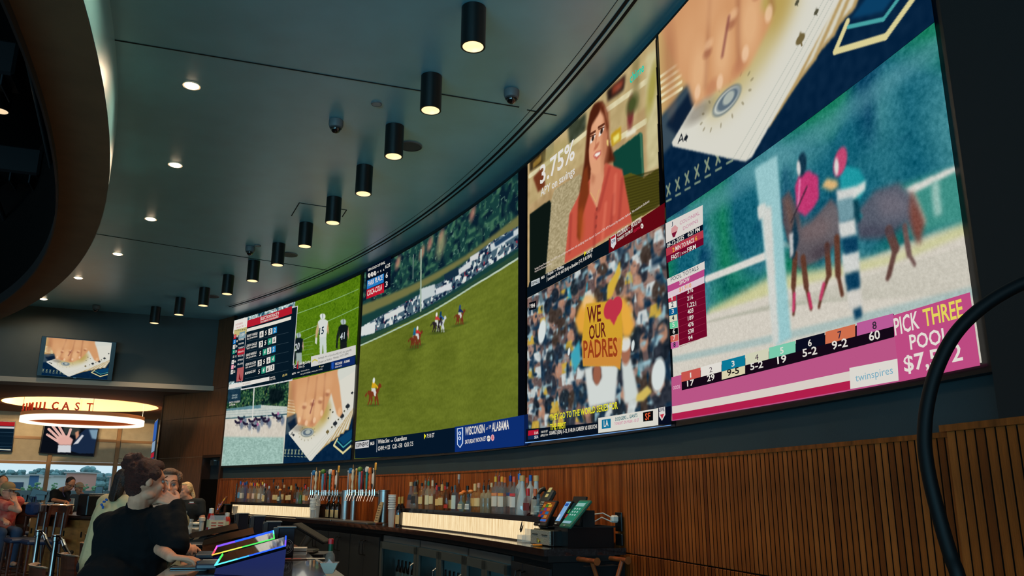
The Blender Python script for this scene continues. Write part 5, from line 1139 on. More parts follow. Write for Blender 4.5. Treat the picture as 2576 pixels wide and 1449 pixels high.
# cabinets under the counter, charcoal with black bow handles
cx = [(740, 801), (801, 862), (862, 905), (905, 945)]
def cabinet(t0, t1, label, nd, rz_=0):
    tm = (t0 + t1) / 2; c = arc(tm, 0, OFF_F - .34); W_ = math.radians(t1 - t0) * (R0 - OFF_F) - .006; rz = arc_rot(tm)
    t = thing('base_cabinet', label, 'cabinet', c, rz, 'charcoal cabinets under the back counter')
    b = MB(); b.box((0, -.0, (ZB - .09) / 2 + .04), (W_, .54, ZB - .17)); b.box((0, .03, .03), (W_, .46, .06)); b.build('body', M_blackm, t)
    for k in range(nd):
        w = W_ / nd; x = -W_ / 2 + w * (k + .5)
        d = MB(); d.box((x, -.285, .49), (w - .006, .02, .80), bev=.002); d_ = d.build('door', M_cab, t)
        hx = x + (w / 2 - .05) * (1 if k % 2 == 0 else -1)
        h = MB(); h.tube([(hx, -.295, .84), (hx, -.33, .835), (hx, -.335, .80), (hx, -.335, .72), (hx, -.33, .685), (hx, -.295, .68)], .006, 6); h.build('handle', M_black, d_)
    return t
ct = [46.4, 43.4, 40.4]
for px in (700, 762, 818, 872, 945): ct.append(on_arc(px, 1340, OFF_F, .9))
for i in range(7):
    cabinet(ct[i + 1], ct[i], 'charcoal back bar cabinet, ' + ['farthest, by the service door', 'second, behind the crumpled napkin', 'third, behind the black bar boxes', 'fourth, right of the black bar boxes', 'fifth, behind the slanted bar monitor', 'sixth, under the left beer tower', 'nearest, next to the first glass door cooler'][i], 2)
def cooler(t0, t1, label, nd):
    tm = (t0 + t1) / 2; c = arc(tm, 0, OFF_F - .34); W_ = math.radians(t1 - t0) * (R0 - OFF_F) - .008; rz = arc_rot(tm)
    t = thing('bottle_cooler', label, 'cooler', c, rz, 'glass door coolers under the back counter')
    M_in = mat('cooler_liner', (120, 150, 156), .4, emit=(120, 190, 210), strength=.45)  # liner glows by itself in place of a lamp inside the cooler
    b = MB(); H = ZB - .10
    b.box((-W_ / 2 + .01, 0, H / 2), (.02, .56, H)); b.box((W_ / 2 - .01, 0, H / 2), (.02, .56, H)); b.box((0, 0, H - .03), (W_, .56, .06)); b.box((0, 0, .06), (W_, .56, .12)); b.build('carcass', mat('cooler_steel', (120, 128, 128), .35, .6), t)
    b = MB(); b.box((0, .26, H / 2), (W_ - .05, .01, H - .2)); b.build('glowing_liner', M_in, t)
    w = W_ / nd
    for k in range(nd):
        x = -W_ / 2 + w * (k + .5)
        d = MB()
        for (cx_, cz, sx, sz) in ((x - w / 2 + .035, .49, .06, .72), (x + w / 2 - .035, .49, .06, .72), (x, .82, w - .01, .07), (x, .16, w - .01, .06)): d.box((cx_, -.30, cz), (sx, .035, sz))
        d_ = d.build('door', mat('cooler_door', (84, 98, 100), .35, .5), t)
        g = MB(); g.box((x, -.295, .49), (w - .13, .006, .62)); g.build('glass_pane', mat('cooler_glass', (200, 220, 225), .03, trans=1.0, ior=1.05), d_)
        h = MB(); h.tube([(x + w / 2 - .06, -.32, .70), (x + w / 2 - .06, -.35, .68), (x + w / 2 - .06, -.35, .45), (x + w / 2 - .06, -.32, .43)], .007, 6); h.build('handle', M_steel, d_)
        s = MB(); s.box((x, -.02, .42), (w - .04, .44, .012)); s.build('wire_shelf', M_steel, t)
    return t, W_, rz, c
tc = [on_arc(px, 1400, OFF_F, .7) for px in (948, 1040, 1160, 1268)]
CB = mat('cooler_bottle_amber', (60, 26, 10), .08); CBG = mat('cooler_bottle_green', (18, 52, 26), .08); LBL = mat('cooler_label', (190, 196, 190), .6)
tin = None
for i in range(3):
    nd = [1, 2, 2][i]
    t, W_, rz, c = cooler(tc[i + 1], tc[i], 'steel back bar cooler with glass doors, ' + ['left one with a single door', 'middle one with bottles behind glass', 'right one beside the black cabinet'][i], nd)
    Tm = Matrix.Translation(Vector(c)) @ Matrix.Rotation(rz, 4, 'Z')
    for k in range(int(W_ / .11)):
        x = -W_ / 2 + .09 + k * .11
        if x > W_ / 2 - .08: break
        P = Tm @ Vector((x, -.12, .428)); lab = 'beer bottle standing in the glass door cooler under the counter, %s cooler' % ['left', 'middle', 'right'][i]
        if tin is None:
            tin = thing('beer_bottle', lab, 'bottle', P, 0, 'beer bottles inside the ' + ['left', 'middle', 'right'][i] + ' cooler')
            m = MB(); m.lathe([(.001, 0), (.031, 0), (.031, .13), (.014, .18), (.013, .235), (.001, .235)], n=12, caps=False); m.build('glass', CB, tin, smooth=True)
            m = MB(); m.lathe([(.0315, .04), (.0315, .11)], n=12, caps=False); m.build('paper_label', LBL, tin, smooth=True)
        else: copy_thing(tin, P, label=lab, group='beer bottles inside the ' + ['left', 'middle', 'right'][i] + ' cooler')
# black plain cabinet at the near end and its side
cabinet(TE + .05, tc[3] - .03, 'plain dark cabinet at the near end of the back counter, under the cash drawer', 3)

# backlit shelf boxes for the bottles
M_onyx = bpy.data.materials.new('backlit_resin'); M_onyx.use_nodes = True; nt = M_onyx.node_tree; nt.nodes.clear()
_o = nt.nodes.new('ShaderNodeOutputMaterial'); _e = nt.nodes.new('ShaderNodeEmission'); _tc = nt.nodes.new('ShaderNodeTexCoord'); _mp = nt.nodes.new('ShaderNodeMapping')
_n = nt.nodes.new('ShaderNodeTexNoise'); _r = nt.nodes.new('ShaderNodeValToRGB'); _mp.inputs['Scale'].default_value = (38, 1, .25); _n.inputs['Scale'].default_value = 1.6; _n.inputs['Detail'].default_value = 6; _n.inputs['Roughness'].default_value = .75
_r.color_ramp.elements[0].position = .36; _r.color_ramp.elements[0].color = rgba((206, 166, 110)); _r.color_ramp.elements[1].position = .56; _r.color_ramp.elements[1].color = rgba((252, 230, 184))
for a, c in ((_tc.outputs['UV'], _mp.inputs['Vector']), (_mp.outputs[0], _n.inputs['Vector']), (_n.outputs['Fac'], _r.inputs['Fac']), (_r.outputs['Color'], _e.inputs['Color']), (_e.outputs[0], _o.inputs[0])): nt.links.new(a, c)
_e.inputs['Strength'].default_value = 1.05
def shelf_box(t0, t1, label):
    tm = (t0 + t1) / 2; t = thing('backlit_bottle_shelf', label, 'shelf', arc(tm, ZB, .2))
    of = .42
    b = MB(); b.arcslab(t0 - .06, t1 + .06, ZSH - .042, ZSH, .016, of + .03, step=.5); local(t, b.build('shelf_top', M_gran, t))
    b = MB(); n = 24
    me_v = []; uvs = []
    for i in range(n + 1):
        tt = t0 + (t1 - t0) * i / n
        me_v += [arc(tt, ZB + .012, of), arc(tt, ZSH - .043, of)]; uvs += [(i / n * math.radians(t1 - t0) * R0, 0), (i / n * math.radians(t1 - t0) * R0, .2)]
    b.add(me_v, [(2 * i, 2 * i + 2, 2 * i + 3, 2 * i + 1) for i in range(n)])
    o = b.build('glowing_front', M_onyx, t); uv = o.data.uv_layers.new(name='uv')
    for lp in o.data.loops: uv.data[lp.index].uv = uvs[lp.vertex_index]
    local(t, o)
    b = MB(); b.arcslab(t0 - .05, t0 + .0, ZB, ZSH - .032, .03, of + .01); b.arcslab(t1, t1 + .05, ZB, ZSH - .032, .03, of + .01); b.arcslab(t0, t1, ZB, ZB + .012, .35, of + .012, step=.5); local(t, b.build('frame', mat('shelf_frame', (60, 48, 38), .35, .4), t))
    return t
SL = (on_arc(783, 1290, .42, 1.1), on_arc(584, 1285, .42, 1.1)); SR = (on_arc(1361, 1330, .42, 1.1), on_arc(1013, 1300, .42, 1.1))
shelf_box(SL[0], SL[1], 'far backlit bottle shelf, cream glow, left of the beer towers')
shelf_box(SR[0], SR[1], 'near backlit bottle shelf, cream glow, right of the beer towers')

# ------------------------------------------------------------------ bottles
def glassm(c, alpha=.55): return mat('glass_%d_%d_%d' % tuple(c), c, .05, alpha=alpha, coat=.6)
PROF = {
 'tall': [(0, 0), (.96, 0), (1, .02), (1, .60), (.85, .68), (.36, .76), (.32, .80), (.32, .97)],
 'square': [(0, 0), (.98, 0), (1, .02), (1, .62), (.8, .70), (.34, .74), (.32, .78), (.32, .95)],
 'squat': [(0, 0), (.9, 0), (1, .06), (1, .50), (.8, .62), (.36, .68), (.33, .72), (.33, .93)],
 'slim': [(0, 0), (.95, 0), (1, .02), (.98, .48), (.7, .60), (.36, .70), (.33, .74), (.34, .98)],
 'round': [(0, 0), (.6, 0), (.95, .10), (1, .26), (.85, .44), (.36, .56), (.33, .60), (.33, .92)],
 'wine': [(0, 0), (.97, 0), (1, .02), (1, .56), (.86, .66), (.38, .74), (.36, .78), (.36, .98)],
 'carafe': [(0, 0), (.95, 0), (1, .03), (.86, .30), (.72, .46), (.44, .62), (.38, .70), (.38, .95)],
}
def bottle(label, P, H, r, shape, body, cap, lab=None, liquid=None, pourer=False, capk=.16, labz=(.18, .46), group='liquor bottles on the shelves', ball=False, lab2=None, alpha=.28):
    t = thing('liquor_bottle' if shape != 'wine' else 'wine_bottle', label, 'bottle', P, arc_rot(30), group)
    pr = [(max(.0008, a * r), z * H) for a, z in PROF[shape]]
    b = MB(); b.lathe(pr + [(.0008, pr[-1][1])], n=14, caps=False); b.build('glass', glassm(body, alpha), t, smooth=True)
    nr = pr[-1][0]; top = pr[-1][1]
    if liquid is not None:
        zz = .52 * H; b = MB(); b.lathe([(.0008, .004)] + [(a * .9, z) for a, z in pr[1:] if z < zz] + [(np.interp(zz, [p[1] for p in pr], [p[0] for p in pr]) * .9, zz), (.0008, zz)], n=12, caps=False); b.build('liquid', mat('liquid_%d_%d_%d' % tuple(liquid), liquid, .15), t, smooth=True)
    b = MB()
    if ball: b.ball((0, 0, top + nr * .9), (nr * 2.1, nr * 2.1, nr * 1.5), 12)
    else: b.lathe([(nr * 1.06, top - capk * H * .7), (nr * 1.2, top - capk * H * .68), (nr * 1.2, top + .012), (.001, top + .013)], n=12, caps=False)
    b.build('cap', flat(cap, .4), t, smooth=True)
    if pourer:
        b = MB(); b.cyl((0, 0, top), (0, 0, top + .018), nr * .9, nr * .7, 10); b.tube([(0, 0, top + .015), (.003, 0, top + .04), (.014, 0, top + .062)], .0035, 6); b.build('pour_spout', M_chrome, t)
    if lab is not None:
        z0, z1 = labz[0] * H, labz[1] * H; rad = lambda z: np.interp(z, [p[1] for p in pr], [p[0] for p in pr]) * 1.025
        b = MB(); n = 10; vs = []
        for i in range(n + 1):
            a = -PI / 2 + (i / n - .5) * 2.6
            for z in (z0, z1): vs.append((rad(z) * math.cos(a), rad(z) * math.sin(a), z))
        b.add(vs, [(2 * i, 2 * i + 2, 2 * i + 3, 2 * i + 1) for i in range(n)]); b.build('paper_label', flat(lab, .7), t, smooth=True)
        if lab2 is not None:
            vs = []; z2, z3 = labz[1] * H + .004, labz[1] * H + .028
            for i in range(n + 1):
                a = -PI / 2 + (i / n - .5) * 2.6
                for z in (z2, z3): vs.append((rad(z) * 1.01 * math.cos(a), rad(z) * 1.01 * math.sin(a), z))
            b = MB(); b.add(vs, [(2 * i, 2 * i + 2, 2 * i + 3, 2 * i + 1) for i in range(n)]); b.build('band', flat(lab2, .7), t, smooth=True)
    return t
CLR, TEAL, AMB, DRK, GRN, BRN = (118, 134, 134), (30, 100, 120), (150, 74, 24), (20, 14, 12), (20, 58, 34), (48, 24, 12)
CRM = (206, 176, 120)
# pixel x, top y of the cap, offset, shape, body, cap, label, liquid, options, words
BL_ = [
 (601.5, 1207, .24, 'tall', CLR, (30, 90, 170), (90, 150, 190), None, dict(pourer=1), 'clear bottle with blue cap and pour spout, first on the far shelf'),
 (607.5, 1210, .31, 'tall', CLR, (200, 90, 90), (206, 196, 180), None, dict(pourer=1), 'clear bottle with coral cap, second on the far shelf'),
 (612.5, 1210, .22, 'tall', (60, 110, 170), (30, 70, 160), (206, 206, 200), None, dict(pourer=1), 'blue tinted bottle with dark blue cap on the far shelf'),
 (617, 1210, .14, 'tall', (40, 110, 160), (24, 90, 150), None, None, {}, 'blue bottle with bright blue cap at the back of the far shelf'),
 (626, 1211, .30, 'tall', CLR, (226, 110, 30), (196, 140, 90), None, dict(pourer=1), 'clear bottle with orange cap on the far shelf'),
 (630.5, 1211, .22, 'tall', (190, 120, 60), (230, 160, 40), (190, 110, 60), None, dict(pourer=1), 'orange tinted bottle with yellow orange cap on the far shelf'),
 (634, 1214, .13, 'tall', CLR, (40, 70, 150), None, None, {}, 'clear bottle with navy cap at the back of the far shelf'),
 (638, 1211, .31, 'tall', CLR, (200, 40, 36), (214, 180, 160), None, dict(pourer=1), 'clear bottle with red cap and pale label on the far shelf'),
 (643.5, 1211, .23, 'tall', (196, 168, 120), (232, 196, 80), CRM, None, dict(pourer=1), 'clear bottle with pale yellow cap on the far shelf'),
 (648, 1216, .14, 'tall', (190, 170, 130), (220, 130, 30), CRM, None, {}, 'shorter clear bottle with amber cap on the far shelf'),
 (652.5, 1214, .30, 'tall', (180, 170, 150), (120, 24, 24), (200, 190, 170), None, {}, 'clear bottle with dark red cap on the far shelf'),
 (657, 1211, .16, 'tall', CLR, (228, 190, 60), None, None, {}, 'clear bottle with lemon yellow cap on the far shelf'),
 (662, 1216, .30, 'slim', CLR, (220, 214, 206), (206, 200, 196), None, {}, 'slender clear bottle with white cap on the far shelf'),
 (667, 1216, .14, 'tall', CLR, (160, 30, 30), None, None, {}, 'clear bottle with crimson cap behind the white capped one'),
 (664.5, 1226, .36, 'squat', DRK, (10, 10, 10), CRM, None, dict(labz=(.08, .5)), 'short black bottle with cream triangle label on the far shelf'),
 (674.5, 1221, .28, 'square', TEAL, (190, 196, 196), None, None, {}, 'square teal bottle with silver cap on the far shelf'),
 (684.5, 1203, .20, 'slim', BRN, (24, 12, 8), None, None, {}, 'tallest thin brown bottle on the far shelf'),
 (691.5, 1218, .32, 'squat', (90, 60, 36), (40, 34, 30), CRM, AMB, dict(pourer=1), 'amber bottle with cream label right of the tall brown one'),
 (697, 1218, .32, 'squat', (90, 60, 36), (150, 140, 120), CRM, AMB, dict(pourer=1), 'second amber bottle with cream label right of the tall brown one'),
 (702.5, 1231, .37, 'round', TEAL, (226, 140, 70), (206, 206, 180), None, dict(ball=1), 'short round blue bottle with orange ball stopper on the far shelf'),
 (708, 1204, .18, 'slim', DRK, (16, 12, 10), None, None, {}, 'tall black bottle behind the short round one'),
 (712.5, 1217, .25, 'squat', (100, 70, 44), (200, 160, 110), CRM, AMB, {}, 'amber bottle with tan stopper beside the tall black one'),
 (724, 1222, .28, 'squat', DRK, (14, 12, 12), CRM, None, {}, 'dark bottle with black cap and low cream label on the far shelf'),
 (730.5, 1219, .34, 'squat', DRK, (214, 176, 96), CRM, None, dict(capk=.3), 'dark bottle with cream neck and square cream label'),
 (741.5, 1216, .22, 'wine', GRN, (10, 14, 12), None, None, {}, 'tall dark green bottle in the middle of the far shelf'),
 (744.5, 1222, .14, 'squat', DRK, (12, 12, 12), (190, 60, 30), None, dict(labz=(.05, .25)), 'black bottle with red base label behind the green one'),
 (749, 1225, .32, 'square', CLR, (36, 34, 30), None, None, {}, 'clear square bottle with black cap right of the green one'),
 (756, 1225, .30, 'square', (90, 120, 70), (36, 34, 30), None, (60, 96, 44), {}, 'bottle with green liquid and black cap on the far shelf'),
 (763.5, 1217, .18, 'wine', (26, 20, 18), (20, 18, 16), None, None, {}, 'dark slim bottle behind the red capped one'),
 (766.5, 1219, .34, 'square', CLR, (206, 36, 30), CRM, AMB, dict(capk=.22), 'clear bottle with bright red neck and cream label'),
 (773.5, 1223, .35, 'squat', CLR, (120, 116, 108), (196, 120, 50), AMB, {}, 'decanter bottle of amber liquid near the right end of the far shelf'),
 (782, 1221, .18, 'square', CLR, (206, 36, 30), None, (90, 30, 16), {}, 'bottle with scarlet cap second from the right end of the far shelf'),
 (786.5, 1223, .33, 'square', DRK, (80, 80, 84), None, None, {}, 'dark bottle with grey cap at the right end of the far shelf'),
]
BR_ = [
 (1033, 1210, .24, 'carafe', (110, 140, 150), (200, 160, 110), (30, 40, 60), None, dict(labz=(.3, .5)), 'pale blue bottle with tan stopper, first on the near shelf'),
 (1043, 1206, .34, 'carafe', (120, 130, 116), (30, 34, 36), (26, 26, 28), None, dict(pourer=1), 'grey green bottle with pour spout, second on the near shelf'),
 (1049, 1206, .26, 'tall', DRK, (90, 80, 40), (170, 120, 30), None, dict(labz=(.5, .56)), 'black bottle with thin gold band on the near shelf'),
 (1060.5, 1213, .32, 'square', (150, 120, 80), (20, 18, 16), (214, 184, 120), AMB, dict(capk=.1), 'amber bottle with large cream label and black stopper'),
 (1069, 1204, .24, 'tall', CLR, (120, 110, 90), (206, 204, 190), AMB, dict(pourer=1), 'clear tall bottle with white label and steel spout'),
 (1076.5, 1206, .33, 'tall', (170, 170, 140), (30, 110, 84), (214, 200, 160), AMB, dict(pourer=1, labz=(.16, .5)), 'bottle with green cap and cream label on the near shelf'),
 (1087, 1203, .30, 'tall', (170, 150, 120), (206, 186, 150), (216, 196, 150), AMB, dict(capk=.24, pourer=1), 'bottle with white neck and cream label beside the green capped one'),
 (1095.5, 1214, .15, 'tall', CLR, (20, 20, 22), None, None, {}, 'clear bottle with black cap behind the red necked one'),
 (1098.5, 1220, .20, 'tall', (150, 40, 30), (206, 40, 36), None, None, dict(capk=.24), 'bottle with long red neck in the middle of the near shelf'),
 (1104, 1222, .34, 'squat', (120, 80, 40), (24, 20, 18), (214, 176, 110), AMB, {}, 'squat amber bottle with black cap and cream label'),
 (1111.5, 1211, .34, 'squat', (130, 90, 50), (206, 160, 90), (214, 180, 116), AMB, dict(capk=.3, pourer=1), 'squat amber bottle with cream neck right of the black capped one'),
 (1119.5, 1222, .16, 'tall', (120, 90, 60), (200, 36, 30), None, None, {}, 'bottle with red cap at the back of the near shelf'),
 (1124, 1213, .30, 'wine', (12, 26, 18), (10, 14, 12), (190, 50, 30), None, dict(labz=(.06, .2)), 'dark green wine like bottle with red base label'),
 (1136, 1222, .24, 'square', DRK, (12, 12, 14), (206, 176, 110), None, dict(labz=(.06, .42)), 'black bottle with cream triangle label on the near shelf'),
 (1144, 1219, .33, 'square', TEAL, (70, 80, 84), (190, 200, 190), None, dict(labz=(.06, .6)), 'square teal bottle with tall side label on the near shelf'),
 (1153.5, 1192, .22, 'slim', (18, 14, 14), (160, 150, 140), None, None, {}, 'tallest black bottle on the near shelf'),
 (1160, 1240, .36, 'round', (110, 170, 180), (210, 120, 50), (210, 190, 150), None, dict(ball=1, labz=(.12, .4)), 'round blue bottle with orange ball stopper and cream oval label'),
 (1166, 1236, .30, 'round', (90, 130, 80), (214, 110, 40), None, None, dict(ball=1), 'round green bottle with red orange ball stopper'),
 (1175.5, 1222, .20, 'wine', GRN, (16, 26, 22), None, None, {}, 'green bottle with black cap behind the orange stoppers'),
 (1178, 1247, .38, 'round', (60, 110, 130), (40, 60, 70), (216, 212, 200), None, dict(labz=(.12, .42)), 'round dark teal bottle with white oval label on the near shelf'),
 (1184, 1234, .26, 'round', (90, 120, 130), (216, 130, 60), None, None, dict(ball=1), 'round bluish bottle with large orange ball stopper'),
 (1194.5, 1213, .31, 'squat', (170, 130, 80), (210, 170, 110), (206, 160, 90), AMB, dict(capk=.3), 'amber bottle with tan neck left of the pink capped one'),
 (1204, 1211, .31, 'squat', (170, 130, 80), (206, 140, 110), (216, 186, 130), AMB, {}, 'amber bottle with pinkish cap and cream label'),
 (1216.5, 1216, .34, 'square', (190, 186, 150), (40, 34, 30), None, (70, 30, 12), dict(pourer=1), 'clear broad bottle with dark spout and brown liquid'),
 (1228, 1215, .34, 'square', (190, 186, 150), (60, 44, 34), None, (70, 30, 12), dict(pourer=1), 'second clear broad bottle with brown liquid'),
 (1236.5, 1212, .16, 'square', (150, 130, 90), (206, 180, 130), None, None, {}, 'bottle with cream cap behind the clear broad ones'),
 (1246.5, 1192, .34, 'tall', CLR, (206, 160, 40), (206, 196, 180), None, dict(pourer=1, lab2=(216, 130, 80)), 'tall clear bottle with yellow cap, first of the flavoured row'),
 (1255, 1191, .25, 'tall', CLR, (130, 24, 24), (206, 196, 180), None, dict(pourer=1, lab2=(200, 60, 60)), 'tall clear bottle with dark red cap in the flavoured row'),
 (1262.5, 1197, .34, 'tall', CLR, (222, 150, 40), (206, 196, 180), None, dict(lab2=(220, 140, 60)), 'tall clear bottle with golden orange cap in the flavoured row'),
 (1270, 1199, .29, 'tall', CLR, (224, 110, 40), (206, 186, 160), None, dict(lab2=(220, 90, 60)), 'tall clear bottle with deep orange cap in the flavoured row'),
 (1283.5, 1190, .24, 'tall', CLR, (30, 44, 120), (206, 200, 190), None, dict(pourer=1, lab2=(40, 80, 150)), 'tall clear bottle with navy cap in the flavoured row'),
 (1293, 1197, .34, 'tall', CLR, (206, 80, 50), (206, 200, 190), None, dict(lab2=(206, 60, 60)), 'tall clear bottle with tomato red cap in the flavoured row'),
 (1306.5, 1184, .28, 'tall', (176, 188, 190), (24, 100, 180), None, None, dict(pourer=1, alpha=.7), 'frosted bottle with blue cap and spout, left frosted one'),
 (1314, 1192, .36, 'carafe', (184, 192, 190), (190, 150, 90), None, None, dict(alpha=.75), 'largest frosted bottle with tan stopper'),
 (1326.5, 1200, .18, 'tall', CLR, (210, 80, 40), None, None, {}, 'clear bottle with orange red cap between the frosted ones'),
 (1334.5, 1193, .22, 'tall', (176, 188, 190), (24, 90, 170), None, None, dict(alpha=.7), 'frosted bottle with medium blue cap, right of the largest'),
 (1349, 1192, .22, 'carafe', (184, 192, 190), (200, 160, 100), None, None, dict(alpha=.75), 'frosted round shouldered bottle with tan stopper at the shelf end'),
 (1328, 1226, .40, 'squat', (110, 20, 18), (190, 30, 30), (110, 30, 28), None, dict(capk=.3), 'short dark red bottle with red neck near the phone'),
 (1346.5, 1227, .37, 'squat', (40, 18, 36), (200, 90, 40), (190, 180, 160), None, dict(capk=.3, labz=(.05, .6)), 'dark purple bottle with orange neck near the phone'),
 (1354, 1262, .41, 'round', (90, 130, 140), (60, 80, 90), (150, 160, 150), None, {}, 'small round clear bottle beside the phone'),
]
def cam_depth(P): return float((np.asarray(P) - ORG) @ FWD)
for lst, grp in ((BL_, 'liquor bottles on the far backlit shelf'), (BR_, 'liquor bottles on the near backlit shelf')):
    for (px, pt, off, sh_, body, cap, lab, liq, opt, words) in lst:
        off = min(off, .385); th = on_wall(px, 1262, off)[0]; P = arc(th, ZSH, off)
        dpt = cam_depth(P); top = on_wall(px, pt, off)[1]; H = float(np.clip((top - ZSH) * (.92 if opt.get('pourer') else .97), .16, .36))
        r = {'tall': .036, 'square': .038, 'squat': .044, 'slim': .032, 'round': .048, 'wine': .037, 'carafe': .050}[sh_] * (H / .30) ** .5
        if grp.startswith('liquor bottles on the far'): r *= 1.02
        bottle(words, P, H, r, sh_, body, cap, lab, liq, group=grp, **{k: (bool(v) if k in ('pourer', 'ball') else v) for k, v in opt.items()})

# ------------------------------------------------------------------ beer towers with tap handles
HC_ = [ # x of the handle (0..1 along the rail), height factor, kind, colours
 (.03, .80, 'slim', (150, 140, 140), (190, 190, 190)), (.10, .88, 'round', (200, 120, 60), (30, 110, 170)), (.19, .86, 'figure', (206, 190, 160), (150, 110, 60)), (.31, .86, 'slim', (190, 120, 40), (220, 180, 120)),
 (.43, .92, 'ball', (90, 150, 180), (80, 120, 50)), (.50, .74, 'slim', (150, 30, 40), (190, 60, 60)), (.56, .82, 'slim', (26, 24, 30), (60, 60, 80)), (.67, .90, 'round', (40, 140, 140), (206, 210, 206)),
 (.78, .88, 'twist', (214, 100, 40), (226, 120, 50)), (.87, .84, 'oval', (210, 200, 186), (20, 20, 24)), (.94, 1.08, 'paddle', (90, 60, 30), (210, 150, 50))]
def tap_handle(kind, x, H, c1, c2, parent):
    b = MB(); z0 = .05
    if kind == 'slim': b.box((x, 0, z0 + H / 2), (.026, .016, H), bev=.006); b.box((x, 0, z0 + H * .96), (.030, .02, H * .1), 1, bev=.004)
    elif kind == 'round': b.lathe([(.008, z0), (.014, z0 + H * .5), (.012, z0 + H * .8)], (x, 0, 0), 10); b.cyl((x, -.014, z0 + H * .9), (x, .012, z0 + H * .9), .034, .034, 16, 1)
    elif kind == 'figure': b.lathe([(.012, z0), (.018, z0 + H * .15), (.011, z0 + H * .4), (.024, z0 + H * .62), (.014, z0 + H * .8), (.02, z0 + H * .9), (.006, z0 + H)], (x, 0, 0), 10); b.lathe([(.004, z0 + H), (.008, z0 + H * 1.1), (.003, z0 + H * 1.22)], (x, 0, 0), 8, 1)
    elif kind == 'ball': b.lathe([(.009, z0), (.018, z0 + H * .4), (.016, z0 + H * .8)], (x, 0, 0), 10); b.ball((x, 0, z0 + H * .9), .034, 12, 1)
    elif kind == 'twist':
        pr = [(.014 + .007 * (k % 2), z0 + H * k / 9) for k in range(10)]; b.lathe(pr, (x, 0, 0), 10); b.box((x, -.01, z0 + H * .85), (.04, .02, H * .25), 1, bev=.004)
    elif kind == 'oval': b.ball((x, 0, z0 + H * .52), (.032, .012, H * .5), 16); b.ball((x, -.008, z0 + H * .86), (.02, .008, H * .12), 10, 1); b.ball((x, -.008, z0 + H * .2), (.02, .008, H * .12), 10, 1)
    else: b.box((x, 0, z0 + H * .36), (.016, .014, H * .72), bev=.004); b.box((x, 0, z0 + H * .84), (.048, .014, H * .28), 1, bev=.01)
    return b.build('tap_handle', [flat(c1, .4), flat(c2, .4)], parent, smooth=True)
def tower(pxl, pxr, label, big):
    off = .40; tl_, tr_ = on_wall(pxl, 1250, off)[0], on_wall(pxr, 1250, off)[0]; A_, B_ = arc(tl_, ZB, off), arc(tr_, ZB, off)
    d = B_ - A_; L_ = float(np.linalg.norm(d[:2])); t = thing('beer_tower', label, 'beer tower', (A_ + B_) / 2, math.atan2(d[1], d[0]), 'steel beer towers on the back counter')
    zr = on_wall((pxl + pxr) / 2, 1243, off)[1] - ZB; h = L_ / 2
    b = MB(); b.cyl((-h, 0, zr), (h, 0, zr), .033, .033, 16, round_ends=True); b.build('rail', M_chrome, t, smooth=True)
    for x, r in ((-h + .10, .038), (h - .02, big)):
        b = MB(); b.lathe([(r * 1.5, 0), (r * 1.5, .012), (r, .018), (r, zr + .035), (r * 1.05, zr + .037), (r * 1.05, zr + .05), (.001, zr + .052)], (x, 0, 0), 20, caps=False); b.build('post', M_steel, t, smooth=True)
    b = MB(); b.box((0, -.12, .012), (L_ + .1, .22, .024), bev=.004); b.build('drip_tray', M_steel, t)
    for (u, hf, kind, c1, c2) in HC_:
        x = -h + .02 + u * (L_ - .1)
        hd = tap_handle(kind, x, .30 * hf, c1, c2, t); hd.location = (0, -.075, zr)
        b = MB(); b.cyl((x, 0, zr), (x, -.075, zr + .005), .010, .010, 8); b.cyl((x, -.075, zr - .015), (x, -.075, zr + .055), .011, .009, 8); b.cyl((x, -.078, zr), (x, -.105, zr - .085), .009, .006, 8); b.build('faucet', M_chrome, t, smooth=True)
    return t
tower(790, 873, 'left beer tower, chrome rail of tap handles in many colours', .060)
tower(884, 968, 'right beer tower, chrome rail of tap handles in many colours', .066)

# smaller things on the back counter
def on_counter(px, py, off=None): 
    return on_z(px, py, ZB)
for i, (px, words) in enumerate(((826, 'leftmost dark wine bottle with cream label under the left beer tower'), (838, 'middle dark wine bottle with cream label under the left beer tower'), (850, 'rightmost dark wine bottle with cream label under the left beer tower'))):
    th = on_wall(px, 1290, .24)[0]; bottle(words, arc(th, ZB, .24), .30, .042, 'wine', (14, 16, 14), (12, 12, 12), CRM, None, labz=(.08, .42), group='wine bottles on the back counter', alpha=.9)
for i, (px, words) in enumerate(((1003, 'wine bottle with gold cap left of the near shelf, in front'), (1011, 'wine bottle with yellow cap tucked behind its neighbour, left of the near shelf'))):
    th = on_wall(px, 1300, .50 if i == 0 else .30)[0]; bottle(words, arc(th, ZB, .50 if i == 0 else .30), .31, .036, 'wine', (16, 12, 14), (190, 150, 70), CRM, None, labz=(.1, .4), group='wine bottles on the back counter', alpha=.9, capk=.3)
def cup_stack(px, off, H, words, n=9):
    th = on_wall(px, 1290, off)[0]; P = arc(th, ZB, off)
    t = thing('cup_stack', words, 'cups', P); M_cup = mat('clear_plastic', (200, 206, 206), .15, alpha=.5)
    b = MB(); b.lathe([(.03, 0), (.036, .11), (.042, H)], n=16, caps=False); b.build('stacked_cups', M_cup, t, smooth=True)
    b = MB()
    for k in range(n): b.lathe([(.043, H - .018 * k), (.046, H - .018 * k + .004), (.043, H - .018 * k + .008)], n=16, caps=False)
    b.build('rims', mat('cup_rims', (220, 224, 222), .2), t, smooth=True)
cup_stack(786, .58, .27, 'shorter stack of clear plastic cups left of the left beer tower'); cup_stack(797, .46, .32, 'taller stack of clear plastic cups left of the left beer tower'); cup_stack(985, .55, .33, 'stack of clear plastic cups between beer tower and near shelf')
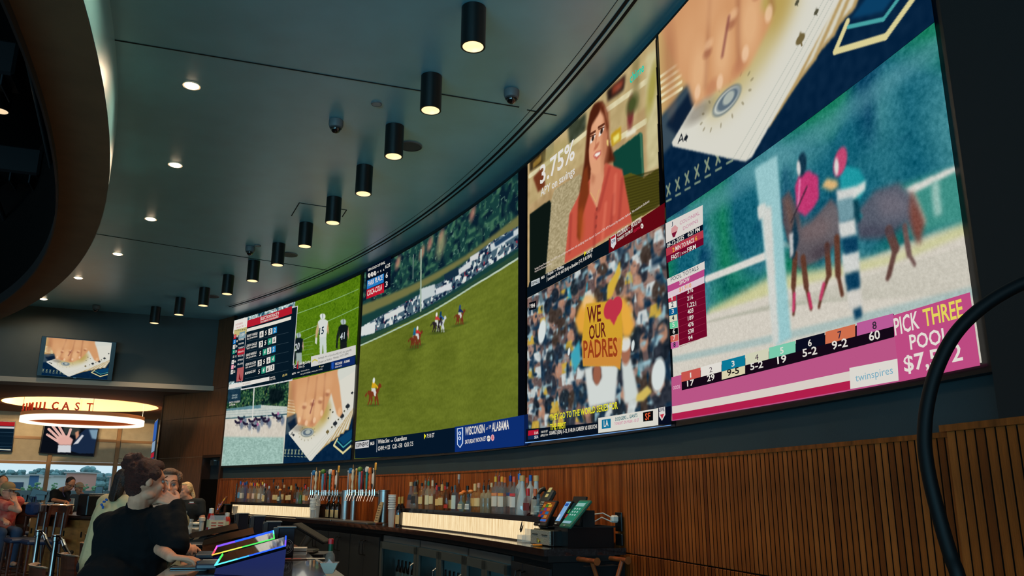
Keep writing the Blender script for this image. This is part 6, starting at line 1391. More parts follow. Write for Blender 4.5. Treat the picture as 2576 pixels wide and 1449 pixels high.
# white paper cup on the far counter end
th = on_wall(591, 1285, .6)[0]; t = thing('paper_cup', 'white paper cup at the far end of the backlit shelf', 'cup', arc(th, ZB, .6))
b = MB(); b.lathe([(.001, 0), (.032, 0), (.043, .13), (.045, .132), (.042, .134), (.03, .006)], n=20, caps=False); b.build('cup', mat('paper_white', (214, 200, 180), .7), t, smooth=True)
# drink menu sign
th = on_wall(944, 1305, .52)[0]; t = thing('menu_card', 'tall pale menu card leaning in front of the right beer tower', 'menu', arc(th, ZB, .52), arc_rot(th))
b = MB(); b.prism([(-.055, .0), (.055, .0), (.055, .012), (-.055, .012)], 0, .26, T=Matrix.Rotation(math.radians(-14), 4, 'X') @ Matrix.Shear('XZ', 4, (0, 0)) if False else Matrix.Rotation(math.radians(-14), 4, 'X')); b.build('card', mat('menu_paper', (150, 130, 96), .7), t)
b = MB(); b.box((0, .03, .012), (.13, .08, .024), bev=.004); b.build('base', M_wood, t)
for k in range(7):
    b = MB(); b.box((0, -.002, .22 - .028 * k), (.08 - .01 * (k % 3), .002, .006), T=Matrix.Rotation(math.radians(-14), 4, 'X')); b.build('line_of_print', flat((90, 70, 50), .8), t)
# tall drinks list at the left of the far shelf
th = on_wall(588, 1250, .3)[0]; t = thing('menu_card', 'black framed drinks list standing at the left end of the far bottle shelf', 'menu', arc(th, ZSH, .26), arc_rot(th) - .5)
b = MB(); b.box((0, 0, .15), (.16, .012, .30)); b.build('frame', M_black, t)
for k in range(6):
    b = MB(); b.box((0, -.008, .27 - .045 * k), (.10 - .02 * (k % 2), .004, .02)); b.build('line_of_print', flat((190, 180, 120), .8), t)

# point of sale, far left end of the back counter
def tablet(name, label, P, rz, tilt, w, h, screen, cat, casing=M_black, base=True, grp=None):
    t = thing(name, label, cat, P, rz, grp); T = Matrix.Translation((0, 0, h * .5 * math.cos(tilt) + .02)) @ Matrix.Rotation(-tilt, 4, 'X')
    b = MB(); b.box((0, .008, 0), (w, .022, h), T=T, bev=.006); b.build('casing', casing, t)
    b = MB(); b.box((0, -.004, .008), (w * .86, .002, h * .78), T=T); o = b.build('screen', screen[0], t)
    for (x0, z0, x1, z1, c) in screen[1]:
        b = MB(); b.box(((x0 + x1) / 2 * w, -.006, (z0 + z1) / 2 * h), (abs(x1 - x0) * w, .002, abs(z1 - z0) * h), T=T); b.build('screen_tile', glow('tile_%d_%d_%d' % c, c, .75), o)
    b = MB(); b.box((0, -.005, -h * .455), (.03, .002, .008), T=T); b.build('maker_mark', flat((150, 150, 150), .4), t)
    if base:
        b = MB(); b.box((0, h * .28 * math.sin(tilt) + .03, .01), (w * .7, .16, .02), bev=.005); b.box((0, h * .2 + .0, h * .22), (.06, .03, h * .4)); b.build('stand', casing, t)
    return t
scr_o = (glow('pos_amber', (150, 80, 40), .55), [(-.36, .22 - .14 * r, -.20 + .0, .32 - .14 * r, [(196, 120, 40), (60, 120, 60), (40, 60, 130), (170, 50, 60)][r % 4]) for r in range(4)] + [(-.15, .22 - .14 * r, .02, .32 - .14 * r, [(60, 130, 50), (110, 60, 140), (170, 60, 40), (30, 70, 150)][r % 4]) for r in range(4)] + [(.07, .22 - .14 * r, .30, .32 - .14 * r, [(206, 160, 50), (200, 90, 40), (40, 110, 160), (190, 130, 60)][r % 4]) for r in range(4)] + [(-.38, -.34, .38, -.26, (60, 110, 190)), (-.1, .345, .15, .38, (230, 190, 70))])
th = on_wall(549, 1270, .6)[0]; tablet('order_terminal', 'order terminal with amber screen at the far end of the back counter', arc(th, ZB, .55), arc_rot(th) - .35, .5, .24, .30, scr_o, 'terminal', M_wood)
b = MB(); th = on_wall(567, 1275, .45)[0]
t = thing('receipt_printer', 'black receipt printer with a tangle of cables left of the far shelf', 'printer', arc(th, ZB, .42), arc_rot(th)); b.box((0, 0, .08), (.16, .2, .16), bev=.015); b.build('body', M_black, t)
b = MB(); b.tube([(-.08 + .02 * math.sin(k), -.12, .03 + .018 * k) for k in range(9)], .005, 6); b.tube([(-.03 + .03 * math.sin(k * 1.3), -.115, .02 + .016 * k) for k in range(9)], .005, 6); b.build('cable', mat('cable_pale', (150, 150, 150), .5), t)
# near end: desk phone, terminal, tablets, cash drawer, bin
def near_end(px, off, z=ZB, back=0.0):
    th = on_wall(px, 1362, off)[0]; return arc(th, z, off - back), arc_rot(th)
P, rzd = near_end(1364, .47)
cd = thing('cash_drawer', 'grey speckled cash drawer with two slots and a key, under the terminal', 'cash drawer', P, rzd)
b = MB(); b.box((0, .17, .055), (.37, .33, .11), bev=.006); b.build('housing', M_black, cd)
b = MB(); b.box((0, -.012, .056), (.36, .014, .098), bev=.002); f_ = b.build('drawer_front', mat('drawer_speckle', (120, 122, 114), .4, .2, noise=.5, nscale=160), cd)
for x in (-.09, .09):
    b = MB(); b.box((x, -.020, .075), (.10, .004, .006)); b.build('slot', M_blackm, f_)
b = MB(); b.cyl((0, -.018, .03), (0, -.03, .03), .010, .010, 12); b.box((0, -.036, .035), (.006, .012, .03)); b.build('key', mat('brass', (190, 150, 80), .25, 1.0), cd)
b = MB(); b.tube([(.03 * math.cos(a), .018 * math.sin(a), .007) for a in np.linspace(0, 2 * PI, 15)[:-1]], .006, 6, closed=True); o = b.build('wrist_coil', mat('orange_plastic', (226, 130, 30), .4)); o.location = tuple(near_end(1352, .54)[0] + np.array([0, 0, .001])); tag(o, 'orange plastic coil lying in front of the cash drawer', 'key coil')
P2, rz2 = near_end(1372, .40, ZB + .112); tablet('order_terminal', 'order terminal with colourful button screen on the cash drawer', P2, rzd, .50, .235, .205, scr_o, 'terminal', M_black)
PB, _ = near_end(1470, .22); bn = thing('storage_bin', 'open black bin full of charging cables on the counter end', 'bin', PB, rzd)
b = MB(); b.box((0, 0, .006), (.22, .34, .012)); b.box((0, -.175, .07), (.23, .010, .14)); b.box((0, .170, .07), (.23, .010, .14)); b.box((-.11, 0, .07), (.010, .34, .14)); b.box((.11, 0, .07), (.010, .34, .14)); b.build('tub', M_black, bn)
b = MB(); b.box((0, -.182, .137), (.25, .014, .010)); b.box((0, .177, .137), (.25, .014, .010)); b.box((-.117, 0, .137), (.014, .35, .010)); b.box((.117, 0, .137), (.014, .35, .010)); b.build('rim', mat('bin_rim', (40, 38, 36), .4), bn)
b = MB()
for k in range(5): b.tube([(.08 * math.cos(a * 1.3 + k), .12 * math.sin(a + 2 * k), .10 + .006 * k) for a in np.linspace(0, 5, 14)], .006, 6)
b.build('cable_nest', mat('cable_dark', (14, 14, 15), .7), bn, kind='stuff')
def hand_tablet(px, off, label, scr, tiles, w, h, dz, case=M_black, tilt=.6):
    p, _ = near_end(px, off, ZB + dz); return tablet('hand_held_terminal', label, p, rzd, tilt, w, h, (scr, tiles), 'tablet', case, base=False, grp='order tablets standing by the black bin')
hand_tablet(1417, .42, 'narrow blue and white order tablet beside the colourful terminal', glow('tab_blue', (130, 180, 225), .8), [(-.3, .25, .3, .36, (40, 90, 180)), (-.3, -.3, -.05, -.1, (220, 230, 240))], .085, .20, .13)
hand_tablet(1431, .40, 'thin tablet with green and red pictures, behind the green one', glow('tab_dark', (30, 60, 60), .6), [(-.3, .0, .1, .15, (80, 170, 60)), (-.2, -.2, .3, -.05, (170, 50, 50))], .08, .19, .13)
hand_tablet(1447, .42, 'large green tablet showing a keypad, in front of the black bin', glow('tab_green', (50, 140, 110), .7), [(-.36, .24, .36, .36, (150, 200, 190))] + [(-.24 + .22 * (k % 3) - .04, .12 - .11 * (k // 3), -.24 + .22 * (k % 3) + .05, .17 - .11 * (k // 3), (170, 210, 200)) for k in range(9)] + [(-.36, -.38, .36, -.30, (150, 190, 200))], .17, .24, .125, mat('tablet_green', (30, 96, 74), .4), .75)
b = MB(); b.box((0, .0, .0), (.21, .012, .20), T=Matrix.Rotation(-.3, 4, 'X')); b.box((0, .04, -.05), (.21, .09, .11)); o = b.build('tablet_rack', M_blackm); p_, _ = near_end(1452, .30, ZB + .145); o.location = tuple(arc(on_wall(1462, 1330, .30)[0], ZB + .11, .33)); o.rotation_euler = (0, 0, rzd); o.location.z = ZB + .245
tag(o, 'black upright rack behind the green tablet', 'rack')
# desk phone standing on the shelf end
thp = on_wall(1362, 1290, .30)[0]; PPH = arc(thp, ZSH, .28); ph = thing('desk_phone', 'dark desk phone standing upright at the end of the bottle shelf', 'phone', PPH, rzd)
T = Matrix.Translation((0, 0, .10)) @ Matrix.Rotation(-.55, 4, 'X')
b = MB(); b.box((.0, .01, 0), (.16, .045, .22), T=T, bev=.012); b.build('body', mat('phone_grey', (36, 42, 42), .45), ph)
b = MB(); b.tube([tuple(T @ Vector(p)) for p in ((-.055, -.025, .105), (-.055, -.05, .08), (-.055, -.06, 0), (-.055, -.05, -.08), (-.055, -.025, -.10))], [.020, .018, .014, .018, .020], 10); b.build('handset', M_black, ph, smooth=True)
b = MB()
for r in range(4):
    for c in range(3): b.box((.01 + .024 * c, -.018, -.01 - .02 * r), (.015, .008, .011), T=T)
b.build('keypad', flat((150, 150, 140), .5), ph, kind='stuff')
b = MB(); b.box((.035, -.016, .05), (.05, .004, .03), T=T); b.box((.035, -.016, .10), (.055, .004, .04), T=T); b.build('paper_note', flat((190, 180, 120), .6), ph)
b = MB(); b.tube([(-.06, -.05, .03), (-.08, -.10, .01), (-.10, -.14, -.05), (-.12, -.15, -.11), (-.11, -.15, -.125), (-.08, -.14, -.08), (-.06, -.10, .0), (-.02, -.04, .02)], .006, 8); b.build('coiled_cord', M_black, ph, smooth=True)
# outlet, chargers and pale cables
to = 19.62; t = thing('wall_outlet', 'black outlet plate with a white charger plugged in at the counter end', 'outlet', arc(to, 1.19, .0), arc_rot(to))
b = MB(); b.box((0, -.005, 0), (.10, .012, .13), bev=.003); b.box((0, -.005, -.12), (.10, .012, .08), bev=.003); b.build('plate', M_black, t)
b = MB(); b.box((.0, -.04, .02), (.045, .055, .05), bev=.012); b.build('charger', mat('white_plastic', (206, 200, 186), .4), t)
b = MB(); b.tube([(.0, -.065, .03), (-.02, -.12, .06), (-.05, -.18, .05), (-.07, -.24, .0), (-.08, -.30, .04)], .0045, 6); b.tube([(-.0, -.06, .0), (-.04, -.12, .03), (-.06, -.17, .0), (-.07, -.2, -.03)], .0045, 6); b.build('charging_cable', MATS['white_plastic'], t, smooth=True)
# acrylic holder by the cash drawer
P, _ = near_end(1318, .47); t = thing('acrylic_holder', 'clear acrylic leaflet holder left of the cash drawer', 'holder', P, rzd); M_acr = mat('acrylic', (200, 206, 206), .08, alpha=.35)
b = MB(); b.box((0, 0, .005), (.10, .08, .006)); b.box((0, .03, .05), (.10, .005, .10)); b.box((-.048, .0, .03), (.004, .07, .05)); b.box((.048, .0, .03), (.004, .07, .05)); b.build('holder', M_acr, t)
# folding tray stand of brown wood under the counter end
PT = on_z(1487, 1404, .955); t = thing('tray_stand', 'brown wooden tray stand with turned rails beside the counter end', 'stand', (PT[0], PT[1], 0), rzd + .1)
M_or = mat('orange_brown_wood', (150, 76, 36), .4, noise=.2, nscale=8)
for y in (-.12, .12):
    b = MB(); b.tube([(-.27, y, .955), (-.25, y, .955), (.25, y, .955), (.27, y, .955)], [.026, .016, .016, .026], 10); b.build('top_rail', M_or, t, smooth=True)
for x in (-.2, .2):
    for s_ in (-1, 1):
        b = MB(); b.cyl((x, -s_ * .12, .955), (x * .9, s_ * .24, .0), .014, .014, 8); b.build('leg', M_or, t, smooth=True)
for x in (-.12, .12):
    b = MB(); b.box((x, 0, .915), (.05, .25, .006)); b.build('strap', mat('strap_web', (40, 30, 24), .8), t)
# ------------------------------------------------------------------ people
def remesh(o, vox, smooth=2):
    m = o.modifiers.new('skin', 'REMESH'); m.mode = 'VOXEL'; m.voxel_size = vox; m.use_smooth_shade = True
    if smooth:
        m = o.modifiers.new('soften', 'SMOOTH'); m.factor = .5; m.iterations = smooth
    return o
V3 = lambda p: Vector([float(a) for a in p])
def seg(mb, p0, p1, r0, r1=None, n=12): mb.cyl(V3(p0), V3(p1), r0, r1 if r1 is not None else r0, n, round_ends=True)
def head_T(c, look, tilt=0.0, roll=0.0):
    yaw = math.atan2(look[1], look[0]) - PI / 2
    return Matrix.Translation(V3(c)) @ Matrix.Rotation(yaw, 4, 'Z') @ Matrix.Rotation(roll, 4, 'Y') @ Matrix.Rotation(tilt, 4, 'X')
def head(mb, T):
    mb.ball((0, -.012, .025), (.076, .094, .095), 20, T=T); mb.ball((0, .028, -.035), (.058, .060, .078), 18, T=T)
    mb.ball((0, .058, -.094), (.024, .022, .020), 12, T=T); mb.ball((0, .066, .030), (.048, .022, .022), 14, T=T)
    for s in (-1, 1):
        mb.ball((s * .036, .058, -.020), (.024, .024, .024), 12, T=T); mb.ball((s * .076, -.006, -.002), (.008, .015, .025), 12, T=T)
        mb.ball((s * .045, .01, -.065), (.020, .035, .022), 12, T=T)
    mb.cyl((0, .086, .016), (0, .108, -.022), .007, .011, 10, T=T, round_ends=True); mb.ball((0, .106, -.026), (.017, .013, .010), 10, T=T)
    mb.ball((0, .086, -.056), (.024, .012, .011), 12, T=T)
def face_parts(root, T, brow=(70, 44, 30), lip=(170, 86, 76), iris=(60, 70, 70), lids=(150, 98, 80)):
    for s in (-1, 1):
        b = MB(); b.ball((s * .031, .0735, .008), (.0135, .0105, .0085), 14, T=T); e = local(root, b.build('eye', mat('eye_white', (150, 142, 136), .2, coat=.5), root, smooth=True))
        b = MB(); b.ball((s * .031, .0812, .008), (.0060, .0045, .0068), 12, T=T); i_ = b.build('iris', flat(iris, .15), e, smooth=True)
        b = MB(); b.tube([tuple(T @ Vector((s * x, y, z))) for x, y, z in ((.014, .083, .014), (.024, .0855, .0175), (.036, .0835, .017), (.046, .075, .012))], .0026, 6); local(root, b.build('eyelid', flat(lids, .6), root, smooth=True))
        b = MB(); b.tube([tuple(T @ Vector((s * x, y, z))) for x, y, z in ((.012, .090, .030), (.026, .0935, .037), (.040, .088, .036), (.052, .076, .030))], [.0026, .0036, .0030, .0016], 6); local(root, b.build('eyebrow', flat(brow, .8), root, smooth=True))
    b = MB(); b.ball((0, .0945, -.0525), (.021, .006, .0045), 12, T=T); b.ball((0, .093, -.060), (.018, .006, .0055), 12, T=T); local(root, b.build('lips', flat(lip, .45), root, smooth=True))
def hand(mb, wrist, d, nrm, side=1, curl=.35, scale=1.0, spread=.10, thumb_out=.8):
    "palm and five fingers; d: direction of the fingers, nrm: back of the hand, side: thumb side along d x nrm"
    w = V3(wrist); d = V3(d).normalized(); nrm = V3(nrm); nrm = (nrm - d * nrm.dot(d)).normalized(); s = d.cross(nrm) * side; k = scale
    c = w + d * .048 * k
    for j in range(4):
        a = (j - 1.5) * .019 * k; seg(mb, w + s * a * .6 + d * .012 * k, w + s * (-a) * -1.0 + d * .088 * k, .0125 * k, .0105 * k, 8)
    ln = [.070, .078, .073, .058]
    for j in range(4):
        off = (1.5 - j) * .0205 * k; p = w + s * off + d * .088 * k; ang = 0; dd = (d + s * (1.5 - j) * spread * .35).normalized(); cu = curl * (1 + .12 * j)
        for q, fr in enumerate((.45, .30, .25)):
            ang = cu * (q + .6); v = dd * math.cos(ang) - nrm * math.sin(ang); p2 = p + v * ln[j] * fr * k; seg(mb, p, p2, (.0092 - .0008 * q) * k, (.0086 - .0008 * q) * k, 8); p = p2
    p = w + s * .024 * k + d * .022 * k
    for q, (L_, a) in enumerate(((.036, thumb_out), (.030, thumb_out * .62), (.024, thumb_out * .4))):
        v = d * math.cos(a) + s * math.sin(a) - nrm * (.35 + .12 * q); v.normalize(); p2 = p + v * L_ * k; seg(mb, p, p2, (.0135 - .0018 * q) * k, (.012 - .0018 * q) * k, 8); p = p2
SKIN = mat('skin_fair', (206, 142, 112), .62, spec=.2, noise=.06, nscale=20); SKIN2 = mat('skin_tan', (196, 130, 94), .62, spec=.2, noise=.06, nscale=20)
HAIRB = mat('hair_auburn', (66, 28, 20), .5, noise=.5, nscale=90, stretch=(1, 1, 4), bump=.9, bscale=160)
HAIRD = mat('hair_dark', (32, 20, 16), .55, noise=.4, nscale=80, bump=.8, bscale=120); HAIRL = mat('hair_blonde', (196, 160, 112), .5, noise=.3, nscale=80, bump=.8, bscale=120); HAIRM = mat('hair_brown', (96, 62, 42), .5, noise=.35, nscale=80, bump=.8, bscale=120)
def cloth(name, c, **k): return mat(name, c, .9, bump=.35, bscale=30, **k)
def jointp(root, name, segs, m, vox, parent=None, label=None):
    b = MB()
    for s in segs:
        if s[0] == 'c': seg(b, *s[1:])
        else: b.ball(V3(s[1]), s[2], 16) if len(s) < 4 else b.ball((0, 0, 0), s[2], 16, T=Matrix.Translation(V3(s[1])) @ Matrix.Rotation(s[3], 4, 'Z'))
    o = b.build(name, m, root, label=label); local(root, o); remesh(o, vox); return o
def lerp(a, b, t): return np.asarray(a, float) * (1 - t) + np.asarray(b, float) * t

# 1. woman in black sweater in the foreground, back to us, face turned right
hc = at_y(368, 1213, 4.38); ctr = at_y(340, 1312, 4.42); F_ = np.array([.22, .97, 0]); F_ /= np.linalg.norm(F_); Rr = np.array([F_[1], -F_[0], 0])
w1 = thing('person', 'woman in a black sweater with a curly auburn bun, seated at the bar, back turned', 'person', (ctr[0], ctr[1], 0))
look = np.array([.76, .65]); T = head_T(hc, look, -.06)
Ls, Rs = ctr - Rr * .155 + np.array([0, 0, -.03]), ctr + Rr * .165 + np.array([0, 0, .005]); pel = np.array([ctr[0] - .03, ctr[1] - .10, .80]); neck = ctr + np.array([.01, 0, .06])
Re = at_y(446, 1372, 4.22); Rw = at_y(446, 1270, 4.40); Le = at_y(392, 1398, 4.42); Le[2] = 1.10; Lw = on_z(432, 1402, 1.075)
LL = [pel + Rr * .12, pel - Rr * .12]; KN = [LL[0] + F_ * .42 + np.array([0, 0, -.03]), LL[1] + F_ * .42 + np.array([0, 0, -.03])]; FT = [KN[0] + np.array([-.02, -.08, -.42]), KN[1] + np.array([0, -.08, -.42])]
b = MB(); head(b, T)
seg(b, hc + np.array([-.02, -.01, -.08]), neck, .055, .062); 
for s in (('c', Ls, Rs, .07, .07), ('c', ctr + np.array([0, 0, -.12]), pel, .09, .11), ('c', neck, ctr, .05, .06)): seg(b, *s[1:])
seg(b, Rs, Re, .055, .045); seg(b, Re, Rw, .043, .028); seg(b, Ls, Le, .055, .045); seg(b, Le, Lw, .036, .025)
hand(b, Rw, (-.62, .12, .30), (.35, -.85, .4), 1, .85, 1.02); hand(b, Lw, (.95, .05, -.06), (0, 0, 1), -1, .42, 1.0)
for i in (0, 1): seg(b, LL[i], KN[i], .10, .07); seg(b, KN[i], FT[i], .06, .04); seg(b, FT[i], FT[i] + F_ * .14, .04, .03)
remesh(local(w1, b.build('body', SKIN, w1)), .0055)
face_parts(w1, T)
sw = cloth('black_knit', (9, 9, 11), spec=.2)
sg = [('e', ctr + np.array([0, 0, -.10]), (.225, .15, .19), math.atan2(F_[1], F_[0]) - PI / 2), ('e', ctr + np.array([-.01, -.03, -.30]), (.215, .17, .24), 0.0), ('e', pel + np.array([0, 0, .06]), (.205, .18, .22), 0.0),
      ('c', Ls, Rs, .078, .078), ('c', neck + np.array([0, 0, -.01]), neck + np.array([0, 0, -.08]), .066, .13), ('c', Ls, lerp(Ls, Le, .55), .074, .066), ('c', lerp(Ls, Le, .5), lerp(Ls, Le, .98), .066, .05), ('c', Rs, lerp(Rs, Re, .5), .088, .078), ('c', lerp(Rs, Re, .5), Re, .078, .062), ('c', Re, lerp(Re, Rw, .5), .062, .05), ('c', lerp(Re, Rw, .5), lerp(Re, Rw, .97), .05, .040)]
o = jointp(w1, 'sweater', sg, sw, .008)
tx = bpy.data.textures.new('cloth_folds', 'CLOUDS'); tx.noise_scale = .11; md = o.modifiers.new('folds', 'DISPLACE'); md.texture = tx; md.strength = .022; md.mid_level = .5
b = MB(); b.lathe([(.060, .0), (.068, .02), (.066, .05), (.060, .052), (.058, .01)], n=24, caps=False, T=Matrix.Translation(V3(neck + np.array([0, -.005, -.02]))) @ Matrix.Rotation(.12, 4, 'Y')); local(w1, b.build('collar', sw, w1, smooth=True))
jointp(w1, 'trousers', [('c', LL[0], KN[0], .115, .085), ('c', LL[1], KN[1], .115, .085), ('c', KN[0], FT[0], .08, .06), ('c', KN[1], FT[1], .08, .06), ('e', pel, (.20, .16, .14))], cloth('dark_denim', (22, 26, 34)), .012)
# hair: close cap, nape and curly bun
b = MB(); b.ball((0, -.022, .036), (.082, .092, .092), 20, T=T); b.ball((0, -.052, -.02), (.060, .052, .062), 16, T=T); b.ball((0, .018, .084), (.062, .062, .038), 14, T=T)
for s in (-1, 1): b.ball((s * .060, .012, .045), (.026, .040, .038), 12, T=T)
rg = np.random.default_rng(5); bunc = at_y(338, 1162, 4.36)
for k in range(70):
    v = rg.normal(size=3); v /= np.linalg.norm(v); rr = .018 + .012 * rg.random(); c = bunc + v * np.array([.050, .046, .042]) * rg.uniform(.55, 1.0); b.ball(c, rr, 8)
seg(b, bunc, T @ Vector((0, -.04, .07)), .036, .045)
for k in range(40):
    a = rg.uniform(-2.9, -.25); p = T @ Vector((.074 * math.cos(a), -.03 + .075 * math.sin(a), .03 + .07 * rg.random())); b.ball(p, .012 + .005 * rg.random(), 6)
o = local(w1, b.build('hair', HAIRB, w1)); remesh(o, .0055, 1); tx = bpy.data.textures.new('curls', 'CLOUDS'); tx.noise_scale = .022; md = o.modifiers.new('curls', 'DISPLACE'); md.texture = tx; md.strength = .012; md.mid_level = .5
b = MB(); b.tube([at_y(302 + 7 * math.cos(a), 1159 + 6 * math.sin(a), 4.36) for a in np.linspace(0, 5.6, 10)], .0012, 4); local(w1, b.build('stray_ringlet', HAIRB, w1))

# 2. woman facing us behind the raised sleeve
def sitting(label, hc, look, sh_c, F_, skin, hair, top, vox=.008, arms=None, tilt=0.0, shw=.17, bigger=1.0, sleeves=.45, hairfn=None, faces=True, cap=None, pants=(30, 34, 44), pelz=.80, standing=False, roll=0.0, brow=(70, 44, 30), grp=None, legs=True, extra=None):
    F_ = np.array([F_[0], F_[1], 0.0]); F_ /= np.linalg.norm(F_); Rr = np.array([F_[1], -F_[0], 0])
    r = thing('person', label, 'person', (sh_c[0], sh_c[1], 0), 0, grp); T = head_T(hc, look, tilt, roll)
    Ls, Rs = sh_c - Rr * shw, sh_c + Rr * shw; neck = sh_c + np.array([0, 0, .05]); pel = np.array([sh_c[0] - F_[0] * .05, sh_c[1] - F_[1] * .05, pelz]) if not isinstance(pelz, (list, tuple, np.ndarray)) else np.asarray(pelz, float)
    ar = arms or [(Ls + np.array([0, 0, -.27]) - Rr * .04, Ls + np.array([0, 0, -.30]) + F_ * .22), (Rs + np.array([0, 0, -.27]) + Rr * .04, Rs + np.array([0, 0, -.30]) + F_ * .22)]
    b = MB(); head(b, T); seg(b, np.asarray(hc) + np.array([0, 0, -.07]), neck, .052, .056); seg(b, Ls, Rs, .06, .06); seg(b, neck, sh_c, .05, .06); seg(b, np.asarray(sh_c) + np.array([0, 0, -.12]), pel, .09, .10)
    for i, (sp, (el, wr)) in enumerate(zip((Ls, Rs), ar)):
        seg(b, sp, el, .050, .040); seg(b, el, wr, .039, .027); dv = np.asarray(wr, float) - np.asarray(el, float); up_ = (0, 0, 1) if abs(dv[2]) < .7 * np.linalg.norm(dv) else -F_
        hand(b, wr, dv, up_, -1 if i == 0 else 1, .5, .98)
    if standing: K = [pel + Rr * .09 * s + np.array([0, 0, -.42]) for s in (1, -1)]; Ft = [k + np.array([0, 0, -.40]) for k in K]
    else: K = [pel + Rr * .10 * s + F_ * .40 for s in (1, -1)]; Ft = [k + np.array([0, 0, -.42]) - F_ * .05 for k in K]
    if legs:
        for s, k, f in zip((1, -1), K, Ft): seg(b, pel + Rr * .09 * s, k, .08, .06); seg(b, k, f, .05, .035); seg(b, f, f + F_ * .13, .035, .028)
    remesh(local(r, b.build('body', skin, r)), vox)
    if faces: face_parts(r, T, brow)
    yaw = math.atan2(F_[1], F_[0]) - PI / 2; k = bigger
    sg = [('e', sh_c + np.array([0, 0, -.10]), (.19 * k, .125 * k, .17), yaw), ('c', sh_c + np.array([0, 0, -.1]), pel, .145 * k, .155 * k), ('c', Ls, Rs, .068 * k, .068 * k)]
    for sp, (el, wr) in zip((Ls, Rs), ar):
        if sleeves <= .6: sg.append(('c', sp, lerp(sp, el, sleeves / .6 * .8), .066 * k, .062 * k))
        else: sg += [('c', sp, el, .066 * k, .056 * k), ('c', el, lerp(el, wr, .9), .055 * k, .042 * k)]
    jointp(r, 'shirt', sg, top, max(vox, .009))
    if legs: jointp(r, 'trousers', [('e', pel, (.17 * k, .14 * k, .12))] + [('c', pel + Rr * .09 * s, kk, .095, .075) for s, kk in zip((1, -1), K)] + [('c', kk, ff, .072, .055) for kk, ff in zip(K, Ft)], cloth('trouser_%d_%d_%d' % pants, pants), .014)
    b = MB()
    if hairfn: hairfn(b, T)
    else: b.ball((0, -.026, .036), (.083, .094, .092), 16, T=T); b.ball((0, -.05, -.02), (.060, .055, .06), 12, T=T)
    remesh(local(r, b.build('hair', hair, r)), .008, 1)
    if cap is not None:
        b = MB(); b.ball((0, -.012, .062), (.087, .104, .076), 18, T=T); b.box((0, .125, .055), (.125, .10, .008), T=T @ Matrix.Rotation(-.15, 4, 'X'), bev=.003); o = local(r, b.build('cap', cloth('cap_%d_%d_%d' % cap, cap), r, smooth=True))
    if extra: extra(r, T)
    return r
def hair_parted(b, T):
    b.ball((0, -.034, .036), (.086, .090, .095), 18, T=T); b.ball((0, .012, .092), (.064, .066, .030), 14, T=T)
    for s in (-1, 1): b.ball((s * .064, .014, .055), (.024, .048, .048), 12, T=T); b.ball((s * .068, -.02, .0), (.020, .045, .06), 12, T=T)
    b.ball((0, -.06, -.04), (.06, .05, .06), 12, T=T)
h2 = at_y(424, 1224, 5.75); s2 = h2 + np.array([-.10, .06, -.24])
a2 = [(s2 + np.array([.17, -.16, -.20]), on_z(470, 1376, 1.075)), (s2 + np.array([-.22, -.05, -.22]), s2 + np.array([-.05, -.30, -.16]))]
def glass_extra(r, T): pass
sitting('young woman with parted brown hair facing us, mouth hidden behind the raised sleeve', h2, (.40, -.92), s2, (.55, -.83), SKIN, HAIRM, cloth('patterned_top', (150, 140, 110), second=(60, 70, 60), nscale=30), .0065, arms=a2, tilt=.06, hairfn=hair_parted, pelz=.78)

# 3. man in a tan printed shirt, mostly hidden behind the first woman
h3 = at_y(322, 1216, 6.7); s3 = at_y(296, 1268, 6.75)
def hair_locks(b, T):
    b.ball((0, -.02, .03), (.088, .098, .10), 14, T=T); b.ball((0, -.07, -.05), (.075, .05, .10), 12, T=T)
    for k in range(9): b.cyl((-.06 + .015 * k, -.09, .02), (-.075 + .018 * k, -.10, -.15), .012, .007, 6, T=T, round_ends=True)
def print_(r, T):
    for i, (px, py) in enumerate(((262, 1262), (268, 1257), (256, 1270), (259, 1276))):
        p = at_y(px, py, 6.56); b = MB(); b.box((0, 0, 0), (.022, .012, .016), T=Matrix.Translation(V3(p)) @ Matrix.Rotation(.5 * i, 4, 'Y'), bev=.003); local(r, b.build('blue_print', flat((30, 80, 150), .8), r))
sitting('person in a tan shirt with blue print, mostly hidden behind the woman in black', h3, (.75, .66), s3, (.6, .8), SKIN2, HAIRD, cloth('tan_shirt', (190, 164, 120)), .010, tilt=-.1, bigger=1.22, hairfn=hair_locks, faces=False, pelz=.80, extra=print_)

# 4. blonde bartender
def hair_pony(b, T):
    b.ball((0, -.03, .036), (.086, .090, .093), 14, T=T); b.ball((0, .012, .088), (.062, .06, .028), 12, T=T)
    b.cyl((.0, -.10, .05), (-.05, -.13, -.08), .034, .026, 10, T=T, round_ends=True); b.cyl((-.05, -.13, -.08), (-.06, -.11, -.17), .026, .012, 10, T=T, round_ends=True); b.ball((0, -.09, .05), (.045, .04, .04), 12, T=T)
h4 = at_y(465, 1234, 12.2); s4 = at_y(474, 1265, 12.25)
def logo(r, T):
    p = at_y(482, 1264, 12.06); b = MB(); b.box(p, (.06, .006, .018), bev=.002); local(r, b.build('white_emblem', flat((200, 196, 190), .6), r)); b = MB(); b.box(p + np.array([0, 0, -.014]), (.09, .006, .008)); local(r, b.build('red_emblem_line', flat((150, 50, 50), .6), r))
sitting('blonde bartender with a ponytail in a black polo shirt behind the bar', h4, (-.45, -.85), s4, (.25, -.95), SKIN, HAIRL, cloth('polo_black', (16, 20, 22)), .010, hairfn=hair_pony, pelz=.86, standing=True, brow=(120, 90, 60), arms=[(s4 + np.array([.24, -.02, -.24]), s4 + np.array([.10, -.22, -.36])), (s4 + np.array([-.24, 0, -.24]), s4 + np.array([-.12, -.24, -.36]))], extra=logo)

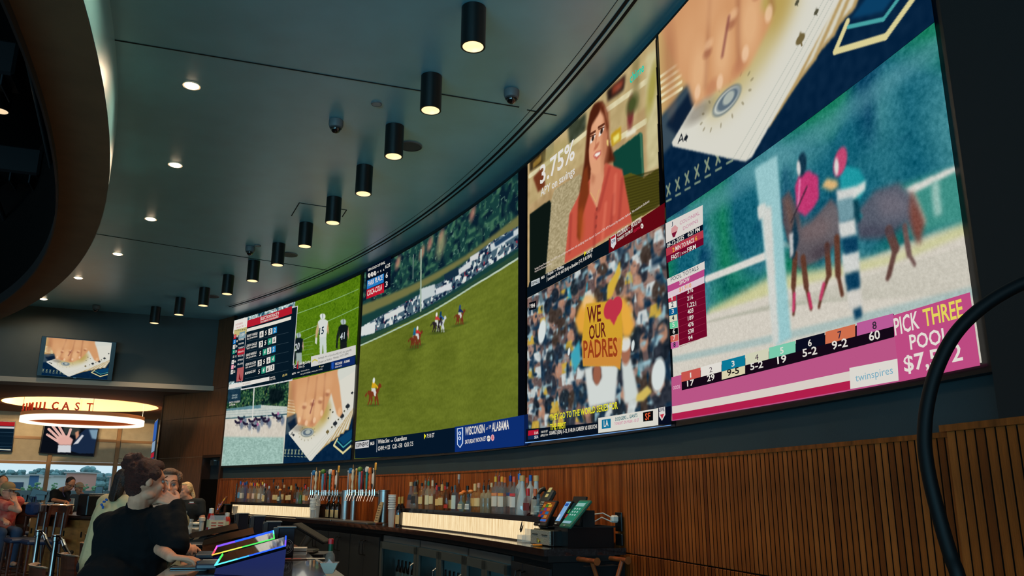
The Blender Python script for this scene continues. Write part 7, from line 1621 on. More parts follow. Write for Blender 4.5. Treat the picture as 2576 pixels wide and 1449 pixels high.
# 5. man in black polo bending over the betting counter
h5 = at_y(177, 1217, 15.6); s5 = at_y(152, 1240, 15.8); pl5 = at_y(128, 1292, 16.0)
def glasses(r, T):
    b = MB(); b.tube([tuple(T @ Vector(p)) for p in ((-.078, .0, .012), (-.07, .07, .012), (-.03, .10, .010), (.03, .10, .010), (.07, .07, .012), (.078, 0, .012))], .004, 6); local(r, b.build('glasses', M_black, r))
def lany(r, T):
    glasses(r, T); b = MB(); b.tube([at_y(160, 1226, 15.55), at_y(158, 1240, 15.5), at_y(163, 1250, 15.5)], .006, 6); local(r, b.build('lanyard', flat((60, 60, 110), .7), r))
sitting('man with glasses in a black polo shirt bending over the counter by the window', h5, (.86, -.5), s5, (.9, -.4), SKIN2, HAIRD, cloth('polo_black', (16, 20, 22)), .010, tilt=-.55, bigger=1.05, pelz=pl5, standing=True, shw=.14, arms=[(at_y(152, 1256, 15.9), at_y(168, 1263, 15.7)), (at_y(134, 1258, 15.6), at_y(166, 1263, 15.4))], extra=lany)
# 6. seated man in a beige cap
h6 = at_y(199, 1229, 18.0); s6 = at_y(205, 1251, 18.05)
sitting('man in a beige cap and grey shirt seated behind the betting counter', h6, (.8, -.6), s6, (.6, -.8), SKIN2, HAIRM, cloth('grey_shirt', (62, 66, 66)), .010, cap=(176, 150, 116), pelz=.86)
# 7. woman in red with a cap at the left edge
h7 = at_y(20, 1236, 12.0); s7 = at_y(14, 1262, 12.05)
sitting('woman in red patterned shirt and tan cap at left, hand on chin', h7, (.93, -.36), s7, (.75, -.66), SKIN, HAIRL, cloth('red_pattern_shirt', (176, 40, 36), second=(206, 120, 100), nscale=9), .009, cap=(150, 118, 78), tilt=-.05, bigger=1.15, arms=[(at_y(-8, 1296, 12.1), at_y(10, 1308, 11.9)), (at_y(48, 1284, 11.7), at_y(40, 1264, 11.75))], pants=(44, 60, 84), extra=glasses)
# 8. dark haired person behind her
h8 = at_y(6, 1216, 13.0); s8 = at_y(8, 1248, 13.1)
sitting('dark haired person half hidden behind the woman in the tan cap', h8, (.7, -.7), s8, (.7, -.7), SKIN2, HAIRD, cloth('dark_top', (24, 24, 28)), .012, faces=False)

# ------------------------------------------------------------------ front bar
ZF = 1.04
fb = thing('bar_counter', 'curved black polished bar counter in the foreground where the customers sit', 'bar', arc(25, ZF, 2.5))
M_bartop = mat('bar_top_black', (26, 24, 24), .10, noise=.4, nscale=50, coat=.6)
b = MB(); b.arcslab(11.5, 39.5, ZF - .04, ZF, 2.18, 2.86, step=.6); local(fb, b.build('bar_top', M_bartop, fb))
b = MB(); b.arcslab(11.5, 39.5, .1, ZF - .04, 2.30, 2.62, step=.8); local(fb, b.build('bar_front', M_wood, fb))
b = MB(); b.arcslab(11.5, 39.5, ZF - .075, ZF - .04, 2.82, 2.85, step=.6); local(fb, b.build('edge_strip', mat('bar_edge_wood', (120, 66, 36), .35), fb))
b = MB(); b.arcslab(11.5, 39.5, ZF - .16, ZF - .12, 1.98, 2.20, step=.8); local(fb, b.build('speed_rail', M_steel, fb))
def bar_p(px, py, z=ZF): return on_z(px, py, z)
def theta_of(p): return math.degrees(math.atan2(p[1] - C0[1], p[0] - C0[0]))
# four bar-top game terminals (two lit), each with its black box at the back
def game(pxl, pyl, pxh, pyh, lit, label, wdt=.40):
    lo = on_z(pxl, pyl, ZF + .035); hi = on_z(pxh, pyh, ZF + .125); tm = theta_of((lo + hi) / 2)
    t = thing('game_terminal', label, 'game terminal', ((lo[0] + hi[0]) / 2, (lo[1] + hi[1]) / 2, ZF), 0, 'bar top game terminals in a row')
    ax = hi - lo; al = np.array([-math.sin(math.radians(tm)), math.cos(math.radians(tm)), 0]) * wdt + np.array([0, 0, .018])
    def P(u, v, w): return tuple(lo + ax * u + al * v + np.array([0, 0, w]))
    n = np.cross(ax, al); n /= np.linalg.norm(n); n = n if n[2] > 0 else -n
    body = [P(0, 0, 0), P(1, 0, 0), P(1, 1, 0), P(0, 1, 0)]; base = [(p[0], p[1], ZF + .001) for p in body]
    b = MB(); b.add([*(tuple(np.array(p) - n * .012) for p in body), *base], [(0, 1, 2, 3), (7, 6, 5, 4), (0, 4, 5, 1), (1, 5, 6, 2), (2, 6, 7, 3), (3, 7, 4, 0)]); local(t, b.build('cabinet', mat('terminal_blue_spill', (16, 24, 96), .3) if lit else M_black, t))  # blue glow of the light strips painted into the lit terminals' cabinets
    b = MB(); q = [np.array(p) for p in body]; b.add([tuple(p - n * .012) for p in q] + [tuple(p) for p in q], [(0, 1, 2, 3), (4, 5, 6, 7), (0, 4, 5, 1), (1, 5, 6, 2), (2, 6, 7, 3), (3, 7, 4, 0)]); local(t, b.build('screen_glass', mat('terminal_glass', (10, 12, 14), .04, coat=1.0), t))
    if lit:
        c4 = lit
        edges = [(0, 1, c4[0]), (1, 2, c4[1]), (2, 3, c4[2]), (3, 0, c4[3])]
        for i, j, cs in edges:
            k = len(cs)
            for s in range(k):
                a_ = q[i] + (q[j] - q[i]) * s / k; b_ = q[i] + (q[j] - q[i]) * (s + 1) / k
                b = MB(); b.cyl(V3(a_ + n * .002), V3(b_ + n * .002), .0032, .0032, 6); local(t, b.build('light_strip', glow('led_%d_%d_%d' % cs[s], cs[s], 1.5), t))
    b = MB(); b.box(lo + al * .5 + np.array([-.05, -.02, -.0]) * 0 + np.array([0, 0, ZF + .012 - lo[2]]) - ax * .14 * np.array([1, 1, 0]), (.10, .22, .024), rz=math.radians(tm), bev=.006); local(t, b.build('card_reader', flat((30, 44, 60), .3), t))
    return t
CY, BL, GR_, YE, MA, VI = (90, 230, 240), (40, 90, 250), (70, 220, 90), (220, 220, 80), (230, 90, 200), (120, 80, 240)
game(541, 1423, 718, 1374, [[CY, CY, (60, 170, 250), BL, BL, BL], [VI, BL], [], [GR_, CY]], 'nearest game terminal on the bar, screen rimmed with cyan and blue light')
game(534, 1397, 690, 1356, [[(230, 190, 70), YE, YE, GR_, GR_, GR_], [GR_, CY], [BL, BL, VI], [MA, (230, 80, 90)]], 'second game terminal, screen rimmed with yellow, green and magenta light')
game(508, 1372, 640, 1343, None, 'third game terminal, dark and unlit, left of the lit pair')
game(470, 1357, 600, 1330, None, 'farthest game terminal, dark and unlit, beside the folded napkin')
M_top = mat('box_top_grey', (96, 104, 108), .4)
for i, (px, py, pt, w, words) in enumerate(((716, 1398, 1318, .15, 'nearest black box on the bar with a round white emblem and grey top'), (685, 1366, 1306, .15, 'second black box on the bar, grey top, open slotted side'), (648, 1345, 1293, .15, 'third black box on the bar with glassy slotted side'), (608, 1332, 1287, .15, 'farthest black box on the bar, in front of the far lit shelf'))):
    p = bar_p(px, py); th = theta_of(p); p[2] = ZF; H = float(at_y(px, pt, p[1])[2] - ZF - .02)
    t = thing('bar_caddy', words, 'box', p, arc_rot(th), 'black boxes along the bartender side of the bar')
    b = MB(); b.box((.012, 0, H / 2), (.085, .085, H), bev=.003); b.build('box', mat('caddy_black', (16, 18, 34), .35), t)
    b = MB(); b.box((.01, 0, H + .004), (.10, .10, .008), bev=.002); b.build('lid', M_top, t)
    fr = MB()
    for z in (H * .97, .01): fr.box((.01, -.056, z), (.095, .024, .012))
    for x in (-.034, .054): fr.box((x, -.056, H / 2), (.009, .024, H * .96))
    fr.box((.01, -.056, H / 2), (.09, .008, .010)); fr.build('slotted_frame', mat('caddy_frame', (70, 74, 78), .35, .4), t)
    b = MB(); b.box((.01, -.046, H / 2), (.08, .003, H * .9)); b.build('side_pane', mat('caddy_glass', (60, 80, 84), .08, coat=.8), t)
    if i == 0:
        s0 = MB(); cxx = (0.0, 0.0)
        Tm = Matrix.Translation((.0565, 0, .052)) @ Matrix.Rotation(PI / 2, 4, 'Z') @ Matrix.Rotation(PI / 2, 4, 'X')
        for rr in (.038, .030):
            pts = [(rr * math.cos(a), rr * math.sin(a), .001) for a in np.linspace(0, 2 * PI, 33)[:-1]]; s0.tube(pts, .0012, 4, T=Tm, closed=True)
        co, fs, w = glyphs('M&N', True); s0.add([(-.024 + x * .048, (y - .5) * .020, .0015) for x, y in co], fs, T=Tm)
        s0.build('emblem', flat((190, 190, 190), .6), t)
# slanted monitor behind the nearest box
pm = at_y(770, 1390, 5.7); t = thing('bar_monitor', 'slanted black touch monitor on a pale foot, bartender side of the bar', 'monitor', pm, .0)
b = MB(); b.box((0, 0, 0), (.25, .20, .022), T=Matrix.Translation((.03, 0, .125)) @ Matrix.Rotation(.50, 4, 'Y'), bev=.006); b.build('screen_housing', M_blackm, t)
b = MB(); b.tube([(-.03, 0, .0), (-.02, 0, .05), (.02, 0, .11)], [.03, .022, .028], 10); b.build('neck', mat('monitor_foot', (120, 112, 100), .5), t, smooth=True)
b = MB(); b.box((-.03, 0, .01), (.2, .18, .02), bev=.008); b.build('foot', MATS['monitor_foot'], t)
b = MB(); b.box((pm[0], pm[1], pm[2] - .016), (.3, .3, .03)); tag(b.build('work_shelf', M_black), 'steel work shelf under the slanted bar monitor', 'shelf')
# hot sauce bottle in a small white bowl
p = bar_p(828, 1443); t = thing('white_bowl', 'small square white bowl holding a hot sauce bottle at the bottom of the photo', 'bowl', p)
b = MB(); b.lathe([(.020, 0), (.024, .002), (.050, .046), (.053, .046), (.028, .006), (.001, .006)], n=4, caps=False, T=Matrix.Rotation(PI / 4 + .1, 4, 'Z')); b.build('bowl', mat('porcelain', (206, 196, 180), .25), t)
t = thing('hot_sauce_bottle', 'small hot sauce bottle with red cap and green neck band standing in the white bowl', 'bottle', (p[0] + 0, p[1], ZF + .007)); t.scale = (.9, .9, .9)
b = MB(); b.lathe([(.001, 0), (.022, 0), (.024, .004), (.024, .066), (.020, .080), (.011, .092), (.010, .100), (.010, .130)], n=20, caps=False); b.build('glass', glassm((190, 170, 150), .25), t, smooth=True)
b = MB(); b.lathe([(.001, .003), (.021, .003), (.0215, .03), (.001, .03)], n=16, caps=False); b.build('sauce', mat('hot_sauce', (190, 50, 20), .3), t, smooth=True)
b = MB(); b.lathe([(.0112, .095), (.0112, .128)], n=16, caps=False); b.build('neck_band', flat((20, 70, 40), .5), t)
b = MB(); b.lathe([(.013, .128), (.013, .150), (.010, .153), (.001, .153)], n=16, caps=False); b.build('cap', flat((200, 24, 30), .4), t)
b = MB(); Td = Matrix.Translation((.004, -.0245, .040)) @ Matrix.Rotation(PI / 4, 4, 'Y'); b.box((0, 0, 0), (.026, .002, .026), T=Td); b.build('diamond_label', flat((206, 180, 170), .7), t)
# ketchup, mustard, shaker, card sign, napkin, glass
def squeeze(px, py, c, lab, capc=(206, 200, 190), H=.2, r=.032):
    p = bar_p(px, py); t = thing('sauce_bottle', lab, 'bottle', p)
    b = MB(); b.lathe([(.001, 0), (r, 0), (r * 1.05, .01), (r * .92, H * .35), (r * 1.02, H * .55), (r * .8, H * .72), (r * .5, H * .8)], n=18, caps=False); b.build('bottle', mat('squeeze_%d_%d_%d' % c, c, .25, coat=.4), t, smooth=True)
    b = MB(); b.lathe([(r * .62, H * .78), (r * .62, H * .98), (.001, H)], n=16, caps=False); b.build('cap', flat(capc, .4), t, smooth=True)
    b = MB(); n = 8; vs = [((r * 1.06) * math.cos(a), (r * 1.06) * math.sin(a), z) for a in np.linspace(-2.4, -.6, n) for z in (H * .2, H * .52)]; b.add(vs, [(2 * i, 2 * i + 2, 2 * i + 3, 2 * i + 1) for i in range(n - 1)]); b.build('paper_label', flat((180, 170, 130), .7), t)
squeeze(527, 1338, (150, 20, 18), 'red ketchup bottle with white cap on the bar by the card sign')
squeeze(568, 1336, (176, 40, 24), 'second red sauce bottle half hidden behind the card sign', H=.16)
p = bar_p(545, 1342); t = thing('table_card', 'small printed card sign in a clear stand beside the ketchup bottle', 'sign', p, .25)
b = MB(); b.box((0, 0, .055), (.125, .004, .10)); b.build('card', flat((206, 186, 150), .7), t)
for k in range(3):
    for j in range(2):
        b = MB(); b.box((-.03 + .055 * j, -.003, .085 - .022 * k), (.04, .002, .008)); b.build('line_of_print', flat((170, 60, 40), .7), t)
b = MB(); b.box((0, .002, .125), (.125, .003, .04)); b.box((0, .004, .008), (.13, .06, .006)); b.build('stand', mat('acrylic', (200, 206, 206), .08, alpha=.35), t)
p = bar_p(506, 1330); t = thing('salt_shaker', 'white capped shaker beside the crumpled napkin', 'shaker', p); b = MB(); b.lathe([(.001, 0), (.02, 0), (.022, .07)], n=14, caps=False); b.build('jar', mat('shaker_glass', (190, 186, 176), .2), t, smooth=True); b = MB(); b.lathe([(.03, .07), (.03, .10), (.001, .104)], n=14); b.build('cap', flat((206, 196, 180), .4), t, smooth=True)
p = bar_p(480, 1322); rg = np.random.default_rng(9); b = MB()
for k in range(10): b.ball((rg.uniform(-.09, .09), rg.uniform(-.05, .05), .018), (rg.uniform(.03, .05), rg.uniform(.02, .04), .018), 8)
seg(b, (-.06, 0, .03), (-.17, -.03, .02), .016, .006); o = b.build('crumpled_napkin', mat('napkin_white', (206, 196, 176), .85, bump=.5, bscale=40)); o.location = tuple(p); remesh(o, .006, 2); tag(o, 'crumpled white napkin on the bar behind the raised sleeve', 'napkin')
for i, (px, py, lab) in enumerate(((459, 1316, 'clear drinking glass behind the crumpled napkin'), (470, 1350, 'empty glass standing by the elbow of the woman in black'))):
    p = bar_p(px, py); t = thing('drinking_glass', lab, 'glass', p, 0, 'drinking glasses on the bar'); b = MB(); b.lathe([(.001, .008), (.030, .008), (.038, .13), (.035, .13), (.028, .012), (.001, .012)], n=18, caps=False); b.build('glass', glassm((180, 190, 190), .3), t, smooth=True)
    b = MB(); b.lathe([(.001, 0), (.031, 0), (.031, .008), (.001, .008)], n=18); b.build('base', glassm((200, 206, 206), .6), t)
# flat things on the bar: menus, phone, bill tray
def flatbar(px, py, w, d, rz, c, name, lab, cat, hh=.008, tiles=()):
    p = bar_p(px, py); t = thing(name, lab, cat, p, rz); b = MB(); b.box((0, 0, hh / 2 + .0005), (w, d, hh), bev=.002); b.build('body', flat(c, .25), t)
    for (x, y, tw, td, tc) in tiles:
        b = MB(); b.box((x, y, hh + .001), (tw, td, .001)); b.build('print', flat(tc, .5), t)
    return t
flatbar(497, 1355, .22, .16, .5, (34, 46, 60), 'menu_board', 'flat blue grey menu board on the bar by the sleeve, upper one', 'menu', tiles=((0, 0, .13, .05, (150, 144, 134)),))
flatbar(480, 1372, .24, .18, .5, (30, 44, 58), 'menu_board', 'flat blue grey menu board on the bar by the sleeve, lower one', 'menu', tiles=((0, 0, .14, .05, (150, 144, 134)), (.06, .0, .05, .08, (80, 24, 20))))
flatbar(478, 1430, .16, .08, .2, (8, 8, 10), 'mobile_phone', 'black phone lying on the bar below the resting hand', 'phone')
flatbar(722, 1408, .20, .08, .35, (70, 30, 24), 'printed_coaster', 'dark coaster with red print on the bar behind the near box', 'coaster', .004, ((-.05, 0, .04, .03, (190, 60, 50)), (0, 0, .04, .03, (190, 60, 50)), (.05, 0, .04, .03, (190, 60, 50))))
flatbar(746, 1386, .12, .09, .2, (206, 200, 190), 'note_pad', 'white note pad under the slanted bar monitor', 'note pad', .02)
flatbar(793, 1406, .10, .06, .2, (196, 190, 176), 'receipt', 'pale slip of paper near the bar edge behind the hot sauce', 'paper', .003)
flatbar(529, 1420, .12, .10, .3, (20, 30, 50), 'chip_tray', 'small dark tray with shiny print below the nearest game terminal', 'tray', .02, ((0, 0, .07, .05, (170, 180, 190)),))
t = thing('garnish_caddy', 'dark metal garnish caddy at the lower frame edge right of the bowl', 'caddy', tuple(on_z(884, 1449, ZF - .03) + np.array([0, .0, -.025])), .5); t.scale = (.42, .42, .6)
b = MB(); b.box((0, 0, -.05), (.3, .18, .12), bev=.01); b.build('tray', mat('caddy_metal', (60, 44, 38), .35, .6), t)
for k in range(4):
    b = MB(); b.box((-.10 + .065 * k, 0, .018), (.055, .15, .016), bev=.004); b.build('lid', mat('caddy_lid', (110, 84, 74), .3, .7), t)

# ------------------------------------------------------------------ chairs along the bar (curved wooden backs)
M_cw = mat('chair_walnut', (74, 34, 20), .3, noise=.25, nscale=6, stretch=(1, 1, 6)); M_rim = mat('chair_rim_lit', (176, 140, 112), .2, coat=.4); M_nav = mat('navy_vinyl', (28, 44, 70), .45)  # rim colour made pale for the light caught along the chair tops
def back_shape(mb, w, z0, z1, yb, th=.022, bend=.07, mi=0, n=10):
    for k in range(n):
        pass
    rings = []
    for k in range(n + 1):
        u = -1 + 2 * k / n; x = u * w / 2; y = yb + bend * (1 - u * u) * -1; rings.append([(x, y, z0), (x, y - th, z0), (x, y - th - .02, z1), (x, y - .02, z1)])
    mb.slab(rings, mi)
def make_chair(name, lab, cat, grp, sz=.46, hb=.38, w=.44):
    t = thing(name, lab, cat, (0, 0, 0), 0, grp)
    b = MB(); b.box((0, .0, sz - .03), (w, .42, .06), bev=.02); b.build('seat', M_nav, t)
    b = MB(); back_shape(b, w, sz + .14, sz + hb, -.17, .022, .06); b.build('backrest', M_cw, t)
    b = MB(); back_shape(b, w + .004, sz + hb, sz + hb + .012, -.172, .026, .06); b.build('top_rim', M_rim, t)
    for sx in (-1, 1):
        b = MB(); b.cyl((sx * (w / 2 - .03), .18, sz - .05), (sx * (w / 2 - .02), .20, 0), .020, .014, 8); b.build('leg', M_cw, t)
        b = MB(); b.tube([(sx * (w / 2 - .03), -.17, sz + hb * .8), (sx * (w / 2 - .03), -.16, sz), (sx * (w / 2 - .02), -.22, 0)], [.016, .018, .014], 8); b.build('leg', M_cw, t)
    b = MB()
    for sx in (-1, 1): b.cyl((sx * (w / 2 - .03), .18, sz * .4), (sx * (w / 2 - .02), -.19, sz * .4), .010, .010, 6)
    b.cyl((-(w / 2 - .03), .18, sz * .45), (w / 2 - .03, .18, sz * .45), .010, .010, 6); b.build('stretcher', M_cw, t)
    return t
CH = [(102, 1424, .84, 'nearest wooden chair with curved back, cut by the lower frame edge'), (178, 1396, .84, 'second wooden chair back from the lower frame edge, left of the woman in black'), (222, 1368, .84, 'third wooden chair back, partly behind the woman in black'), (232, 1346, .84, 'fourth wooden chair back along the row, behind the woman in black'), (214, 1318, .95, 'fifth and farthest wooden chair back along the row')]
ch0 = None
for i, (px, py, z, lab) in enumerate(CH):
    p = on_z(px, py, z); rz = -.95 + .05 * i
    if ch0 is None: ch0 = make_chair('dining_chair', lab, 'chair', 'wooden chairs in a row left of the bar'); ch0.location = (p[0] + .163, p[1] + .116, 0); ch0.rotation_euler = (0, 0, rz)
    else: copy_thing(ch0, (p[0] + .163, p[1] + .116, 0), rz, lab)
# high stools at the left
ST = [(14, 1330, 12.0, .75, 2.6, 'high stool at the left frame edge under the woman in red'), (40, 1332, 13.0, .75, 2.9, 'high stool just behind the one of the woman in red'), (66, 1330, 11.3, .75, 2.3, 'high stool with dark wooden back, second from the left edge in front'), (108, 1345, 11.0, .75, 2.3, 'high stool with tall dark rounded back, beside the chrome posts'), (168, 1342, 11.6, .75, -1.9, 'high stool with wide navy seat right of the chrome posts')]
st0 = None
for i, (px, py, dd, sz, rz, lab) in enumerate(ST):
    p = at_y(px, py, dd)
    if st0 is None:
        st0 = make_chair('bar_stool', lab, 'stool', 'high bar stools at the left', .76, .42, .44)
        st0.location = (p[0], p[1], 0); st0.rotation_euler = (0, 0, rz)
    else: copy_thing(st0, (p[0], p[1], 0), rz, lab)
def backless(p, lab, z=.68):
    t = thing('backless_stool', lab, 'stool', (p[0], p[1], 0), .2, 'backless stools at the bar'); b = MB(); b.lathe([(.001, z - .06), (.16, z - .06), (.18, z - .03), (.17, z), (.001, z)], n=20, caps=False); b.build('seat', M_nav, t, smooth=True)
    for k in range(4):
        a = PI / 4 + k * PI / 2; b = MB(); b.cyl((.12 * math.cos(a), .12 * math.sin(a), z - .06), (.19 * math.cos(a), .19 * math.sin(a), 0), .018, .014, 8); b.build('leg', M_cw, t)
    b = MB(); b.tube([(.17 * math.cos(a), .17 * math.sin(a), .25) for a in np.linspace(0, 2 * PI, 17)[:-1]], .010, 6, closed=True); b.build('foot_ring', M_chrome, t)
# stool under the two seated women and the man
for px, dd, lab in ((325, 4.32, 'bar stool under the woman in the black sweater'), (424, 5.85, 'bar stool under the young woman facing us'), (290, 6.72, 'bar stool under the person in the tan shirt')):
    backless(at_y(px, 1400, dd), lab)
# chrome rope posts
po = None
for i, (px, py, lab) in enumerate(((98, 1334, 'chrome rope post nearer the left frame edge'), (142, 1346, 'chrome rope post right of its twin, between the stools'))):
    p = on_z(px, py, .96)
    if po is None:
        po = thing('rope_post', lab, 'post', (p[0], p[1], 0), -.35, 'chrome rope posts left of the bar'); b = MB(); b.lathe([(.16, 0), (.16, .015), (.03, .04), (.026, .06), (.026, .90), (.036, .905), (.036, .945), (.030, .95), (.040, .955), (.040, .962), (.001, .966)], n=20, caps=False); b.build('pole', mat('dark_chrome', (110, 96, 92), .12, 1.0), po, smooth=True)
        b = MB(); b.tube([(.035, 0, .92), (.07, 0, .93), (.09, 0, .91)], .012, 8); b.cyl((.085, 0, .915), (.12, 0, .86), .02, .02, 12); b.build('hook', M_chrome, po, smooth=True)
        b = MB(); b.tube([(.12 + .5 * u, -.1 * u, .86 - .45 * u + .35 * u * u) for u in np.linspace(0, 1, 9)], .020, 10); b.build('rope', M_black, po, smooth=True)
    else: copy_thing(po, (p[0], p[1], 0), -.35, lab)

# ------------------------------------------------------------------ betting counter and its things
K0, K1 = on_z(78, 1291, 1.06), on_z(248, 1299, 1.06); kd = K1 - K0; kl = float(np.linalg.norm(kd[:2])); krz = math.atan2(kd[1], kd[0]); kc = (K0 + K1) / 2
t = thing('betting_counter', 'dark topped wooden betting counter below the windows', 'counter', (kc[0], kc[1], 0), krz)
b = MB(); b.box((0, .3, 1.04), (kl + .1, .7, .04), bev=.006); b.build('counter_top', mat('counter_dark', (44, 28, 22), .25), t)
for k in range(4):
    w = kl / 4; b = MB(); b.box((-kl / 2 + w * (k + .5), .02, .60), (w - .01, .03, .80)); o_ = b.build('front_panel', mat('counter_panel', (160, 96, 46), .4, noise=.15, nscale=5, stretch=(1, 1, 5)), t)
    h = MB(); h.box((-kl / 2 + w * (k + .5) - w * .3, -.002, .82), (.02, .012, .07)); h.build('pull', M_black, o_)
b = MB(); b.box((0, .35, .52), (kl - .02, .6, .98)); b.build('carcass', M_wood, t)
def kp(px, py): return on_z(px, py, 1.062)
p = kp(205, 1297); t = thing('betting_terminal', 'large black boxy terminal standing on the betting counter', 'terminal', p, krz); b = MB(); b.box((0, .12, .13), (.28, .26, .26), bev=.01); b.build('casing', M_black, t); b = MB(); b.box((0, .12, .27), (.27, .24, .02), bev=.004); b.build('top_lid', flat((40, 42, 46), .3), t)
def monitor(px, py, dd, w, h, tilt, rz, lab, c=(14, 18, 26), stand=.14):
    p = at_y(px, py, 14.85); stand += float(p[2]) - 1.011; p[2] = 1.011; t = thing('monitor', lab, 'monitor', (p[0], p[1], p[2]), rz, 'monitors at the betting counter')
    b = MB(); b.box((0, 0, stand + h / 2), (w, .03, h), T=Matrix.Translation((0, 0, 0)) @ Matrix.Rotation(tilt, 4, 'Y'), bev=.006); b.build('screen', flat(c, .25), t)
    b = MB(); b.cyl((0, .02, 0), (0, .02, stand + .03), .022, .018, 10); b.box((0, .02, .008), (.2, .16, .016), bev=.004); b.build('stand', M_black, t)
t = thing('window_ledge', 'long dark ledge table under the windows behind the betting counter', 'table', tuple(at_y(150, 1274, 14.9) * np.array([1, 1, 0])), krz)
b = MB(); b.box((0, 0, .99), (3.6, .55, .04), bev=.006); b.build('table_top', MATS['counter_dark'], t)
for x in (-1.7, -.6, .6, 1.7):
    b = MB(); b.box((x, 0, .485), (.06, .5, .97)); b.build('leg', M_wood, t)
monitor(83, 1264, 14.0, .27, .15, .25, .2, 'tilted black monitor on a stand left of the bent man', stand=.08)
monitor(246, 1262, 15.0, .13, .24, 0, .2, 'tall black monitor in front of the second mullion', stand=.02)
monitor(100, 1262, 17.0, .16, .10, 0, .2, 'small dark monitor beyond the tilted one', stand=.02)
monitor(288, 1250, 13.5, .12, .12, .1, .9, 'small blue lit monitor behind the woman in black', (30, 80, 150), .02)
for i, (px, py, w, h, c, lab, nm, cat) in enumerate((
  (181, 1262, .15, .11, (170, 180, 176), 'pale glass screen with a red notice behind the bent man', 'notice_screen', 'screen'),
  (140, 1290, .06, .13, (186, 190, 186), 'white cup holding straws on the betting counter', 'straw_cup', 'cup'),
  (100, 1290, .05, .14, (130, 140, 150), 'silver bottle on the betting counter beside the navy bag', 'metal_bottle', 'bottle'),
  (177, 1289, .08, .09, (190, 196, 194), 'white paper tub on the betting counter', 'paper_tub', 'tub'),
  (122, 1290, .10, .14, (110, 124, 130), 'grey plastic jug before the wooden panels', 'plastic_jug', 'jug'),
  (90, 1290, .07, .10, (90, 110, 120), 'clear tumbler beside the woman in red', 'tumbler', 'glass'),
  (156, 1289, .14, .12, (150, 156, 150), 'wire rack of glasses on the betting counter', 'glass_rack', 'rack'))):
    p = kp(px, py) if i else at_y(px, py, 14.9) * np.array([1, 1, 0]) + np.array([0, 0, 1.131]); t = thing(nm, lab, cat, p, krz); b = MB()
    if nm in ('notice_screen',): b.box((0, 0, h / 2), (w, .02, h), bev=.004); b.build('panel', flat(c, .3), t); b = MB(); b.box((-w * .3, -.013, h * .75), (w * .35, .004, h * .4)); b.build('red_notice', flat((120, 20, 20), .5), t); b = MB(); b.box((0, 0, -.06), (.1, .08, .12)); b.build('foot', M_black, t)
    elif nm == 'glass_rack':
        for k in range(4): b.lathe([(.001, 0), (.022, 0), (.028, h), (.025, h), (.019, .01)], ((k - 1.5) * .055, 0, 0), 12, caps=False)
        b.build('glasses', glassm(c, .5), t, smooth=True); b = MB(); b.box((0, 0, .02), (.24, .08, .006)); b.build('wire_frame', M_steel, t)
    else: b.lathe([(.001, 0), (w * .36, 0), (w * .5, h * .9), (w * .52, h), (w * .45, h), (w * .3, h * .1)], n=16, caps=False); b.build('vessel', flat(c, .3), t, smooth=True); b = MB(); b.lathe([(w * .5, h * .98), (w * .54, h), (w * .5, h * 1.02)], n=16, caps=False); b.build('rim', flat((200, 200, 196), .4), t)
p = kp(80, 1295); t = thing('shoulder_bag', 'navy blue bag resting on the counter left of the silver bottle', 'bag', p, krz); b = MB(); b.box((0, 0, .08), (.22, .12, .16), bev=.03); b.build('body', cloth('navy_bag', (24, 40, 76)), t, smooth=True); b = MB(); b.tube([(-.08, 0, .15), (-.05, 0, .23), (.05, 0, .23), (.08, 0, .15)], .008, 6); b.build('strap', cloth('navy_bag', (24, 40, 76)), t)
p = at_y(98, 1322, 12.6); t = thing('jacket', 'pale jacket draped over a stool beside the wooden panels', 'jacket', (p[0], p[1], p[2] - .02), .3); b = MB(); seg(b, (-.1, 0, .06), (.05, 0, .08), .07, .06); seg(b, (.05, 0, .08), (.12, -.05, -.02), .05, .035); o = b.build('cloth', cloth('pale_cloth', (196, 186, 160)), t); remesh(o, .012)

# ------------------------------------------------------------------ ring pendant with the SIMULCAST letters
RCN = (HC[0] + .05, HC[1] + .05); RZ = 2.86; RR = 1.27
t = thing('ring_pendant', 'large glowing ring pendant carrying the red letters in the next room', 'pendant light', (RCN[0], RCN[1], RZ))
b = MB(); b.lathe([(RR, .12), (RR, .20), (RR - .05, .20), (RR - .05, .12)], n=72, caps=False); b.build('upper_band', mat('ring_wood', (190, 138, 92), .6), t, smooth=True)
b = MB(); b.lathe([(RR + .005, .0), (RR + .005, .12), (RR - .10, .12), (RR - .10, .0), (RR + .005, .0)], n=72, caps=False); b.build('glowing_band', glow('ring_glow', (255, 236, 205), 1.7), t)
b = MB(); b.lathe([(.001, .055), (RR - .10, .055), (RR - .10, .07), (.001, .07)], n=72, caps=False); b.build('under_disc', mat('ring_orange_disc', (206, 96, 34), .7, emit=(226, 96, 28), strength=.30), t)
for k in range(4):
    a = .6 + k * PI / 2; b = MB(); b.cyl(((RR - .03) * math.cos(a), (RR - .03) * math.sin(a), .2), ((RR - .03) * math.cos(a), (RR - .03) * math.sin(a), .75), .006, .006, 6); b.build('cable', M_steel, t)
rt = thing('simulcast_letters', 'red capital letters spelling SIMULCAST standing on the glowing ring', 'sign', (RCN[0], RCN[1], RZ + .20))
vd = math.atan2(-RCN[1], -RCN[0])                        # direction from the ring towards us
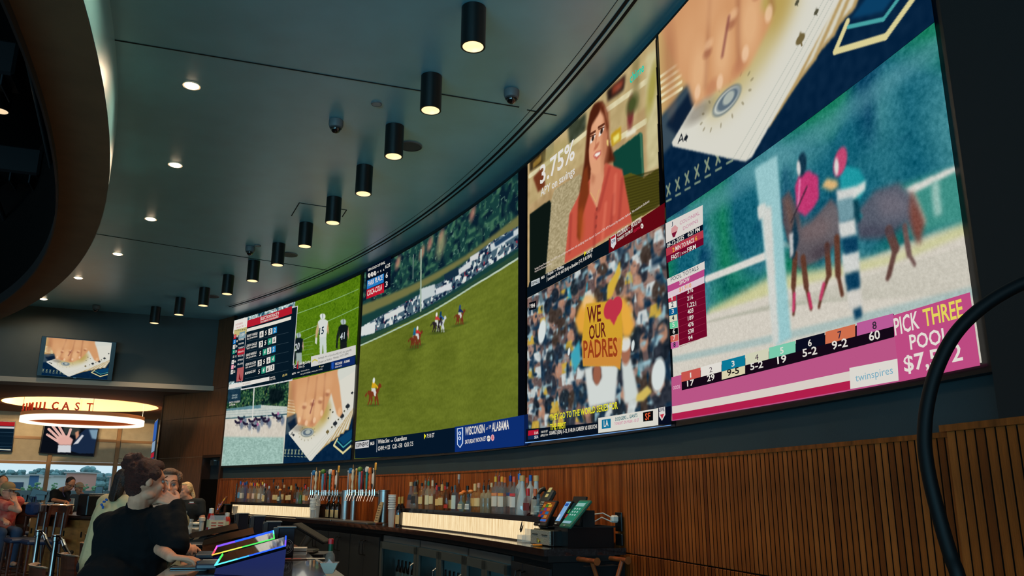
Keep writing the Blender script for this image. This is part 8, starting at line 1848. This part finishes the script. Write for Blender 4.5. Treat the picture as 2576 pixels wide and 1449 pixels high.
for ch, sx in (('S', -.955), ('I', -.90), ('M', -.83), ('U', -.715), ('L', -.60), ('C', -.46), ('A', -.30), ('S', -.127), ('T', .06)):
    a = vd + math.asin(sx); nx, ny = math.cos(a), math.sin(a); tx_, ty_ = -ny, nx
    co, fs, w = glyphs(ch, True); h = .165; ww = w * h * .9; b = MB(); n0 = len(co)
    base = [(nx * RR + tx_ * (x - .5) * ww, ny * RR + ty_ * (x - .5) * ww, y * h + .004) for x, y in co]
    fr_ = [(x + nx * .012, y + ny * .012, z) for x, y, z in base]; bk = [(x - nx * .012, y - ny * .012, z) for x, y, z in base]
    ed = {}
    for f in fs:
        for i in range(len(f)):
            e = (f[i], f[(i + 1) % len(f)]); ed[e] = 1
    side = [(i, j, j + n0, i + n0) for (i, j) in ed if (j, i) not in ed]
    b.add(fr_ + bk, [tuple(f) for f in fs] + [tuple(i + n0 for i in f)[::-1] for f in fs] + side); b.build('letter', mat('letter_red', (190, 52, 26), .5, emit=(190, 50, 20), strength=.15), rt)

# ------------------------------------------------------------------ televisions in the next room
def wpx(px, py, off):
    v = ray(px, py); o = ORG[:2] - (WA + wn * off); tt = -(o @ wn) / (v[:2] @ wn); return v * tt + ORG
def hand_pic(fr):
    p = Pic(170, 100, (10, 14, 22), fr); g = lambda *xy: [(xy[i], xy[i + 1]) for i in range(0, len(xy), 2)]
    Zt = Z(0, 820, 4.025); q = lambda *xy: pz(Zt, *xy)
    p.poly(q(870, 1040, 1000, 1040, 985, 1290, 800, 1290, 700, 1260, 790, 1110), (24, 40, 66), 1); p.poly(q(900, 1050, 1000, 1050, 995, 1150, 930, 1140), (120, 150, 170), 2)
    p.poly(q(740, 1200, 830, 1100, 850, 1110, 790, 1190), (206, 206, 210), 1); p.poly(q(640, 1010, 790, 1020, 820, 1060, 760, 1110, 650, 1090), (50, 56, 54), 2)
    p.poly(q(760, 1080, 795, 1060, 800, 1110, 770, 1150), (200, 140, 110), 1.5)
    p.poly(q(590, 1205, 720, 1205, 718, 1280, 582, 1278), (206, 208, 212), 1)
    p.poly(q(560, 1150, 610, 1100, 690, 1110, 740, 1150, 720, 1205, 600, 1205), (222, 170, 158), 1.5)
    for a, b_, w in (((620, 1120), (535, 1015), .085), ((650, 1110), (600, 1020), .085), ((690, 1120), (715, 1050), .085), ((590, 1135), (495, 1045), .085), ((580, 1165), (480, 1100), .08)): p.line(Zt(*a), Zt(*b_), w, (226, 176, 164), 1.2)
    p.line(Zt(485, 1098), Zt(520, 1085), .02, (60, 50, 50), 1)
    return p
tvr = flat_tv('television', 'wall television below the ring pendant showing a spread hand', wpx(112, 1062, .12), wpx(250, 1074, .12), wpx(97, 1140, .12), .02, hand_pic)
def race_pic(fr):
    p = Pic(60, 90, (8, 26, 40)); p.poly([(0, .0), (1, .0), (1, .14), (0, .14)], (170, 30, 36), .6); p.poly([(0, .17), (1, .17), (1, .23), (0, .23)], (200, 200, 200), .6)
    for k in range(5): p.line((0, .36 + .12 * k), (1, .36 + .12 * k), .006, (60, 90, 110), .5)
    p.line((.7, .93), (.95, .94), .03, (206, 206, 190), .6); return p
flat_tv('television', 'television cut by the left frame edge showing a dark race table', wpx(-70, 1056, .12), wpx(40, 1060, .12), wpx(-80, 1136, .12), .02, race_pic)
tvs = at_y(397, 1070, 15.2)
t = thing('edge_television', 'television seen edge on beside the veneer wall, blue and red stripes', 'television', at_y(393, 1106, 15.9), .47)
b = MB(); b.box((0, .35, 0), (.03, .9, .80)); b.build('casing', M_black, t)
for (z0, z1, c) in ((.0, .38, (60, 110, 200)), (-.22, -.02, (150, 180, 210)), (-.33, -.24, (200, 40, 60)), (-.38, -.34, (50, 80, 190))):
    b = MB(); b.box((-.018, .35, (z0 + z1) / 2), (.004, .86, z1 - z0)); b.build('picture', glow('edge_%d_%d_%d' % c, c, .7), t)
# bent black tube arching in front of the wall at the right
pts_px = [(2415, 1470), (2392, 1400), (2368, 1320), (2342, 1220), (2328, 1140), (2326, 1080), (2334, 1010), (2356, 930), (2396, 850), (2450, 790), (2520, 740), (2600, 704), (2690, 700), (2780, 740), (2860, 820), (2900, 940), (2910, 1100), (2900, 1300), (2890, 1470)]
dist = 1.75; pts = [at_y(x, y, dist + .05 * math.sin(i * .3)) for i, (x, y) in enumerate(pts_px)]
base0 = pts[0] + np.array([.10, .0, -1.0]); base1 = pts[-1] + np.array([0, 0, -1.0])
def catmull(P, k=6):
    P = [np.asarray(p, float) for p in P]; out_ = []
    for i in range(len(P) - 1):
        p0, p1, p2, p3 = P[max(i - 1, 0)], P[i], P[i + 1], P[min(i + 2, len(P) - 1)]
        for j in range(k):
            t_ = j / k; out_.append(.5 * ((2 * p1) + (-p0 + p2) * t_ + (2 * p0 - 5 * p1 + 4 * p2 - p3) * t_ ** 2 + (-p0 + 3 * p1 - 3 * p2 + p3) * t_ ** 3))
    out_.append(P[-1]); return out_
t = thing('bent_tube_frame', 'thick black bent tube arching up in front of the slatted wall at the right edge', 'tube frame', (pts[8][0] + .1, dist, 0))
b0 = np.array([base0[0], base0[1], .02]); b1_ = np.array([base1[0], base1[1], .02])
b = MB(); b.tube(catmull([b0, lerp(pts[0], b0, .55), lerp(pts[0], b0, .15)] + pts + [lerp(pts[-1], b1_, .15), lerp(pts[-1], b1_, .55), b1_]), .0152, 16); local(t, b.build('tube', mat('tube_black', (9, 9, 10), .55, spec=.18), t, smooth=True))
for q_ in (b0, b1_):
    b = MB(); b.lathe([(.05, -.02), (.05, -.01), (.02, .0), (.02, .01)], q_, 16); local(t, b.build('foot_plate', M_black, t))
